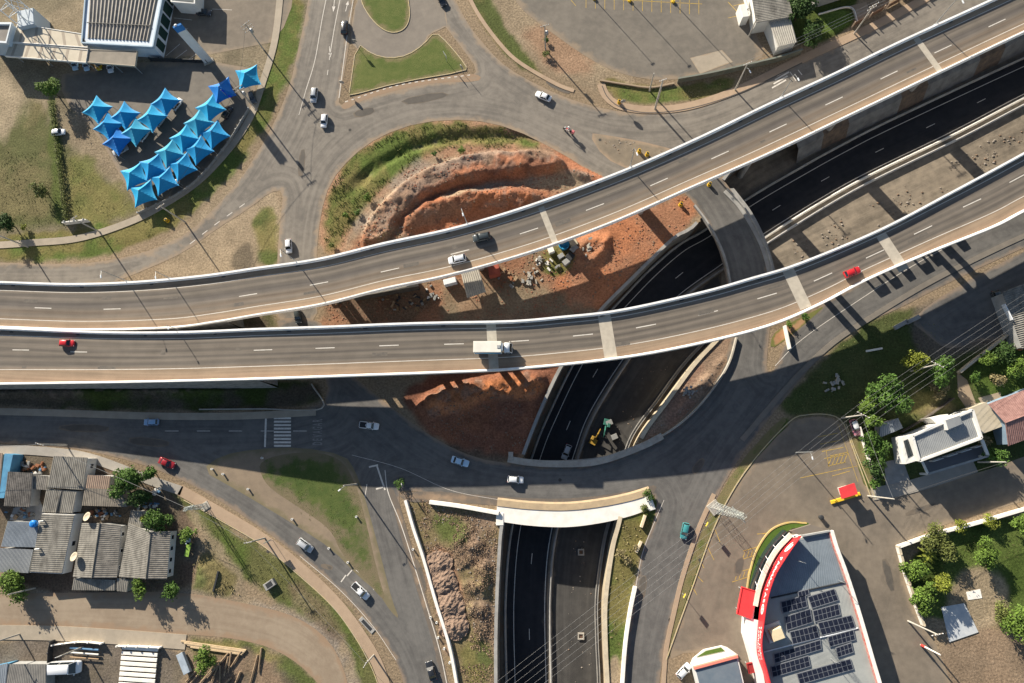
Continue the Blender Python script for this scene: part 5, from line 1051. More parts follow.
c2 = spline(GP([(786, 531), (772, 546), (761, 564), (754, 585), (752, 597)], 2.4), 40); part('shop_glass', MB().sweep([(*p, .3) for p in c2], [(-.15, 0), (-.15, 2.2), (1.0, 2.1), (1.0, 0)]), GLASSD, r); part('glass_rail', MB().sweep([(*p, 2.3) for p in c2], [(.95, 0), (.95, .25), (1.2, .25), (1.2, 0)]), PLWHITE, r)
part('under_band', MB().sweep([(*p, 2.7) for p in (c1 * .45 + fb[np.linspace(0, 36, 40).astype(int)] * .55)], [(-.5, 0), (-.5, .3), (.5, .3), (.5, 0)]), M('band_brown', (.10, .085, .075)), r)
for k in range(6): p = c2[3 + k * 7]; q2 = c1[3 + k * 7]; part('glass_mullion', MB().tube([(*p, 2.6), (*q2, 3.4)], .06, 6), STEELW, r)
lowr = GP([(750, 603), (760, 606), (759, 650), (768, 700), (762, 700), (752, 660), (745, 636), (746, 616)], 3.0); part('white_front', MB().prism(lowr, 0, 3.0), M('bright_white', (.80, .79, .76), (.72, .71, .68), .5, .7), r)
bedp = GP([(808, 523), (790, 521.5), (771, 529.5), (758, 550), (751, 572), (748, 589), (751.5, 590), (755, 574), (763, 555), (776, 538), (792, 528), (808, 527)]); part('planter', MB().prism(bedp, 0, .35), M('planter_turf', (.055, .11, .014), (.08, .13, .02), 2), r); part('planter_kerb', MB().sweep([(*p, 0) for p in spline(GP([(806, 523), (788, 522.5), (770, 530.5), (756.5, 550), (749.5, 572), (746.5, 590)]), 40)], [(-.14, 0), (-.14, .45), (.14, .45), (.14, 0)]), M('kerb_gold', (.56, .40, .12), (.42, .33, .18), 1.5, .8), r)
LETW = M('sign_white', (.85, .85, .83), rough=.5)
Lf = np.concatenate([[0], np.cumsum(np.linalg.norm(np.diff(fb, axis=0), axis=1))])
def on_fascia(u, v):
    """point and axes on the fascia: u metres from the upper tip, v share of its height"""
    i = int(np.clip(np.searchsorted(Lf, u), 1, 58)); f = (u - Lf[i - 1]) / (Lf[i] - Lf[i - 1]); lo = fb[i - 1] * (1 - f) + fb[i] * f; hi = ft[i - 1] * (1 - f) + ft[i] * f
    A_, B_ = Vector((*lo, ZB)), Vector((*hi, ZT)); t = Vector((*(fb[i] - fb[i - 1]), 0)).normalized(); up = (B_ - A_).normalized(); n = t.cross(up)
    return A_.lerp(B_, v) + n * .03, t, up
def fascia_text(text, u0, gap, size, v):
    mb = MB()
    for k, ch in enumerate(text):
        if ch != ' ': o, t, up = on_fascia(u0 + k * gap, v); put_text3(mb, ch, size, o, t, up)
    part('lettering', mb, LETW, r)
def emblem(u, v, R_):
    o, t, up = on_fascia(u, v); mb = MB()
    for k in range(24):
        a0, a1 = 2 * math.pi * k / 24, 2 * math.pi * (k + 1) / 24; mb.add([o + t * (math.cos(a) * q) + up * (math.sin(a) * q) for a, q in ((a0, R_), (a1, R_), (a1, R_ * .7), (a0, R_ * .7))], [(0, 1, 2, 3)])
    for da, db in ((.55, .16), (.16, .55)): mb.add([o + t * (sx * R_ * da) + up * (sy * R_ * db) for sx, sy in ((-1, -1), (1, -1), (1, 1), (-1, 1))], [(0, 1, 2, 3)])
    part('emblem', mb, LETW, r)
emblem(2.6, .55, 1.25); fascia_text('FARMÁCIAS', 5.4, 1.12, 1.7, .5); emblem(16.0, .5, 1.0); fascia_text('SÃO JOÃO', 19.6, .78, 1.1, .68); fascia_text('FARMÁCIAS', 19.6, .72, .95, .34)
# solar arrays lying on the roof
PANEL = M('solar_cells', (.012, .015, .028), (.02, .025, .042), 3, .35, spec=.12); FRAME = M('solar_frame', (.17, .18, .2), rough=.6)
for k, (a, b, cc, n, m) in enumerate([((781, 602), (805, 595.5), (783, 613), 5, 2), ((808, 597), (834, 589), (812, 608), 6, 2), ((785, 617), (810, 609), (787, 630), 5, 2), ((813, 611), (838, 604), (815, 621.5), 6, 2), ((790, 632), (816, 625.5), (793, 644), 6, 2), ((818, 623), (851, 615.5), (822, 635), 7, 2), ((774, 654), (820, 640), (775, 663), 9, 2), ((828, 637), (853, 630), (830, 646.5), 6, 2), ((836, 648), (851, 643), (838, 657), 4, 2), ((771, 667), (808, 656), (773, 677), 8, 2), ((797, 674), (850, 659), (800, 684), 11, 2), ((798, 592), (808, 589.5), (799, 597), 3, 1)]):
    A_, B_, C_ = (Vector((*G(*p, H), H - .05)) for p in (a, b, cc)); u = (B_ - A_); v = (C_ - A_); u_, v_ = u.normalized(), v.normalized()
    po = empty('solar_array', (A_.x, A_.y, H - .05), 'solar block of %d by %d cells on the drugstore, %s' % (n, m, ['upper left', 'upper right', 'second row left', 'second row right', 'third row left', 'third row right', 'long one below the cream tank', 'right of the long row', 'smallest square one', 'lower left pair row', 'longest one at the bottom', 'tiny one by the gutter'][k]), 'solar panel', 'solar arrays on the drugstore roof')
    part('frame', MB().add([A_ - u_ * .1 - v_ * .1, B_ + u_ * .1 - v_ * .1, B_ + v + u_ * .1 + v_ * .1, C_ - u_ * .1 + v_ * .1] + [p + Vector((0, 0, .1)) for p in (A_ - u_ * .1 - v_ * .1, B_ + u_ * .1 - v_ * .1, B_ + v + u_ * .1 + v_ * .1, C_ - u_ * .1 + v_ * .1)], [(0, 3, 2, 1), (4, 5, 6, 7), (0, 1, 5, 4), (1, 2, 6, 5), (2, 3, 7, 6), (3, 0, 4, 7)]), FRAME, po)
    pm = MB()
    for i in range(n):
        for j in range(m):
            p0 = A_ + u * (i / n) + v * (j / m) + u_ * .04 + v_ * .04 + Vector((0, 0, .108)); du = u / n - u_ * .08; dv = v / m - v_ * .08
            pm.add([p0, p0 + du, p0 + du + dv, p0 + dv], [(0, 1, 2, 3)])
    part('cells', pm, PANEL, po)
c = G3(777, 634, H + 1.2); t = empty('roof_tank', (c.x, c.y, H - .2), 'cream topped square water tank housing on the drugstore roof', 'tank housing')
part('housing', MB().cbox((c.x, c.y, H + .7), (2.4, 2.2, 1.9), .35, .12), M('tank_cream', (.72, .60, .38), (.62, .52, .34), .6), t); part('plinth', MB().cbox((c.x - .1, c.y + .1, H - .1), (3.4, 3.4, .5), .35, .08), PLWHITE, t)
for px, py in ((797, 560), (838, 580), (830, 658)):
    c = G3(px, py, H); r2 = empty('roof_antenna', (c.x, c.y, H - .2), 'thin antenna mast on the drugstore roof, %s' % {797: 'on the ribbed blue half', 838: 'by the right parapet', 830: 'among the lower panels'}[px], 'antenna'); part('mast', MB().tube([c, c + Vector((0, 0, 3.2))], .05, 6), STEELG, r2); part('cross_bar', MB().tube([c + Vector((-.7, .2, 3)), c + Vector((.7, -.2, 3))], .04, 6), STEELG, r2)
canopy('bright red square awning at the drugstore corner', [(742, 587), (757.5, 592), (751, 618.5), (737, 614)], 3.2, REDA, REDA, [(743, 590), (740, 611), (752, 615), (755, 594)])
# small shop below it
r = empty('drive_kiosk', (*G(718, 668), 0), 'small white building with dark roof and curved green planter at the lower edge', 'shop')
q = GP([(694, 669), (738, 657), (748, 700), (702, 700)], 4.2); part('wall', MB().prism(q, 0, 4.0), PLWHITE, r); part('roof', MB().prism(shrink(q, .07), 3.95, 4.1), M('slate_roof', (.12, .155, .19), (.16, .19, .22), .5, .6), r)
part('fascia', MB().sweep([(*G(694, 669, 4.2), 3.5), (*G(716, 663, 4.2), 3.5), (*G(738, 657, 4.2), 3.5)], [(-.1, 0), (-.1, .9), (.35, .9), (.35, 0)]), M('coral_band', (.72, .22, .16)), r)
fr = GP([(691, 664), (693, 659), (704, 650), (722, 646), (728, 648), (738, 655), (694, 667)], .6); part('planter_wall', MB().prism(fr, 0, .6), PLWHITE, r); part('planter', MB().prism(GP([(697, 657), (706, 651), (721, 647.5), (725, 651)], .7), .5, .7), M('planter_turf', (.055, .11, .014)), r)
canopy('small dark red entrance roof between the two shop buildings', [(747, 664), (754, 662.5), (756, 672), (749, 673.5)], 2.8, M('maroon', (.28, .03, .03)), M('maroon', (.28, .03, .03)), [(749, 666), (753, 670)])
# red kiosk sign with a yellow bar
a = G3(849, 497); r = empty('drive_kiosk', a, 'red topped pay kiosk on a yellow kerb in the parking lot', 'kiosk')
c = G3(849, 491, 3.0); part('roof', MB().prism(GP([(839, 488), (854.5, 483), (858, 494), (842, 499)], 3.2), 2.9, 3.2, bot=True), REDA, r); part('booth', MB().cbox((c.x, c.y, 1.45), (1.9, 1.6, 2.9), rad(16), .05), M('kiosk_white', (.6, .58, .54)), r); part('kerb', MB().cbox((*G(845, 498), .2), (6.3, .7, .4), rad(17), .05), M('kerb_yellow', (.72, .46, .03)), r)
for s in ((834, 500.5), (857, 494)): part('bollard', MB().tube([(*G(*s), 0), (*G(*s), .9)], .14, 10), M('kerb_yellow', (.72, .46, .03)), r)

# ---- worksite under the viaducts
shed('site_shed', 'long low site shed tucked under the northern viaduct, pale roof edge showing', 'shed', [(346, 293), (415, 280), (419, 286), (350, 298)], [3.3] * 4, M('pale_fibro', (.42, .39, .33), (.33, .31, .27), .9), M('shade_painted_wall', (.10, .085, .07), (.06, .05, .045), .8), 0, .3, .04)  # wall colour darkened to carry the shade below the roof edge
r = shed('site_shelter', 'grey ribbed shelter roof between the two viaducts', 'shelter', [(461, 273), (478, 267), (486, 292), (467, 298)], [2.7] * 4, M('pale_fibro', (.42, .39, .33), (.33, .31, .27), .9), PLGREY, 0, .45, .06, walls=False)
for p in ((463, 275), (477, 270), (484, 290), (468, 295)): part('post', MB().tube([(*G(*p, 2.6), 0), (*G(*p, 2.6), 2.6)], .1, 8), STEELG, r)
r = empty('shipping_container', (*G(493, 271), 0), 'rusty red container beside the grey site shelter', 'container'); mb = MB(); q = GP([(488, 267), (498, 263), (500, 273), (489, 276)], 2.6); part('body', MB().prism(q, .1, 2.6), M('container_red', (.40, .10, .065), (.30, .075, .05), 1), r); part('door', MB().box((*lerp(q[2], q[3], .5), 1.3), (2.2, .1, 2.3), rad(14)), M('container_door', (.33, .08, .05)), r)
for k, (px, py, s, mt) in enumerate([(451, 283, (2.9, 1.3, 1.9), STEELW), (551, 251, (1.3, 1.4, 1.2), CONW), (573, 244, (1.7, 1.8, 1.5), PLBEIGE), (561, 257, (1.4, 1.0, 1.0), STEELG), (566, 263, (1.5, 1.2, 1.2), PLGREY), (574, 250, (1.8, 1.2, 1.4), STEELG), (570, 258, (1.6, 1.6, 1.4), DARKM)]):
    r = empty('site_crate', G3(px, py), ['long white site box beside the grey shelter', 'white block at the edge of the worksite grass', 'beige cube box beside the blue tank', 'pale crate under the blue tank', 'grey crate in the middle of the worksite', 'grey crate right of the blue tank', 'black crate among the worksite gear'][k], 'crate', 'crates in the worksite'); c = G3(px, py); part('body', MB().cbox((c.x, c.y, s[2] / 2), s, .25 + k * .1, .05), mt, r); part('lid', MB().cbox((c.x, c.y, s[2] + .04), (s[0] * .96, s[1] * .96, .1), .25 + k * .1, .03), mt, r)
c = G3(564, 246); r = empty('water_tank', c, 'open round blue tank in the worksite by the northern viaduct', 'tank'); part('tank', MB().lathe(c, [(1.1, 0), (1.2, 1.3), (1.25, 1.35), (1.05, 1.35), (1.0, .9), (.02, .9)], 22), M('tank_teal', (.03, .26, .48), rough=.4), r, True)
junk_heap('grey rubble and scrap left of the worksite grass', 532, 277, 2.2, 18, 8, 0, (1.2, .9), [JUNK[3], CON, CONP]); junk_heap('broken grey concrete right of the worksite grass', 588, 246, 2.0, 18, 9, .3, (.8, 1.4), [CON, JUNK[3], CONP]); junk_heap('white tubs and tools on the dirt path between the viaducts', 433, 296, 2.6, 12, 10, 0, (.7, 1.4), [JUNK[0], JUNK[3], DARKM])
junk_heap('dark formwork boards stacked left of the grey site shelter', 404, 303, 3.2, 26, 31, 0, (1.6, .7), [JUNK[4], DARKM, JUNK[3], M('form_wood', (.20, .13, .07))]); junk_heap('timber and crates right of the grey site shelter', 508, 280, 2.2, 16, 32, 0, (1, 1.2), [JUNK[4], JUNK[1], JUNK[3]]); junk_heap('dark gear piled under the southern end of the worksite', 548, 262, 2.4, 18, 33, 0, (1.3, .8), [DARKM, JUNK[3], JUNK[0]]); junk_heap('rusty scrap beside the pier left of the long site shed', 336, 300, 1.4, 10, 34, 0, (1, 1), [JUNK[1], DARKM, JUNK[4]])
for k in range(7):  # unseen blocks added under the deck to cast a row of toothed shadows
    px = 866 + k * 13.5 + (4 if k == 3 else 0); py = 272 - k * 7.4; c = G3(px, py); rz = rad(27); r = empty('shadow_block', (c.x, c.y, 0), 'unseen block added under the southern viaduct for its shadow, number %s from the joint' % ['one', 'two', 'three', 'four', 'five', 'six', 'seven'][k], 'shadow block', 'unseen shadow blocks under the southern viaduct')
    s = [2.6, 1.9, 1.6, 2.2, 1.4, 1.5, 1.8][k]; cs_, sn = math.cos(rz), math.sin(rz)
    part('base_slab', MB().box((c.x, c.y, .12), (s, 2.0, .24), rz), CON, r); part('top_slab', MB().box((c.x, c.y, 2.28), (s, 2.0, .24), rz), CON, r)
    for d in (-1, 1): part('side_wall', MB().box((c.x + d * (s / 2 - .11) * cs_, c.y + d * (s / 2 - .11) * sn, 1.2), (.22, 2.0, 1.92), rz), CON, r)
solo('guard_wall', MB().cbox((*G(786, 338), .7), (.4, 5.2, 1.4), rad(8), .04), CONW, 'white upright wall stub beside the rusty earth island', 'wall stub')
# south-side shaded plot under the ramp: small fenced yard
wall_run('low concrete border around the dark yard below the southern viaduct ramp', [(200, 409.5), (260, 409), (322, 408.5), (312, 384)], .5, .25, CON)
# ================================================================ VEHICLES
GLS = M('car_glass', (.015, .02, .024), rough=.08, spec=.7); TYRE = M('tyre_rubber', (.018, .018, .018), rough=.9); RIM = M('wheel_rim', (.35, .35, .36), rough=.35, metal=.7)
HEADL = M('headlight_glass', (.62, .64, .66), rough=.15); TAILL = M('tail_light', (.35, .015, .012), rough=.25); BLACKP = M('black_plastic', (.025, .025, .027), rough=.6)
PAINTS = {'white': (.72, .73, .74), 'silver': (.42, .44, .46), 'black': (.022, .024, .028), 'dark': (.045, .055, .058), 'red': (.52, .018, .022), 'maroon': (.26, .012, .018), 'blue': (.20, .36, .56), 'paleblue': (.40, .58, .74), 'teal': (.05, .24, .25), 'grey': (.14, .15, .16), 'yellow': (.65, .40, .02), 'pink': (.55, .22, .27)}
def paint_mat(c): return M('car_paint_' + c, PAINTS[c], rough=.28, spec=.5, coat=.6)
def loft(mb, secs, mi=0):
    """secs: list of closed rings with equal point counts"""
    k = len(secs[0]); vs = [p for s in secs for p in s]; n = len(secs)
    fs = [(i * k + j, (i + 1) * k + j, (i + 1) * k + (j + 1) % k, i * k + (j + 1) % k) for i in range(n - 1) for j in range(k)] + [tuple(range(k))[::-1], tuple((n - 1) * k + j for j in range(k))]
    return mb.add(vs, fs, mi)
TYPES = {   # length, width, height, belt height, bonnet height, x of windscreen foot, roof front, roof rear, rear glass foot (shares of the length from the nose), tail height
    'hatch': (3.95, 1.68, 1.48, .92, .86, .27, .42, .86, .96, .92), 'sedan': (4.5, 1.75, 1.44, .90, .84, .29, .43, .72, .86, .88),
    'suv': (4.35, 1.80, 1.66, 1.02, .98, .25, .38, .88, .97, 1.02), 'pickup': (5.1, 1.82, 1.72, 1.05, 1.02, .24, .36, .56, .62, 1.0), 'van': (4.9, 1.92, 2.05, 1.15, 1.08, .12, .25, .97, .99, 1.15)}
def make_car(typ, color, px, py, dx, dy, z, label, roofcol=None, group=None, scale=.88):
    scale = .86 if typ == 'pickup' else scale
    L, W, Hh, belt, bon, xw, xr0, xr1, xg, tail = TYPES[typ]; x, y = G(px, py, z + .7)
    r = empty('car' if typ not in ('van', 'pickup') else {'van': 'van', 'pickup': 'pickup_truck'}[typ], (x, y, z), label, {'van': 'van', 'pickup': 'pickup'}.get(typ, 'car'), group, gdir(px, py, dx, dy, z)); r.scale = (scale,) * 3
    P = paint_mat(color); X = lambda s: L / 2 - s * L; hw = W / 2
    st = [(0, .72, .42, .62), (.025, .86, .30, .74), (.08, .96, .24, bon - .06), (xw, 1, .22, bon), (.5, 1, .22, belt), (xg, 1, .24, tail if typ != 'pickup' else belt), (.965, .96, .28, tail - .03), (.99, .88, .32, tail - .12), (1, .78, .42, tail - .22)]
    secs = []
    for s, w_, z0, z1 in st:
        h = hw * w_; m = (z0 + z1) / 2; secs.append([(X(s), -h * .86, z0), (X(s), -h, z0 + .12), (X(s), -h, m + .06), (X(s), -h * .96, z1 - .06), (X(s), -h * .82, z1), (X(s), 0, z1 + .025), (X(s), h * .82, z1), (X(s), h * .96, z1 - .06), (X(s), h, m + .06), (X(s), h, z0 + .12), (X(s), h * .86, z0)])
    part('body', loft(MB(), secs), P, r, True, local=True)
    rw = hw * .74; bw = hw * .93
    def ring(s, w_, zz): return [(X(s), -w_, zz), (X(s), w_, zz)]
    a = ring(xw, bw, bon + .0); b = ring(xr0, rw, Hh - .05); c = ring(xr1, rw, Hh - .06); d = ring(xg, bw, (tail if typ != 'pickup' else belt) + .0)
    gm = lambda q, o=0: MB().add(q, [tuple(range(len(q)))])
    part('windscreen', gm([a[0], a[1], b[1], b[0]]), GLS, r, local=True); part('rear_window', gm([c[0], c[1], d[1], d[0]]), GLS, r, local=True)
    for i in (0, 1): part('side_window', gm([a[i], b[i], c[i], d[i]]), GLS, r, local=True)
    rm = MB(); zs = Hh; secs = []
    for s, e, zz in ((xr0 - .015, .0, -.065), (xr0 + .03, 0, -.02), ((xr0 + xr1) / 2, 0, 0.0), (xr1 - .03, 0, -.02), (xr1 + .012, .0, -.075)):
        w2 = rw * 1.03; secs.append([(X(s), -w2, zs + zz - .05), (X(s), -w2 * .93, zs + zz - .005), (X(s), 0, zs + zz + .02), (X(s), w2 * .93, zs + zz - .005), (X(s), w2, zs + zz - .05), (X(s), 0, zs + zz - .06)])
    part('roof', loft(rm, secs), paint_mat(roofcol or color), r, True, local=True)
    for i, sg in ((0, -1), (1, 1)):
        part('pillar', MB().tube([a[i], b[i]], .045, 6), P, r, local=True); part('pillar', MB().tube([c[i], d[i]], .055, 6), P, r, local=True)
        mx = X((xr0 + xr1) / 2); part('pillar', MB().tube([(mx, sg * rw, Hh - .06), (mx, sg * bw, belt)], .04, 6), P, r, local=True)
        part('mirror', MB().cbox((X(xw + .04), sg * (hw + .09), belt + .03), (.14, .22, .14), 0, .03), P, r, local=True)
        part('headlight', MB().cbox((X(.035), sg * hw * .68, .66), (.16, .34, .15), -sg * .35, .03), HEADL, r, local=True); part('tail_light', MB().cbox((X(.985), sg * hw * .78, tail - .2), (.1, .24, .2), sg * .2, .02), TAILL, r, local=True)
        for s in (.18, .80):
            wx = X(s); wh = MB(); k = 20; R_ = .31
            wh.tube([(wx, sg * (hw - .20), R_), (wx, sg * (hw + .012), R_)], R_, k); w_o = part('wheel', wh, TYRE, r, local=True)
            part('rim', MB().tube([(wx, sg * (hw + .0), R_), (wx, sg * (hw + .022), R_)], .2, 12), RIM, w_o, local=True)
    if typ == 'pickup':
        part('cargo_bed', MB().cbox((X(.80), 0, 1.0), (L * .33, W * .78, .12), 0, .01), BLACKP, r, local=True); part('tailgate', MB().cbox((X(.985), 0, .98), (.08, W * .8, .16), 0, .02), P, r, local=True)
        for sg in (-1, 1): part('bed_rail', MB().cbox((X(.80), sg * W * .43, 1.06), (L * .34, .12, .12), 0, .03), P, r, local=True)
    if typ in ('suv',):
        for sg in (-1, 1): part('roof_rail', MB().tube([(X(xr0 + .06), sg * rw * .9, Hh + .05), (X(xr1 - .06), sg * rw * .9, Hh + .05)], .025, 6), BLACKP, r, local=True)
    return r
UV = lambda px: ZD(px) + .01
UU = lambda px: ZU(px) + .01
for a in [
    ('suv', 'black', 344.5, 27, .08, -1, .03, 'black car on the north street beside the rounded turf island'),
    ('suv', 'silver', 314, 95, -.12, 1, .03, 'silver car on the north street just above the white hatchback'),
    ('hatch', 'white', 324, 120.5, -.12, 1, .03, 'white hatchback at the mouth of the north street'),
    ('hatch', 'white', 288.5, 246, .06, 1, .03, 'white car heading under the northern viaduct from the roundabout'),
    ('suv', 'dark', 481.5, 237, -1, .2, UU(481), 'dark green black car on the northern viaduct'),
    ('suv', 'white', 457, 259, -1, .22, UU(457), 'white car with roof rails on the northern viaduct'),
    ('hatch', 'red', 66.5, 343, 1, .03, UV(66), 'red car at the left end of the southern viaduct'),
    ('hatch', 'red', 852.5, 272, 1, -.38, UV(852), 'bright red car on the right part of the southern viaduct'),
    ('sedan', 'white', 543.5, 96, -1, -.42, .03, 'white sedan on the upper right roundabout road'),
    ('hatch', 'dark', 297.5, 316, .15, 1, .03, 'dark car in the gap between the two viaducts'),
    ('hatch', 'blue', 151, 422, -1, .02, .03, 'small blue car on the shaded western street'),
    ('sedan', 'maroon', 166.5, 463, 1, .42, .03, 'dark red car entering the curved south-west road'),
    ('pickup', 'white', 369, 425.5, 1, .12, .03, 'white pickup on the shaded part of the roundabout'),
    ('sedan', 'paleblue', 460, 461.5, 1, .32, .03, 'pale blue car on the roundabout by the dark red mound'),
    ('hatch', 'white', 515.5, 479.5, 1, .08, .03, 'white car crossing the ring bridge above the underpass'),
    ('suv', 'silver', 305, 545.5, 1, .72, .03, 'silver grey car on the curved south-west road'),
    ('pickup', 'white', 360.5, 591, .8, .75, .03, 'white pickup on the curved south-west road'),
    ('sedan', 'black', 431, 671, -.28, -1, .03, 'dark car at the bottom edge of the south road'),
    ('hatch', 'teal', 685, 531, -.22, 1, .03, 'teal car on the south-east ramp road'),
    ('hatch', 'white', 58, 132, 1, -.1, .0, 'white car parked alone on the meadow path'),
    ('sedan', 'black', 203.5, 12, 1, .06, .02, 'black car parked in the shade of the showroom'),
    ('hatch', 'white', 684, 671, .75, -.8, .02, 'white car parked left of the small lower shop'),
    ('hatch', 'pink', 855.5, 427.5, .35, 1, .0, 'pink and white car parked under the hedge trees', 'white'),
    ('hatch', 'paleblue', 74.5, 63.5, .05, 1, .02, 'pale blue car nosing out of the canopy, leftmost of four'),
    ('hatch', 'paleblue', 86, 64, .05, 1, .02, 'pale blue car under the canopy edge beside the yellow one'),
    ('hatch', 'yellow', 98.5, 63.5, .05, 1, .02, 'yellow car under the canopy edge'),
    ('hatch', 'white', 110, 66, .05, 1, .02, 'white car under the canopy edge, rightmost of four'),
    ('hatch', 'silver', 566.5, 452, -.4, 1, FL, 'silver car in the underpass slipping beneath the ring bridge'),
    ('hatch', 'dark', 998, 298, .4, 1, .02, 'dark car parked against the right edge warehouse'),
    ('sedan', 'black', 441, -1, .5, 1, .03, 'black car cut by the top edge beside the turf island'),
    ('hatch', 'white', 176.5, 104, .6, -.8, .02, 'white car sticking out below the single tent of the inner cluster top'),
    ('hatch', 'silver', 160, 120, .6, -.8, .02, 'silver car half under the inner tent cluster, second from the top'),
    ('hatch', 'white', 143.5, 135, .6, -.8, .02, 'white car half under the inner tent cluster, third from the top'),
    ('sedan', 'silver', 120, 150, .9, -.45, .02, 'silver car at the lower corner of the inner tent cluster'),
    ('hatch', 'dark', 188, 140, .6, -.8, .02, 'dark car under the middle of the curved tent rows'),
    ('hatch', 'silver', 172, 184, .9, -.5, .02, 'silver car under the lower curved tent row near its left end'),
    ('hatch', 'black', 227, 112, .5, -.8, .02, 'black car below the top tent of the curved rows'),
    ('hatch', 'dark', 252, 97, .3, 1, .02, 'dark car parked below the lone corner tent'),
]: make_car(*a)
make_car('van', 'white', 67, 667, 1, -.04, .0, 'long white van parked in the yard at the lower left', scale=1.35)
# box truck
tx, ty = G(492.5, 347.5, ZD(490) + 2.2); t = empty('box_truck', (tx, ty, ZD(490) + .02), 'white box truck with blue striped side on the southern viaduct', 'truck', None, gdir(490, 348, 1, 0, ZD(490))); t.scale = (.93,) * 3
TB = M('truck_box_white', (.70, .68, .60), (.62, .60, .53), .6, .6); BLU = M('truck_blue', (.04, .22, .45)); BLU2 = M('truck_cyan', (.05, .42, .55))
part('cargo_box', MB().cbox((-1.05, 0, 2.25), (6.1, 2.45, 2.5), 0, .05), TB, t, local=True)
for sg in (-1, 1): part('side_stripe', MB().box((-1.05, sg * 1.235, 2.1), (5.7, .03, 1.3)), BLU, t, local=True); part('side_badge', MB().box((-.6, sg * 1.255, 2.3), (2.2, .02, .5)), BLU2, t, local=True)
part('roof_hatch', MB().cbox((1.45, 0, 3.56), (.7, .7, .12), 0, .03), STEELG, t, local=True); part('cooling_unit', MB().cbox((2.1, 0, 2.9), (.35, 1.6, .9), 0, .05), STEELW, t, local=True)
part('chassis', MB().box((-.4, 0, .8), (7.6, .9, .3)), BLACKP, t, local=True)
secs = [[(x, -w_, .6), (x, -w_, z1 - .25), (x, -w_ * .85, z1), (x, w_ * .85, z1), (x, w_, z1 - .25), (x, w_, .6)] for x, w_, z1 in ((2.5, 1.05, 2.55), (3.0, 1.1, 2.62), (3.7, 1.1, 2.5), (4.15, 1.08, 1.75), (4.25, 1.0, 1.5))]
part('cab', loft(MB(), secs), paint_mat('white'), t, True, local=True); part('windscreen', MB().add([(3.76, -.92, 2.46), (3.76, .92, 2.46), (4.2, .98, 1.72), (4.2, -.98, 1.72)], [(0, 1, 2, 3)]), GLS, t, local=True)
for sg in (-1, 1):
    part('door_window', MB().box((3.35, sg * 1.105, 1.95), (.8, .03, .6)), GLS, t, local=True); part('mirror', MB().cbox((3.95, sg * 1.32, 2.0), (.16, .3, .45), 0, .03), BLACKP, t, local=True); part('headlight', MB().cbox((4.24, sg * .75, 1.0), (.08, .35, .22), 0, .02), HEADL, t, local=True)
    for x in (3.2, -2.6): w_o = part('wheel', MB().tube([(x, sg * .75, .48), (x, sg * 1.12, .48)], .48, 20), TYRE, t, local=True); part('rim', MB().tube([(x, sg * 1.1, .48), (x, sg * 1.13, .48)], .27, 12), RIM, w_o, local=True)
# motorcycle and rider
mx, my = G(568.5, 131, .7); mo = empty('motorcycle', (mx, my, .03), 'red motorcycle with a rear box on the upper right roundabout road', 'motorcycle', None, gdir(568, 131, -1, -.6))
part('frame', MB().tube([(.72, 0, .35), (.45, 0, .8), (-.1, 0, .62), (-.6, 0, .35)], [.05, .07, .1, .06], 8), BLACKP, mo, True, local=True); part('fuel_tank', MB().lathe((.22, 0, .72), [(.1, 0), (.2, .08), (.19, .2), (.05, .28)], 12), M('bike_red', (.45, .05, .06), rough=.35), mo, True, local=True)
part('seat', MB().cbox((-.3, 0, .83), (.7, .26, .12), 0, .04), BLACKP, mo, local=True); part('rear_box', MB().cbox((-.82, 0, 1.02), (.45, .45, .42), 0, .06), M('box_pink', (.55, .16, .17), rough=.5), mo, local=True); part('handlebar', MB().tube([(.38, -.38, 1.02), (.5, 0, 1.0), (.38, .38, 1.02)], .025, 6), STEELG, mo, local=True); part('headlight', MB().lathe((.62, 0, .85), [(.02, 0), (.11, .03), (.1, .14), (.02, .18)], 10), HEADL, mo, True, local=True)
for x in (.72, -.62): w_o = part('wheel', MB().tube([(x, -.06, .31), (x, .06, .31)], .31, 20), TYRE, mo, local=True); part('rim', MB().tube([(x, -.065, .31), (x, .065, .31)], .2, 12), RIM, w_o, local=True)
mo.scale = (1.5,) * 3
def skin_body(name, joints, edges, radii, mat, parent, root=0, sub=2):
    me = bpy.data.meshes.new(name); me.from_pydata(joints, edges, []); o = bpy.data.objects.new(name, me); COL.objects.link(o); sk = o.modifiers.new('skin', 'SKIN'); o.modifiers.new('smooth', 'SUBSURF').levels = sub; o.modifiers['smooth'].render_levels = sub
    lay = me.skin_vertices[0].data if me.skin_vertices else None
    if lay is None:
        bpy.context.view_layer.objects.active = o; o.select_set(True); bpy.ops.mesh.customdata_skin_add(); lay = me.skin_vertices[0].data
    for i, rr in enumerate(radii): lay[i].radius = rr if isinstance(rr, tuple) else (rr, rr)
    lay[root].use_root = True; me.materials.append(mat); o.parent = parent; return o
pr = empty('person', (mx, my, .03), 'motorcycle rider in a white helmet and pale jacket gripping the handlebar', 'person', None, gdir(568, 131, -1, -.6))
J = [(-.25, 0, .92), (-.18, 0, 1.18), (-.08, 0, 1.42), (-.04, 0, 1.54), (-.10, .2, 1.40), (.12, .30, 1.18), (.36, .33, 1.05), (-.10, -.2, 1.40), (.12, -.30, 1.18), (.36, -.33, 1.05), (-.22, .12, .9), (.16, .2, .78), (-.02, .18, .36), (.10, .18, .30), (-.22, -.12, .9), (.16, -.2, .78), (-.02, -.18, .36), (.10, -.18, .30)]
Ed = [(0, 1), (1, 2), (2, 3), (2, 4), (4, 5), (5, 6), (2, 7), (7, 8), (8, 9), (0, 10), (10, 11), (11, 12), (12, 13), (0, 14), (14, 15), (15, 16), (16, 17)]
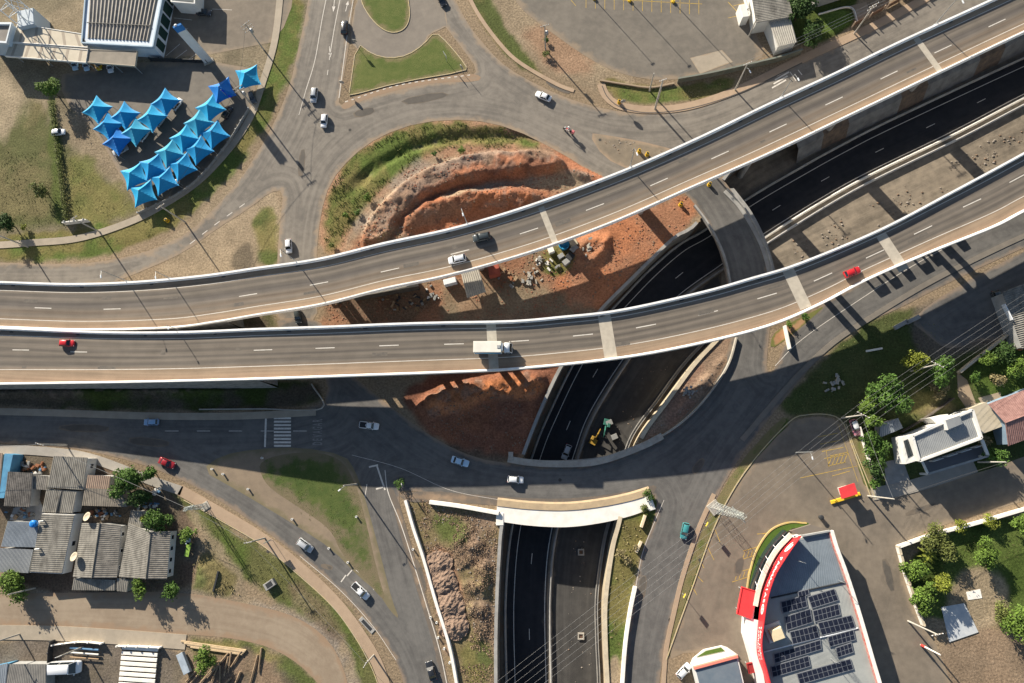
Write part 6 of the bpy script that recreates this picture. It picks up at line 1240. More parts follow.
skin_body('body', J, Ed, [(.15, .12), (.15, .11), (.14, .11), .06, .075, .055, .045, .075, .055, .045, .1, .08, .055, .045, .1, .08, .055, .045], M('rider_cloth', (.48, .44, .42), (.3, .27, .26), 6), pr)
hm = MB(); hm.lathe((0, 0, 1.53), [(.08, 0), (.135, .06), (.15, .15), (.125, .24), (.06, .29), (.01, .30)], 16); part('helmet', hm, paint_mat('white'), pr, True, local=True); part('visor', MB().cbox((.115, 0, 1.67), (.08, .2, .09), 0, .02), GLS, pr, local=True); pr.scale = (1.5,) * 3
# excavators and gear in the underpass
def excavator(px, py, dx, dy, z, mat, label):
    x, y = G(px, py, z + 1.2); r = empty('excavator', (x, y, z), label, 'excavator', None, gdir(px, py, dx, dy, z)); r.scale = (.72,) * 3
    for sg in (-1, 1):
        mb = MB(); secs = [(-1.4, .35), (-1.1, .12), (1.1, .12), (1.4, .35), (1.1, .66), (-1.1, .66)]; mb.add([(a, sg * .95 - .22, b) for a, b in secs] + [(a, sg * .95 + .22, b) for a, b in secs], [(0, 1, 2, 3, 4, 5), (11, 10, 9, 8, 7, 6)] + [(i, (i + 1) % 6, 6 + (i + 1) % 6, 6 + i) for i in range(6)]); part('track', mb, TYRE, r, local=True)
    part('house', MB().cbox((-.55, 0, 1.25), (2.0, 2.2, .95), 0, .12), mat, r, local=True); c = part('cab', MB().cbox((.35, .62, 1.75), (1.3, .95, 1.6), 0, .12), mat, r, local=True); part('window', MB().cbox((1.0, .62, 1.95), (.05, .8, 1.0), 0, .02), GLS, c, local=True); part('window', MB().cbox((.35, 1.1, 1.95), (.9, .05, .8), 0, .02), GLS, c, local=True)
    part('boom', MB().tube([(.6, -.25, 1.3), (2.2, -.25, 3.0), (3.6, -.25, 2.7)], [.22, .24, .16], 6), mat, r, local=True); part('arm', MB().tube([(3.5, -.25, 2.8), (4.1, -.25, 1.0)], [.17, .12], 6), mat, r, local=True)
    part('bucket', MB().add([(3.7, -.75, .9), (4.4, -.75, 1.0), (4.3, -.75, .3), (3.8, -.75, .35), (3.7, .25, .9), (4.4, .25, 1.0), (4.3, .25, .3), (3.8, .25, .35)], [(0, 3, 2, 1), (4, 5, 6, 7), (0, 4, 7, 3), (3, 7, 6, 2), (1, 2, 6, 5)]), DARKM, r, local=True)
excavator(594, 440, .5, -1, FL, M('machine_yellow', (.36, .22, .03), (.26, .16, .03), 1.2), 'yellow excavator in the shaded grey lanes beside the underpass barrier')
excavator(607, 424, -.2, 1, FL, M('machine_green', (.03, .15, .11), (.03, .10, .08), 1.2), 'green excavator in the shaded grey lanes above the yellow one')
for px, py, lab in ((614, 437, 'pale steel crate standing in the shaded grey lanes'), (609, 423, 'white box beside the green excavator')):
    c = G3(px, py, FL); r = empty('site_crate', c, lab, 'crate'); part('body', MB().cbox((c.x, c.y, FL + .6), (1.5, 1.2, 1.2), .4, .05), M('crate_drab', (.16, .16, .15)), r); part('lid', MB().cbox((c.x, c.y, FL + 1.24), (1.4, 1.1, .08), .4, .02), M('crate_lid', (.24, .24, .23)), r)
# ================================================================ TENTS
TB_ = [M('tent_blue_%s' % n, a, b, 1.6, .6, lo=.25, hi=.75) for n, a, b in (('mid', (.008, .21, .46), (.01, .27, .54)), ('deep', (.005, .13, .46), (.006, .18, .52)), ('faded', (.02, .26, .42), (.04, .32, .49)), ('teal', (.01, .26, .49), (.015, .32, .56)))]
def tent_proto(mat):
    s, h0, h1 = 2.8, 2.35, 4.3; n = 12; vs = []; N_ = n + 1
    for j in range(N_):
        for i in range(N_):
            u, v = 2 * i / n - 1, 2 * j / n - 1; m = max(abs(u), abs(v)); e = 1 - .16 * (1 - (min(abs(u), abs(v)) / (m + 1e-6)) ** 2) * m
            rr = m; z = h0 + (h1 - h0) * (1 - rr) ** 1.45 - (.12 * rr * (1 - (min(abs(u), abs(v)) / (m + 1e-6)) ** 2)); vs.append((u * s * e, v * s * e, z))
    fs = [(j * N_ + i, j * N_ + i + 1, (j + 1) * N_ + i + 1, (j + 1) * N_ + i) for j in range(n) for i in range(n)]
    k = len(vs); vs2 = [(a, b, c - .03) for a, b, c in vs]; fs2 = [tuple(q + k for q in f[::-1]) for f in fs]
    r = empty('canopy_tent', (0, 0, 0)); part('canopy', MB().add(vs + vs2, fs + fs2), mat, r, local=True)
    for a, b in ((-1, -1), (1, -1), (1, 1), (-1, 1)): part('post', MB().tube([(a * s * .96, b * s * .96, 0), (a * s * .97, b * s * .97, h0 - .02)], .05, 8), STEELG, r, local=True)
    part('peak_pole', MB().tube([(0, 0, h0 - .3), (0, 0, h1 - .02)], .05, 6), STEELG, r, local=True); part('finial', MB().lathe((0, 0, h1 - .05), [(.1, 0), (.12, .06), (.02, .18)], 8), STEELW, r, local=True)
    for d in ((1, 0), (0, 1)): part('cross_bar', MB().tube([(-d[0] * s * .8, -d[1] * s * .8, h0 - .25), (d[0] * s * .8, d[1] * s * .8, h0 - .25)], .03, 6), STEELG, r, local=True)
    return r
protos = [tent_proto(m) for m in TB_]; used = [False] * 4
ORD = ['first', 'second', 'third', 'fourth', 'fifth', 'sixth', 'seventh']
tents = []
for k, (x, y, m) in enumerate([(287, 325, 3), (320, 375, 0), (348, 420, 1)]): tents.append((x / 3, y / 3, m, -35, 'blue peaked tent in the short left column of the inner cluster, %s' % ['topmost', 'middle one', 'lowest'][k]))
for k, (x, y, m) in enumerate([(402, 392, 2), (452, 350, 3), (492, 303, 0)]): tents.append((x / 3, y / 3, m, -38, 'blue peaked tent on the slanting right edge of the inner cluster, %s' % ['lowest', 'middle one', 'topmost'][k]))
tents.append((370 / 3, 343 / 3, 0, -36, 'blue peaked tent in the centre of the inner cluster'))
for k, (x, y, m) in enumerate([(398, 525, 3), (455, 497, 0), (505, 457, 2), (550, 412, 3), (593, 365, 2), (628, 322, 3), (663, 268, 1)]): tents.append((x / 3, y / 3, m, [24, 25, 38, 42, 45, 40, 25][k], 'blue peaked tent in the upper curved row, %s from its lower left end' % ORD[k]))
for k, (x, y, m) in enumerate([(425, 577, 3), (488, 540, 0), (543, 497, 0), (592, 447, 0), (640, 400, 0)]): tents.append((x / 3, y / 3, m, [20, 28, 32, 40, 38][k], 'blue peaked tent in the lower curved row, %s from its lower left end' % ORD[k]))
tents.append((741 / 3, 228 / 3, 3, 15, 'blue peaked tent standing alone at the corner by the footpath'))
for px, py, m, ang, lab in tents:
    o = protos[m] if not used[m] else copy_tree(protos[m]); used[m] = True; x, y = G(px, py, 3.0); o.location = (x, y, .02); o.rotation_euler = (0, 0, rad(ang)); tag(o, lab, 'tent', 'blue canopy tents on the car park')
c = G3(231, 101); r = empty('flag_banner', c, 'drooping deep blue flag banner below the top tent of the curved rows', 'banner'); part('pole', MB().tube([c, c + Vector((0, 0, 5.2))], .05, 8), STEELG, r)
fl = MB(); n = 10; fl.add([(c.x + .1 + .25 * i, c.y + .3 * math.sin(i * .8) - .18 * i, 5.0 - z) for z in (0, .9) for i in range(n)], [(i, i + 1, n + i + 1, n + i) for i in range(n - 1)]); fl.add([(c.x + .1 + .25 * i, c.y + .04 + .3 * math.sin(i * .8) - .18 * i, 5.0 - z) for z in (0, .9) for i in range(n)], [(i, n + i, n + i + 1, i + 1) for i in range(n - 1)]); part('flag', fl, M('flag_blue', (.006, .05, .62)), r)

# ================================================================ POLES, LAMPS, PYLONS, WIRES
POLEC = M('pole_concrete', (.46, .43, .38), (.36, .34, .30), 1.0, .9); WIREM = M('wire_aluminium', (.22, .22, .22), rough=.6); WIRED = M('wire_dark', (.06, .06, .06))
def utility_pole(px, py, h, ang, label, arms=1, armL=2.2, transformer=False, lamp=0, z0=0.0, mat=None, rb=.19):
    c = G3(px, py, z0); r = empty('utility_pole', c, label, 'utility pole'); part('pole', MB().tube([c, c + Vector((0, 0, h))], [rb, rb * .62], 10), mat or POLEC, r)
    u = Vector((math.cos(rad(ang)), math.sin(rad(ang)), 0))
    for k in range(arms):
        z = h - .25 - k * 1.1; mb = MB(); mb.box((c.x, c.y, c.z + z), (armL, .13, .13), rad(ang)); a = part('crossarm', mb, M('arm_wood', (.36, .31, .25), (.28, .24, .19), 2), r)
        for s in (-.9, -.35, .35, .9): part('insulator', MB().lathe((c.x + u.x * s * armL / 2, c.y + u.y * s * armL / 2, c.z + z + .06), [(.05, 0), (.08, .08), (.05, .12), (.08, .18), (.02, .25)], 8), STEELW, a, local=True).matrix_parent_inverse = Matrix.Identity(4)
    if transformer: part('transformer', MB().lathe((c.x + .42, c.y - .1, c.z + h - 3.2), [(.34, 0), (.38, .1), (.38, 1.0), (.3, 1.12), (.02, 1.15)], 14), STEELG, r, True)
    if lamp:
        p = c + Vector((0, 0, h - 1.5)); e = p + u.cross(Vector((0, 0, 1))) * lamp + Vector((0, 0, .5)); part('lamp_arm', MB().tube([p, p.lerp(e, .6) + Vector((0, 0, .25)), e], .045, 6), STEELG, r); part('lamp_head', MB().cbox(tuple(e), (.62, .26, .14), math.atan2((e - p).y, (e - p).x), .04), STEELW, r)
    return r
utility_pole(264, 50, 10.5, 40, 'utility pole with stacked crossarms and transformer beside the lone tent', 3, 2.4, True)
utility_pole(257, 110, 10.5, 30, 'utility pole with double crossarms at the footpath bend below the tents', 2, 2.4, True)
utility_pole(545.5, 50, 9.5, 15, 'concrete utility pole in the scrubby dirt beside the top parking lot', 1, 2.0, True)
utility_pole(655, 109, 12.5, 20, 'tall thick concrete pole at the kerb below the top parking lot', 1, 1.6, False, 0, 0, None, .26)
utility_pole(649.5, 91, 7.5, 20, 'shorter concrete pole in the grass strip beside the tall thick pole', 0)
utility_pole(735, 90, 11, 25, 'slim concrete pole on the pavement in front of the dark block wall', 1, 2.0, False, 1.6)
utility_pole(749, 36, 6.5, 0, 'short light pole beside the grey shed at the top parking lot', 0)
utility_pole(854, 34, 10.5, 28, 'concrete pole at the lush lawn corner carrying the street cables', 2, 2.4)
utility_pole(795.5, 452.5, 10.0, 10, 'slim lot lamp pole standing free in the drugstore parking lot', 0, lamp=1.2, mat=STEELG, rb=.11)
utility_pole(842, 418, 10.5, -28, 'concrete pole with long crossarm at the head of the hedge', 1, 2.6); utility_pole(911, 371, 10.5, -28, 'concrete pole with crossarm rising out of the yellow green tree', 1, 2.6)
utility_pole(868, 496, 11.2, 20, 'concrete pole at the kerb corner below the hedge', 0, lamp=0); utility_pole(978, 462, 9.0, 20, 'concrete pole in front of the bushes right of the white house', 0)
utility_pole(908, 621, 11.0, 12, 'concrete pole at the lower corner of the lawn lot wall', 1, 2.2); utility_pole(921, 645, 7.0, 60, 'pole with red and white base bands beside the concrete slab', 0, mat=CONW)
part('painted_band', MB().tube([(*G(921, 645), .2), (*G(921, 645), 1.6)], .25, 10), M('band_red', (.55, .05, .04)), bpy.data.objects['utility_pole.014'] if 'utility_pole.014' in bpy.data.objects else None)
utility_pole(374, 655, 6.5, 60, 'pale concrete pole on the green verge at the bottom of the south-west road', 1, 1.6); utility_pole(265, 538, 8.5, 10, 'slim pole beside the kinked sand pavement of the south-west road', 1, 1.6)
utility_pole(35, 588, 7.5, 20, 'pale concrete pole at the hedge by the earth street', 0); utility_pole(20, 634, 8, 70, 'pole on the lower left pavement with a long arm', 1, 1.8); utility_pole(67, 445, 8.5, -15, 'pole carrying cables over the street side row house', 1, 2.0)
utility_pole(83, 647, 7.5, 20, 'short pole at the yard gate above the white van', 1, 1.4)
utility_pole(357, 484, 9.5, -50, 'concrete lamp pole at the tip of the shaded grass verge', 0, lamp=1.5); utility_pole(185, 222, 10.5, 35, 'utility pole on the verge below the tents beside the yellow marker', 1, 2.2)
utility_pole(100, 232, 9.5, 35, 'utility pole at the footpath corner left of the yellow marker', 1, 2.2); utility_pole(28, 247, 10, 20, 'utility pole on the verge at the left edge', 1, 2.2)
# floodlight poles of the top parking lot
for k, (px, py) in enumerate(((594, -1), (629.5, 1), (673, 2))):
    c = G3(px, py); r = empty('lot_lamp', c, 'slim yellow footed lamp pole at the top edge of the parking lot, %s' % ['left one', 'middle one', 'right one'][k], 'lamp post', 'lamp poles of the top parking lot'); part('pole', MB().tube([c, c + Vector((0, 0, 9.5))], [.09, .06], 8), STEELG, r); part('footing', MB().lathe(c, [(.45, 0), (.42, .5), (.02, .55)], 14), M('kerb_yellow', (.72, .46, .03)), r); part('lamp_head', MB().cbox((c.x, c.y, 9.5), (.9, .3, .15), .6, .03), STEELW, r)
# viaduct lamp columns standing on the north barrier
for k, px in enumerate((128, 172, 298, 467, 632, 780, 935)):
    xs = [p[0] for p in VA]; c0 = G(px, 250, 11)[0]
    j = int(np.argmin(np.abs(np.array([VA[i][0] for i in range(len(VA))]) - G(px, {128: 282, 172: 279, 298: 261, 467: 223, 632: 166, 780: 98, 935: 26}[px], ZU(px))[0]))); p = VA[j]; d = VB[j, :2] - VA[j, :2]; d = d / np.linalg.norm(d)
    c = Vector((p[0] - d[0] * .25, p[1] - d[1] * .25, p[2] - .4)); h = 9.5 if k != 1 else 6.0; r = empty('street_lamp', c, 'thin steel lamp column on the north barrier of the northern viaduct, %s from the left' % ORD[k], 'street lamp', 'lamp columns on the northern viaduct')
    part('pole', MB().tube([c, c + Vector((0, 0, h))], [.11, .06], 8), STEELG, r); e = c + Vector((d[0] * 1.5, d[1] * 1.5, h + .35)); part('arm', MB().tube([c + Vector((0, 0, h - .1)), e], .045, 6), STEELG, r); part('lamp_head', MB().cbox(tuple(e), (.7, .28, .13), math.atan2(d[1], d[0]), .04), STEELW, r); part('bracket', MB().cbox((c.x, c.y, c.z + .3), (.35, .35, .5), 0, .05), STEELG, r)
c = G3(183, 331, 7); r = empty('street_lamp', (c.x, c.y, 0), 'low lamp column in the gap between the viaducts at the left', 'street lamp'); part('pole', MB().tube([(c.x, c.y, 0), (c.x, c.y, 13.5)], [.11, .06], 8), STEELG, r); part('lamp_head', MB().cbox((c.x + .4, c.y - .6, 13.5), (.7, .28, .13), -1, .04), STEELW, r)
# lattice pylon by the lot and the lattice mast by the row houses
def pylon(px, py, h, wb, wt, label, arms, mat, ang, rr=.09):
    c = G3(px, py); r = empty('pylon', c, label, 'pylon'); ca, sa = math.cos(rad(ang)), math.sin(rad(ang))
    P = lambda u, v, z: (c.x + u * ca - v * sa, c.y + u * sa + v * ca, z); cr = [(-1, -1), (1, -1), (1, 1), (-1, 1)]; wz = lambda z: (wb + (wt - wb) * min(1, z / (h * .85))) / 2
    for a, b in cr: part('leg', MB().tube([P(a * wz(0), b * wz(0), 0), P(a * wz(h), b * wz(h), h)], rr, 5), mat, r)
    n = int(h / 2.0)
    for k in range(n):
        z0, z1 = h * k / n, h * (k + 1) / n
        mb = MB()
        for i in range(4):
            a, b = cr[i], cr[(i + 1) % 4]; mb.tube([P(a[0] * wz(z0), a[1] * wz(z0), z0), P(b[0] * wz(z1), b[1] * wz(z1), z1)], rr * .55, 4); mb.tube([P(b[0] * wz(z0), b[1] * wz(z0), z0), P(a[0] * wz(z1), a[1] * wz(z1), z1)], rr * .55, 4); mb.tube([P(a[0] * wz(z1), a[1] * wz(z1), z1), P(b[0] * wz(z1), b[1] * wz(z1), z1)], rr * .55, 4)
        part('brace', mb, mat, r)
    tips = []
    for z, L in arms:
        mb = MB()
        for s in (-1, 1):
            for v in (-wt / 2, wt / 2): mb.tube([P(0, v, z), P(s * L, 0, z + .15)], rr * .7, 4)
            mb.tube([P(0, 0, z + 1.1), P(s * L, 0, z + .15)], rr * .7, 4)
            for q in (.3, .6): mb.tube([P(s * L * q, -wt / 2 * (1 - q), z), P(s * L * q, 0, z + 1.1 - .95 * q)], rr * .5, 4)
            tips.append(Vector(P(s * L, 0, z)))
        part('crossarm', mb, mat, r)
    part('footing', MB().cbox((c.x, c.y, .15), (wb + .8, wb + .8, .3), rad(ang), .05), CON, r)
    return r, tips
PYM = M('pylon_steel', (.50, .53, .50), (.40, .43, .41), 1, .5, .2)
py1, tips = pylon(714.5, 507.5, 23.0, 1.7, .8, 'tall pale lattice pylon on the kerb of the drugstore parking lot', [(17.0, 1.0), (19.5, 1.9), (21.5, .8)], PYM, 128, .034)
py2, tips2 = pylon(206, 506, 8.5, .9, .5, 'pale lattice mast on the verge beside the row houses', [(6.8, 1.2), (7.8, 1.0)], PYM, 35, .06)
def wire(a, b, sag, label, mat=WIREM, rr=.045, n=24, group=None, cat='cable'):
    a, b = Vector(a), Vector(b); P = [a.lerp(b, i / n) - Vector((0, 0, sag * 4 * (i / n) * (1 - i / n))) for i in range(n + 1)]; solo('overhead_cable', MB().tube(P, rr, 5), mat, label, cat, group)
dirw = Vector((*(np.array(G(500, 690)) - np.array(G(716, 520))), 0)).normalized(); prp = Vector((-dirw.y, dirw.x, 0)); pc = Vector((*G(714.5, 507.5), 19.6))
for k in range(6):
    tp = pc + prp * (k - 2.5) * 1.05; e = tp + dirw * 95; e.z = 17.5; wire(tp, e, 1.8, 'pale high-voltage cable over the underpass toward the lower left, %s from below' % ORD[k], group='high-voltage cables of the pylon', rr=.016)
p1, p2, p3 = G3(842, 418), G3(911, 371), G3(1040, 288); dw = (p2 - p1).normalized(); pw = Vector((-dw.y, dw.x, 0)); U5 = Vector((0, 0, 10.4))
for k in range(5):
    o = pw * (k - 2) * 1.05
    wire(p1 + o + U5, p2 + o + U5, .5, 'thin pale cable between the two hedge poles, %s from below' % ORD[k], rr=.016, group='street cables at the hedge'); wire(p2 + o + U5, p3 + o + Vector((0, 0, 9.5)), .7, 'thin pale cable from the yellow green tree to the right edge, %s from below' % ORD[k], rr=.016, group='street cables toward the right edge')
    wire(p1 + o + U5, Vector((*G(714.5, 507.5), 19.4)) + prp * (k - 2) * -.9, 1.0, 'thin pale cable slanting over the drugstore lot, %s from below' % ORD[k], rr=.014, group='cables over the drugstore lot')
wire(G3(868, 496) + Vector((0, 0, 11)), p1 + Vector((0, 0, 9.6)), .4, 'cable along the hedge between its two end poles', WIREM, .025); wire(G3(868, 496) + Vector((0, 0, 10.5)), G3(978, 462) + Vector((0, 0, 8.8)), .6, 'dark cable along the street in front of the white house', WIRED, .035)
q1, q2 = G3(854, 34) + Vector((0, 0, 10.2)), G3(700, 102) + Vector((0, 0, 10))
for k in range(3): o = Vector((-.35, .6, 0)) * (k - 1); wire(q1 + o, G3(735, 90) + Vector((0, 0, 10.7)) + o, .5, 'pale cable over the north street toward the slim pole, %s from the top' % ORD[2 - k], rr=.024, group='cables over the north street'); wire(q1 + o, Vector((*G(1000, -40), 10)) + o, .7, 'pale cable over the north street toward the top right, %s from the top' % ORD[2 - k], rr=.024, group='cables toward the top right')
wire(G3(-20, 452) + Vector((0, 0, 8)), G3(67, 445) + Vector((0, 0, 8.3)), .3, 'pale cable over the blue wall to the street pole', rr=.03); wire(G3(67, 445) + Vector((0, 0, 8.3)), Vector((*G(206, 506), 7.6)), .5, 'pale cable from the street pole to the lattice mast', rr=.03); wire(Vector((*G(206, 506), 7.6)), G3(265, 538) + Vector((0, 0, 8.3)), .6, 'thin pale cable from the lattice mast to the slim pole', rr=.02); wire(G3(265, 538) + Vector((0, 0, 8.3)), G3(374, 655) + Vector((0, 0, 6.3)), .8, 'thin pale cable along the south-west verge', rr=.02)
wire(G3(257, 110) + Vector((0, 0, 10.2)), G3(264, 50) + Vector((0, 0, 10.2)), .4, 'dark cable between the two crossarm poles beside the tents', WIRED, .03); wire(G3(257, 110) + Vector((0, 0, 10.2)), G3(185, 222) + Vector((0, 0, 10.2)), .8, 'dark cable along the verge below the tents', WIRED, .03)

# ================================================================ SMALL STREET FURNITURE
def post_proto():
    r = empty('kerb_post', (0, 0, 0)); part('post', MB().lathe((0, 0, 0), [(.2, 0), (.18, .85), (.02, .9)], 12), CONW, r, local=True); part('cap', MB().lathe((0, 0, .9), [(.24, 0), (.24, .1), (.14, .1), (.14, .03), (.02, .03)], 14), M('cap_white', (.72, .71, .68)), r, local=True); part('opening', MB().lathe((0, 0, .93), [(.13, 0), (.02, .012)], 12), DARKM, r, local=True); return r
pp = post_proto(); first = True
POSTS = [(293, 519, 'on the dirt verge edge above the silver car'), (329.5, 548, 'on the verge above the white pickup, upper one'), (348.5, 562, 'on the verge above the white pickup, lower one'), (249, 489, 'on the verge where the shade ends, upper left'), (224, 474, 'at the dark patch of the verge, inner one'), (213, 469, 'at the dark patch of the verge, outer one'), (431, 617, 'beside the long white guard wall, uppermost'), (437, 622, 'beside the long white guard wall, second'), (438.5, 637, 'beside the long white guard wall, third'), (444.5, 648, 'beside the long white guard wall, fourth'), (450, 662, 'beside the long white guard wall, lowest'), (413.5, 549, 'halfway up the long white guard wall'), (357, 516.5, 'in the grass at the right rim of the sunlit turf'), (263, 458, 'by the shaded verge near the zebra crossing')]
for px, py, lab in POSTS:
    o = pp if first else copy_tree(pp); first = False; x, y = G(px, py); o.location = (x, y, 0); o.scale = (.95, .95, .75); tag(o, 'white hollow concrete kerb post ' + lab, 'post', 'white kerb posts along the south roads')
def drum_proto():
    r = empty('traffic_drum', (0, 0, 0)); part('body', MB().lathe((0, 0, 0), [(.42, 0), (.42, .1), (.36, .12), (.33, .95), (.02, 1.0)], 16), M('drum_yellow', (.72, .45, .02), rough=.5), r, local=True); part('band', MB().lathe((0, 0, .45), [(.365, 0), (.36, .22), (.3, .22)], 16), BLACKP, r, local=True); part('lid', MB().lathe((0, 0, .98), [(.24, 0), (.2, .1), (.02, .12)], 14), BLACKP, r, local=True); return r
dp = drum_proto(); first = True
for px, py, lab in [(619, 103, 'at the kerb corner below the top parking lot'), (639, 152, 'left of the pair in the verge by the northern viaduct'), (647, 155, 'right of the pair in the verge by the northern viaduct'), (168, 221, 'on the verge below the tents'), (680.5, 205, 'at the left approach of the ring bridge between the viaducts'), (709, 185, 'at the right approach of the ring bridge between the viaducts')]:
    o = dp if first else copy_tree(dp); first = False; x, y = G(px, py); o.location = (x, y, 0); o.scale = (1.15,) * 3; tag(o, 'yellow and black traffic drum ' + lab, 'traffic drum', 'yellow traffic drums')
def sign(px, py, ang, label, shape, h=2.6):
    c = G3(px, py); r = empty('road_sign', c, label, 'road sign', 'road signs seen from above'); part('pole', MB().tube([c, c + Vector((0, 0, h))], .045, 8), STEELG, r)
    if shape == 'disc': n = Vector((math.cos(rad(ang)), math.sin(rad(ang)), 0)); q = c + Vector((0, 0, h)); part('plate', MB().tube([q - n * .03, q + n * .03], .62, 22), STEELG, r); part('face', MB().tube([q + n * .032, q + n * .04], .58, 22), M('sign_red', (.55, .03, .03)), r)
    else: part('plate', MB().box((c.x, c.y, h), (1.6 if shape == 'board' else .95, .05, 1.0), rad(ang + 90)), STEELG, r); part('face', MB().box((c.x + .04 * math.cos(rad(ang)), c.y + .04 * math.sin(rad(ang)), h), (1.5 if shape == 'board' else .88, .02, .92), rad(ang + 90)), M('sign_green', (.02, .22, .10)) if shape == 'board' else M('sign_yellow', (.62, .42, .03)), r)
sign(345, 88, 80, 'round sign at the left tip of the triangular turf island', 'disc'); sign(357.5, 47, 80, 'square sign at the upper corner of the triangular turf island', 'square'); sign(447, 62, 30, 'green board sign near the right tip of the triangular turf island', 'board', 3); sign(463, 73, 40, 'round sign at the right tip of the triangular turf island', 'disc'); sign(622, 107, 100, 'round sign behind the yellow drum at the kerb corner', 'disc'); sign(405, 485, 200, 'round sign in the scrub at the head of the south road', 'disc'); sign(682, 593, 150, 'white square sign on the lot verge by the pylon', 'square', 3); sign(704, 523, 150, 'square sign on the lot verge just below the pylon', 'square', 3); sign(273, 540, 120, 'green board sign on the south-west verge', 'board', 3)
for px, py, lab, s in ((271, 584, 'pale concrete box with dark open end on the south-west verge', (2.4, 1.5, 1.0)), (367, 625, 'rectangular concrete drain box beside the sand pavement', (1.1, 4.0, .16)), (100, 47, 'x', (1, 1, 1))):
    if lab == 'x': continue
    c = G3(px, py); r = empty('drain_box', c, lab, 'drain box'); rz = .6 if s[1] < 2 else .82
    part('walls', MB().cbox((c.x, c.y, s[2] / 2), s, rz, .06), CONP, r); part('opening', MB().box((c.x, c.y, s[2] - .02), (s[0] * .6, s[1] * .7, .06), rz), DARKM, r)
c = G3(820, 517); solo('bin', MB().lathe(c, [(.38, 0), (.45, .9), (.47, .95), (.3, 1.02), (.02, 1.05)], 14), DARKM, 'small dark bin standing in the drugstore lot', 'bin')
for px, py, rz, L, lab in ((900, 325, .5, 3.2, 'left concrete kerb piece lying in the shaded grass'), (912, 320, .45, 3.2, 'right concrete kerb piece lying in the shaded grass')): c = G3(px, py); solo('concrete_piece', MB().cbox((c.x, c.y, .35), (L, .9, .6), rz, .05), CONP, lab, 'concrete block')
c = G3(874, 350); solo('concrete_pipe', MB().tube([(c.x - 1.8, c.y - .3, .3), (c.x + 1.6, c.y + .3, .3)], .22, 10), CONW, 'pale pole lying in the shaded grass', 'fallen pole')
junk_heap('pale broken slabs heaped in the shaded grass', 831, 383, 2.4, 14, 21, 0, (1.2, 1), [CONP, CON]); junk_heap('grey rubble heap at the shade line of the wedge beside the ring road', 690, 393, 1.6, 14, 22, .4, (1, .8), [CONP, CON, JUNK[3]])
# lower left yards
def slab_stack():
    for k in range(8):
        c = G3(141.5 - k * .5, 648 + k * 5.2); rz = rad(-2); r = empty('concrete_plank', c, 'long white precast plank in the fenced stack, %s from the top' % (ORD + ['eighth'])[k], 'concrete plank', 'white precast planks in the yard'); part('plank', MB().cbox((c.x, c.y, .5), (8.0, .72, .22), rz, .03), CONW, r)
        for s in (-3, 3): part('spacer', MB().box((c.x + s, c.y, .2), (.3, .7, .38), rz), JUNK[4], r)
slab_stack()
for k in range(4):
    c = G3(214 + k, 645.5 + k * 1.6); solo('timber', MB().cbox((c.x, c.y, .2 + (k % 2) * .05), (14.5 - k, .32, .3), rad(-6), .03), M('timber_pale', (.52, .40, .25), (.42, .31, .19), 1.2), 'long pale timber on the verge, %s from the top' % ORD[k], 'timber', 'long timbers on the verge')
for k in range(14):
    rg = random.Random(40 + k); px, py = 192 + rg.random() * 70, 658 + rg.random() * 30; c = G3(px, py); a = rg.uniform(.7, 1.8); L = rg.uniform(3, 7); d = Vector((math.cos(a), math.sin(a), 0)) * L / 2
    solo('log', MB().tube([c - d + Vector((0, 0, .25)), c + d + Vector((0, 0, .3))], [.16, .22], 8), M('log_brown', (.22, .15, .09), (.34, .25, .16), 1.5), 'rough log lying in the lower left timber yard', 'log', 'logs in the timber yard')
for k in range(3): c = G3(86, 648 + k * 4.6); solo('pipe_bundle' if k else 'boat_mast', MB().tube([(c.x - 3.2, c.y + .1, .5), (c.x + 3.2, c.y - .2, .5)], .22 - .04 * k, 8), [JUNK[2], JUNK[0], JUNK[4]][k], ['blue pipe on the yard trestles', 'white pipe on the yard trestles', 'wooden beam on the yard trestles'][k], 'pipe')
wall_run('white picket fence with open gate above the concrete planks', [(120, 645), (140, 645.5), (162, 646.5)], 1.2, .12, CONW, 'fence', posts=5); wall_run('white picket fence above the white van', [(56, 644), (82, 641), (104, 642.5)], 1.2, .12, CONW, 'fence', posts=5)
wall_run('dark fence between the lower left yard and the concrete planks', [(52, 662), (53, 648), (55, 640)], 1.5, .12, DARKM, 'fence', posts=3)
c = G3(186, 662); solo('trailer', MB().cbox((c.x, c.y, .8), (1.5, 4.4, .9), rad(28), .06), M('trailer_blue', (.36, .42, .48), (.28, .33, .38), 1), 'grey blue trailer body standing by the lower shrub', 'trailer')
for k, (px, py) in enumerate(((191, 537), (190, 549))): c = G3(px, py); solo('board', MB().cbox((c.x, c.y, .9), (1.0, 3.0, .12), rad(-8), .02), [M('board_blue', (.40, .47, .52)), M('board_green', (.22, .36, .06))][k], ['pale blue board leaning in the yard right of the row houses', 'bright green board leaning in the yard right of the row houses'][k], 'board')
wall_run('black plank frame of the weedy patch beside the earth street', [(214, 591), (217, 580), (219, 571)], .5, .35, DARKM, 'frame')
r = empty('notice_wall', G3(76, 221), 'white painted low wall at the bottom of the meadow hedge', 'wall'); part('panel', MB().cbox((*G(76, 222, .8), .8), (6.0, .25, 1.6), rad(6), .03), CONW, r)
for k in range(3): part('post', MB().cbox((*G(66.5 + k * 9.5, 222.5 - k, .8), .9), (.3, .35, 1.9), rad(6), .03), PLGREY, r)
wall_run('thin wire fence on low kerb along the tent car park footpath', [(140, 214), (190, 188), (226, 148), (250, 110)], 1.0, .06, STEELG, 'fence', posts=14)
wall_run('dark gate fence in front of the showroom car park', [(152, 61), (180, 62), (208, 63)], 1.4, .08, DARKM, 'fence', posts=6)
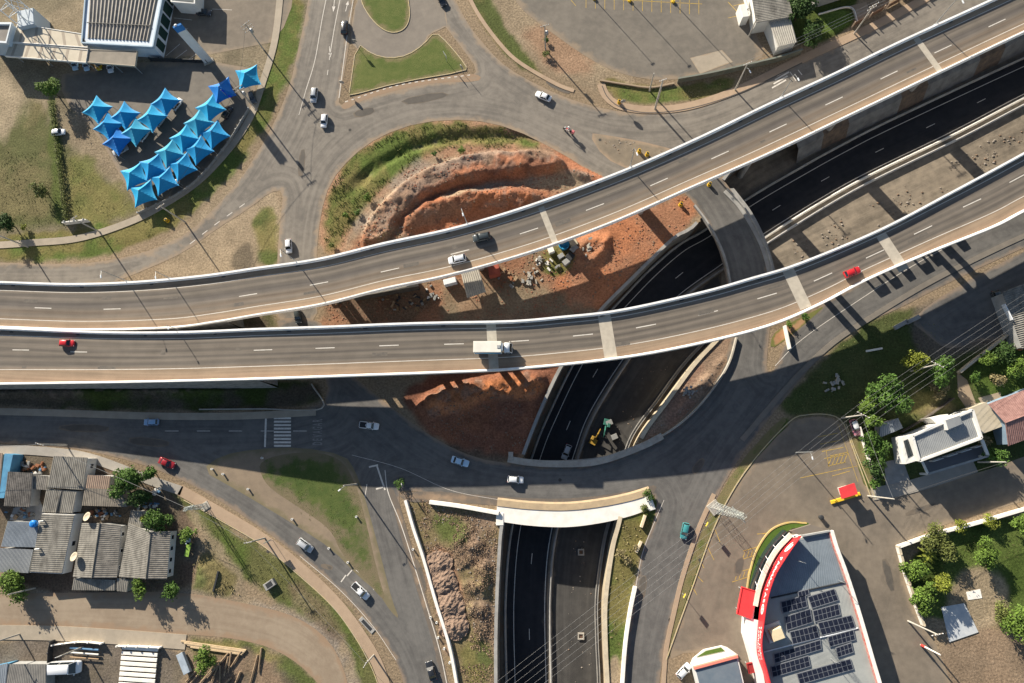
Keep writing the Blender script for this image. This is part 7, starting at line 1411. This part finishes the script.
# ================================================================ TREES AND PLANTS
def leaf_mats(name, base):
    b = np.array(base); return [M('leaf_%s_%d' % (name, k), tuple(b * f), tuple(b * f * 1.35), 1.5, .7, spec=.25) for k, f in enumerate((.75, 1.05, 1.45))]
LV = {'deep': leaf_mats('deep', (.032, .062, .014)), 'mid': leaf_mats('mid', (.050, .098, .016)), 'bright': leaf_mats('bright', (.080, .130, .020)), 'lime': leaf_mats('lime', (.145, .165, .022)), 'olive': leaf_mats('olive', (.095, .110, .028)), 'dry': leaf_mats('dry', (.18, .15, .075)), 'turf': leaf_mats('turf', (.115, .118, .042)), 'brush': leaf_mats('brush', (.22, .155, .105))}
BARK = M('bark', (.14, .10, .07), (.09, .065, .045), 3)
def leaves(lobes, n, size, seed, flat=.5):
    """leaf clumps spread through lobes (centre, radius xyz); each clump is a bent little leaf pair"""
    rg = np.random.default_rng(seed); mb = MB(); vol = np.array([l[1][0] * l[1][1] * l[1][2] for l in lobes]); vol = vol / vol.sum()
    for k in range(n):
        c, rr = lobes[rg.choice(len(lobes), p=vol)]; d = rg.normal(size=3); d /= np.linalg.norm(d); t = rg.random() ** .33 * (1.0 if rg.random() < .82 else rg.uniform(1.0, 1.45))
        p = np.array(c) + d * np.array(rr) * t; s = size * rg.uniform(.6, 1.4); nrm = d * .55 + rg.normal(size=3) * .5 + np.array([0, 0, .55]); nrm /= np.linalg.norm(nrm)
        u = np.cross(nrm, rg.normal(size=3)); u /= np.linalg.norm(u) + 1e-9; v = np.cross(nrm, u); b = nrm * s * .18
        mb.add([p - u * s * .5, p + v * s * .28 - b, p + u * s * .55, p - v * s * .28 - b], [(0, 1, 2), (0, 2, 3)], int(rg.choice(3, p=[.35, .4, .25])))
    return mb
def tree(name, label, cat, px, py, rpx, h, kind, seed, n=900, leaf=.55, lobes=None, group=None, squash=.8, low=.25, zb=0.0):
    x, y = G(px, py, h * .6); r = rpx / 4.35; c = Vector((x, y, zb)); root = empty(name, c, label, cat, group); rg = random.Random(seed)
    L = []
    for k in range(lobes or 7):
        a = rg.random() * 6.28; d = r * rg.uniform(.15, .86); rr = r * rg.uniform(.22, .50); L.append(((x + math.cos(a) * d, y + math.sin(a) * d, zb + h * rg.uniform(low + .2, .88)), (rr, rr, rr * squash)))
    L.append(((x, y, zb + h * .62), (r * .6, r * .6, h * .32)))
    part('crown', leaves(L, n, leaf, seed), LV[kind], root)
    tk = MB(); tk.tube([c, c + Vector((.05, .05, h * .35)), c + Vector((0, .1, h * .65))], [max(.08, h * .028), h * .02, h * .012], 8); part('trunk', tk, BARK, root)
    for k in range(min(5, len(L))): part('limb', MB().tube([c + Vector((0, 0, h * .32)), (c + Vector((0, 0, h * .4))).lerp(Vector(L[k][0]), .6), Vector(L[k][0])], [h * .014, h * .009, .02], 5), BARK, root)
    return root
T = tree
T('tree', 'round bright green tree at the top of the meadow hedge line', 'tree', 48, 89, 12, 6.5, 'bright', 1, 1500, .5)
T('tree', 'thin olive tree on the left side of the meadow hedge', 'tree', 40, 190, 10, 4.5, 'olive', 2, 600, .45)
T('tree', 'dark tree at the left edge above the footpath', 'tree', 6, 223, 12, 5, 'deep', 3, 1100, .5)
hr = empty('hedge', G3(55, 160), 'narrow climbing hedge running down the meadow', 'hedge'); part('foliage', leaves([((*G(51 + k * .75, 103 + k * 6, .8), .8), (.65, .9, .8)) for k in range(20)], 1500, .35, 5), LV['olive'], hr); part('stem', MB().tube([(*G(51 + k * .75, 103 + k * 6), .4) for k in range(20)], .06, 5), BARK, hr)
T('tree', 'yellow flowering small bush beside the dark left edge tree', 'bush', 23, 227, 4, 1.6, 'lime', 6, 200, .3)
T('tree', 'leafy green tree over the small tiled roof by the street', 'tree', 128, 480, 19, 6.5, 'mid', 7, 2600, .5); T('tree', 'small green tree at the kerb right of the leafy street tree', 'tree', 149, 474, 8, 4.5, 'mid', 8, 700, .45); T('tree', 'dark green tree below the leafy street tree', 'tree', 139, 497, 12, 5, 'deep', 9, 1200, .5)
T('tree', 'dense tree with a yellow left flank above the end gable roof', 'tree', 155, 519, 14, 5, 'mid', 10, 1500, .45); T('bush', 'yellow bush against the end gable roof', 'bush', 145, 519, 5, 3.5, 'lime', 11, 350, .4)
T('tree', 'round light green shrub right of the end gable house', 'bush', 187, 535, 9, 3.2, 'bright', 12, 700, .4); T('tree', 'small green tree below the porch gap at the earth street', 'tree', 139, 588, 10, 4, 'bright', 13, 800, .42); T('tree', 'dark green tree in the corner of the earth street', 'tree', 171, 593, 10, 4.2, 'mid', 14, 900, .42)
T('tree', 'wide bright green tree at the left edge of the earth street', 'tree', 10, 582, 19, 5, 'bright', 15, 2200, .5); T('tree', 'bright shrub beside the trailer in the lower left timber yard', 'bush', 205, 662, 13, 4, 'bright', 16, 1300, .42)
T('tree', 'yellow green open tree around the crossarm pole', 'tree', 918, 360, 12, 6.5, 'lime', 17, 1300, .5); T('tree', 'mid green tree right of the yellow green tree', 'tree', 941, 372, 14, 6.5, 'mid', 18, 1700, .5); T('bush', 'brown leafed shrub under the mid green tree', 'bush', 940, 391, 9, 3, 'dry', 19, 500, .45)
T('tree', 'largest broad green tree at the head of the hedge', 'tree', 887, 397, 19, 7.5, 'mid', 20, 3200, .55); T('tree', 'pale green tree on the left flank of the largest tree', 'tree', 868, 407, 10, 6, 'bright', 21, 1200, .5); T('tree', 'bright tall shrub next to the crossarm pole at the hedge head', 'tree', 872, 420, 9, 6, 'bright', 22, 900, .45); T('tree', 'upper middle shrub of the hedge beside the pink car', 'tree', 872, 438, 10, 5, 'mid', 23, 900, .45); T('tree', 'middle shrub of the hedge beside the small blue shed', 'tree', 880, 452, 11, 4.5, 'mid', 24, 900, .45); T('tree', 'lowest shrub of the hedge near the driveway', 'tree', 876, 470, 10, 4, 'deep', 25, 900, .45); T('bush', 'red flowered shrub at the foot of the hedge', 'bush', 874, 484, 6, 2.4, 'mid', 26, 400, .4)
T('tree', 'dark garden shrub in the right edge garden', 'bush', 1003, 352, 12, 4, 'deep', 27, 900, .45); T('tree', 'bright round shrub at the top of the right edge garden', 'bush', 990, 360, 9, 3.5, 'bright', 28, 700, .4); T('bush', 'dry brown shrub in the middle of the right edge garden', 'bush', 1000, 380, 8, 2.6, 'dry', 29, 500, .4); T('tree', 'bright tree at the right edge of the garden', 'tree', 1020, 366, 12, 5, 'bright', 30, 900, .45); T('tree', 'deep green shrub below the pale stone wall', 'bush', 975, 378, 7, 2.8, 'mid', 31, 500, .4)
T('tree', 'green bush in front of the beige garage', 'bush', 993, 455, 11, 4, 'mid', 32, 900, .45); T('bush', 'rusty leafed bush between the white house and the pink roof house', 'bush', 986, 440, 7, 3, 'dry', 33, 400, .4)
T('tree', 'wide yellowish bush at the upper wall of the lawn lot', 'bush', 938, 541, 17, 3.2, 'olive', 34, 2200, .45); T('tree', 'round green tree standing free in the lawn lot', 'tree', 988, 554, 13, 4.5, 'bright', 35, 1900, .42); T('bush', 'small yellow flowered bush on the upper wall of the lawn lot', 'bush', 962, 528, 7, 2.2, 'lime', 36, 400, .35); T('bush', 'sparse yellow bush at the upper wall near the right edge', 'bush', 989, 521, 9, 2.4, 'lime', 37, 450, .4)
T('tree', 'upper bright tree in the cluster along the left lawn wall', 'tree', 917, 570, 12, 4.2, 'bright', 38, 1400, .5); T('tree', 'lower left bright tree in the cluster along the left lawn wall', 'tree', 923, 597, 14, 4.6, 'bright', 39, 1600, .5); T('tree', 'right hand tree in the cluster along the left lawn wall', 'tree', 940, 584, 11, 4.2, 'lime', 40, 1300, .5)
T('tree', 'bright green tree cut by the right edge of the lawn lot', 'tree', 1022, 620, 19, 5.5, 'bright', 41, 1900, .5); T('tree', 'olive shrub at the right end of the bare patch', 'bush', 1002, 612, 10, 3, 'olive', 42, 700, .4); T('tree', 'green tree at the upper right corner of the lawn lot', 'tree', 1026, 522, 12, 5, 'bright', 43, 900, .5)
T('tree', 'large dark tree beside the grey shed at the top', 'tree', 801, 8, 17, 7.5, 'deep', 44, 2400, .55); T('tree', 'dark tree touching the lush lawn at the top', 'tree', 812, 32, 15, 5.5, 'deep', 45, 1500, .5)
# banana clump
c = G3(925, 553); r = empty('banana_plant', c, 'banana like plant with long arching leaves in the lawn lot corner', 'plant'); part('stem', MB().tube([c, c + Vector((0, 0, 1.5))], [.14, .08], 8), BARK, r)
for k in range(8):
    a = k * .79 + .2; d = Vector((math.cos(a), math.sin(a), 0)); s = Vector((-d.y, d.x, 0)); n = 7; vs = []
    for i in range(n): t = i / (n - 1); q = c + Vector((0, 0, 1.5)) + d * (2.3 * t) + Vector((0, 0, 1.0 * t - 1.5 * t * t)); w_ = .30 * math.sin(math.pi * min(1, .12 + t * .9)); vs += [q - s * w_ + Vector((0, 0, .06)), q, q + s * w_ + Vector((0, 0, .06))]
    part('frond', MB().add(vs, [f for i in range(n - 1) for f in ((i * 3, i * 3 + 1, i * 3 + 4, i * 3 + 3), (i * 3 + 1, i * 3 + 2, i * 3 + 5, i * 3 + 4))]), LV['lime'][k % 3], r)
# shrubs on the north island and elsewhere
for k, (px, py, rp, kd, lab) in enumerate([(368, 198, 6, 'bright', 'round green shrub on the pale rubble slope of the north island'), (346, 215, 4, 'bright', 'small green shrub left of the north island slope, upper one'), (357, 213, 3.5, 'mid', 'small green shrub left of the north island slope, right one'), (461, 151, 5, 'bright', 'low green shrub on the crest of the north island'), (434, 154, 3, 'mid', 'tiny green shrub left of the crest shrub'), (332, 245, 4, 'olive', 'olive shrub at the foot of the north island near the viaduct'), (546, 40, 4, 'mid', 'weedy tuft around the scrub utility pole'), (545, 54, 5, 'olive', 'wide weedy tuft under the scrub utility pole'), (400, 482, 6, 'mid', 'dark shrub at the head of the south road'), (650, 497, 7, 'mid', 'bush at the right end of the ring bridge'), (644, 508, 6, 'olive', 'olive bush below the right end of the ring bridge'), (628, 561, 6, 'dry', 'brown bush on the wedge right of the underpass'), (621, 553, 5, 'dry', 'brown bush nearer the tan retaining wall'), (636, 548, 4, 'dry', 'small dry bush beside the cream blocks'), (790, 325, 4, 'bright', 'green tuft on the rusty earth island'), (805, 316, 5, 'mid', 'green tuft at the right of the rusty earth island')]):
    T('shrub', lab, 'shrub', px, py, rp, .9 + rp * .12, kd, 60 + k, int(60 + rp * 45), .3, 4, 'low shrubs on rough ground', .8)
# tufts of rough grass and weeds: nobody could count them
def scatter(name, kinds, polys, dens, size, seed, label, zb=None):
    rg = np.random.default_rng(seed); mb = MB()
    for px in polys:
        p = GP(px, zb or 0); A = np.array(p); x0, y0 = A.min(0); x1, y1 = A.max(0); n = int((x1 - x0) * (y1 - y0) * dens); X_, Y_ = rg.uniform(x0, x1, n), rg.uniform(y0, y1, n); k = (sdf(p, X_, Y_) < -.3) & (fbm(X_, Y_, 4, 3, seed) > .46) & (sdf(TRENCH, X_, Y_) > .6)
        for x, y in zip(X_[k], Y_[k]):
            z = ground_z(x, y); s = size * rg.uniform(.5, 1.5)
            for _ in range(5):
                a = rg.random() * 6.28; d = np.array([math.cos(a), math.sin(a)]) * s * rg.uniform(.3, .8); w_ = s * .22; q = np.array([-d[1], d[0]]) / (np.linalg.norm(d) + 1e-9) * w_
                mb.add([(x - q[0], y - q[1], z), (x + q[0], y + q[1], z), (x + d[0], y + d[1], z + s * rg.uniform(.4, .9))], [(0, 1, 2)], int(rg.integers(0, 3)))
    o = solo(name, mb, kinds, kind='stuff'); o['label'] = label
scatter('rough_grass', LV['turf'], [[(322, 255), (324, 215), (334, 178), (356, 152), (388, 134), (424, 125), (472, 121), (510, 128), (545, 148), (450, 148), (378, 192), (340, 250)], [(180, 505), (245, 538), (325, 600), (385, 670), (360, 690), (320, 620), (240, 580)], [(62, 150), (138, 212), (60, 226), (0, 232), (0, 150)], [(262, 100), (280, 95), (255, 145), (190, 214), (150, 240), (40, 256), (40, 246), (150, 226), (230, 165)]], 2.6, .2, 3, 'rough grass tufts on the verges and the north island')
scatter('dry_brush', LV['brush'], [[(408, 495), (430, 500), (498, 518), (500, 690), (462, 690), (440, 610)], [(448, 520), (498, 530), (496, 640), (474, 640)]], 9, .28, 8, 'dry brown brush on the bank beside the underpass')
scatter('weeds', LV['dry'], [[(190, 560), (215, 556), (242, 596), (196, 600)], [(345, 250), (372, 225), (410, 232), (400, 250)], [(612, 520), (650, 500), (632, 600), (620, 655), (606, 640)], [(602, 82), (700, 86), (735, 80), (700, 100), (640, 104)]], 2.2, .34, 4, 'dry weeds on the banks')
scatter('weeds', LV['turf'], [[(776, 404), (810, 370), (860, 325), (905, 305), (950, 330), (900, 400), (850, 415), (790, 416)], [(268, 466), (340, 455), (370, 530), (378, 575), (300, 515)], [(905, 552), (1024, 512), (1024, 560), (960, 570), (930, 610)], [(430, 515), (468, 522), (462, 545), (436, 545)], [(458, 640), (490, 632), (494, 690), (464, 690)]], 2.0, .2, 5, 'green weeds and turf tufts')
# stones and clods
def stones(name, polys, dens, smin, smax, seed, mats, label, zb=None):
    rg = np.random.default_rng(seed); mb = MB()
    for px in polys:
        p = GP(px, zb or 0); A = np.array(p); x0, y0 = A.min(0); x1, y1 = A.max(0); n = int((x1 - x0) * (y1 - y0) * dens); X_, Y_ = rg.uniform(x0, x1, n), rg.uniform(y0, y1, n); k = (sdf(p, X_, Y_) < -.2) & (fbm(X_, Y_, 3, 3, seed + 9) > .45) & ((sdf(TRENCH, X_, Y_) > .6) if zb is None else True)
        for x, y in zip(X_[k], Y_[k]):
            s = smin + (smax - smin) * rg.random() ** 3; z = ground_z(x, y) if zb is None else zb; a = rg.random() * 6.28; vs = []
            for zz, rr in ((-.3, .8), (.15, 1.0), (.5, .55)):
                for j in range(5): b = a + 1.257 * j; f = rg.uniform(.65, 1.15); vs.append((x + math.cos(b) * s * rr * f, y + math.sin(b) * s * rr * f * .8, z + zz * s))
            mb.add(vs, [(i * 5 + j, i * 5 + (j + 1) % 5, i * 5 + 5 + (j + 1) % 5, i * 5 + 5 + j) for i in range(2) for j in range(5)] + [(10, 11, 12, 13, 14)], int(rg.integers(0, len(mats))))
    o = solo(name, mb, mats, kind='stuff'); o['label'] = label
RK = [M('clod_red', (.30, .135, .08), (.22, .095, .06), 2), M('clod_brown', (.24, .165, .11), (.17, .12, .085), 2), M('clod_grey', (.30, .26, .22), (.22, .19, .16), 2)]
stones('clods', [[(345, 250), (372, 205), (410, 168), (470, 146), (560, 152), (600, 176), (540, 200), (440, 245), (370, 262)], [(318, 305), (350, 290), (560, 235), (640, 208), (690, 195), (690, 222), (640, 268), (596, 312), (470, 320), (320, 322)], [(415, 420), (450, 388), (540, 378), (545, 400), (520, 452), (470, 452)]], 5.0, .05, .30, 6, [RK[0], RK[0], RK[1]], 'clods and stones on the red earth')
stones('rubble', [[(345, 252), (375, 222), (415, 225), (420, 248), (370, 262)], [(555, 164), (585, 170), (620, 190), (600, 192), (570, 178)], [(408, 500), (430, 500), (498, 520), (498, 640), (470, 640), (445, 600)], [(432, 552), (446, 552), (464, 600), (468, 640), (450, 636), (440, 590)], [(432, 552), (446, 552), (464, 600), (468, 640), (450, 636), (440, 590)], [(645, 440), (690, 392), (732, 342), (715, 386), (680, 420)], [(590, 134), (640, 142), (668, 152), (665, 166), (625, 162)], ], 3.0, .05, .30, 7, [RK[1], RK[2], RK[2]], 'stone rubble on the banks and lanes')
stones('rubble', [[(780, 246), (880, 198), (1000, 134), (1024, 130), (1024, 165), (900, 232), (800, 275)]], 1.6, .06, .4, 17, [RK[1], RK[2], RK[2]], 'stone rubble on the bare earth lanes', FL)
stones('rubble', [[(590, 452), (600, 425), (640, 372), (700, 340), (690, 360), (655, 400), (632, 440)], [(566, 690), (568, 560), (575, 540), (592, 540), (594, 690)]], .5, .04, .22, 18, [RK[1], RK[2], RK[2]], 'small rubble on the unpaved lanes of the underpass', FL)
scatter('rough_grass', LV['olive'], [[(322, 255), (324, 215), (334, 178), (356, 152), (388, 134), (424, 125), (472, 121), (510, 128), (545, 148), (450, 150), (415, 162), (378, 194), (350, 226), (338, 252)]], 4, .34, 12, 'dark rough grass on the north island')
for k, (px, py, rx, h) in enumerate([(440, 563, 2.8, .85), (445, 582, 3.1, 1.0), (450, 604, 3.2, 1.05), (454, 626, 3.2, 1.05)]):
    x0, y0 = G(px, py); n = 34; vs = []; rg = np.random.default_rng(90 + k)
    for j in range(n + 1):
        for i in range(n + 1):
            u, v = 2 * i / n - 1, 2 * j / n - 1; X_, Y_ = x0 + u * rx, y0 + v * rx; d = math.hypot(u, v) * (1 + .8 * (float(fbm(np.array([X_]), np.array([Y_]), 2.2, 3, 5)[0]) - .5)); z = h * max(0, 1 - d) ** 1.15 + .6 * (float(fbm(np.array([X_]), np.array([Y_]), .5, 3, 8)[0]) - .5) * (d < 1); vs.append((X_, Y_, (z if d < 1 else -.6) + .35))
    solo('dirt_heap', MB().add(vs, [(j * (n + 1) + i, j * (n + 1) + i + 1, (j + 1) * (n + 1) + i + 1, (j + 1) * (n + 1) + i) for j in range(n) for i in range(n)]), M('heap_soil', (.27, .19, .14), (.19, .13, .095), 2.4, .95, bump=.6), 'dumped heap of pinkish soil beside the long white guard wall, %s from the top' % ORD[k], 'dirt heap', 'soil heaps behind the guard wall')
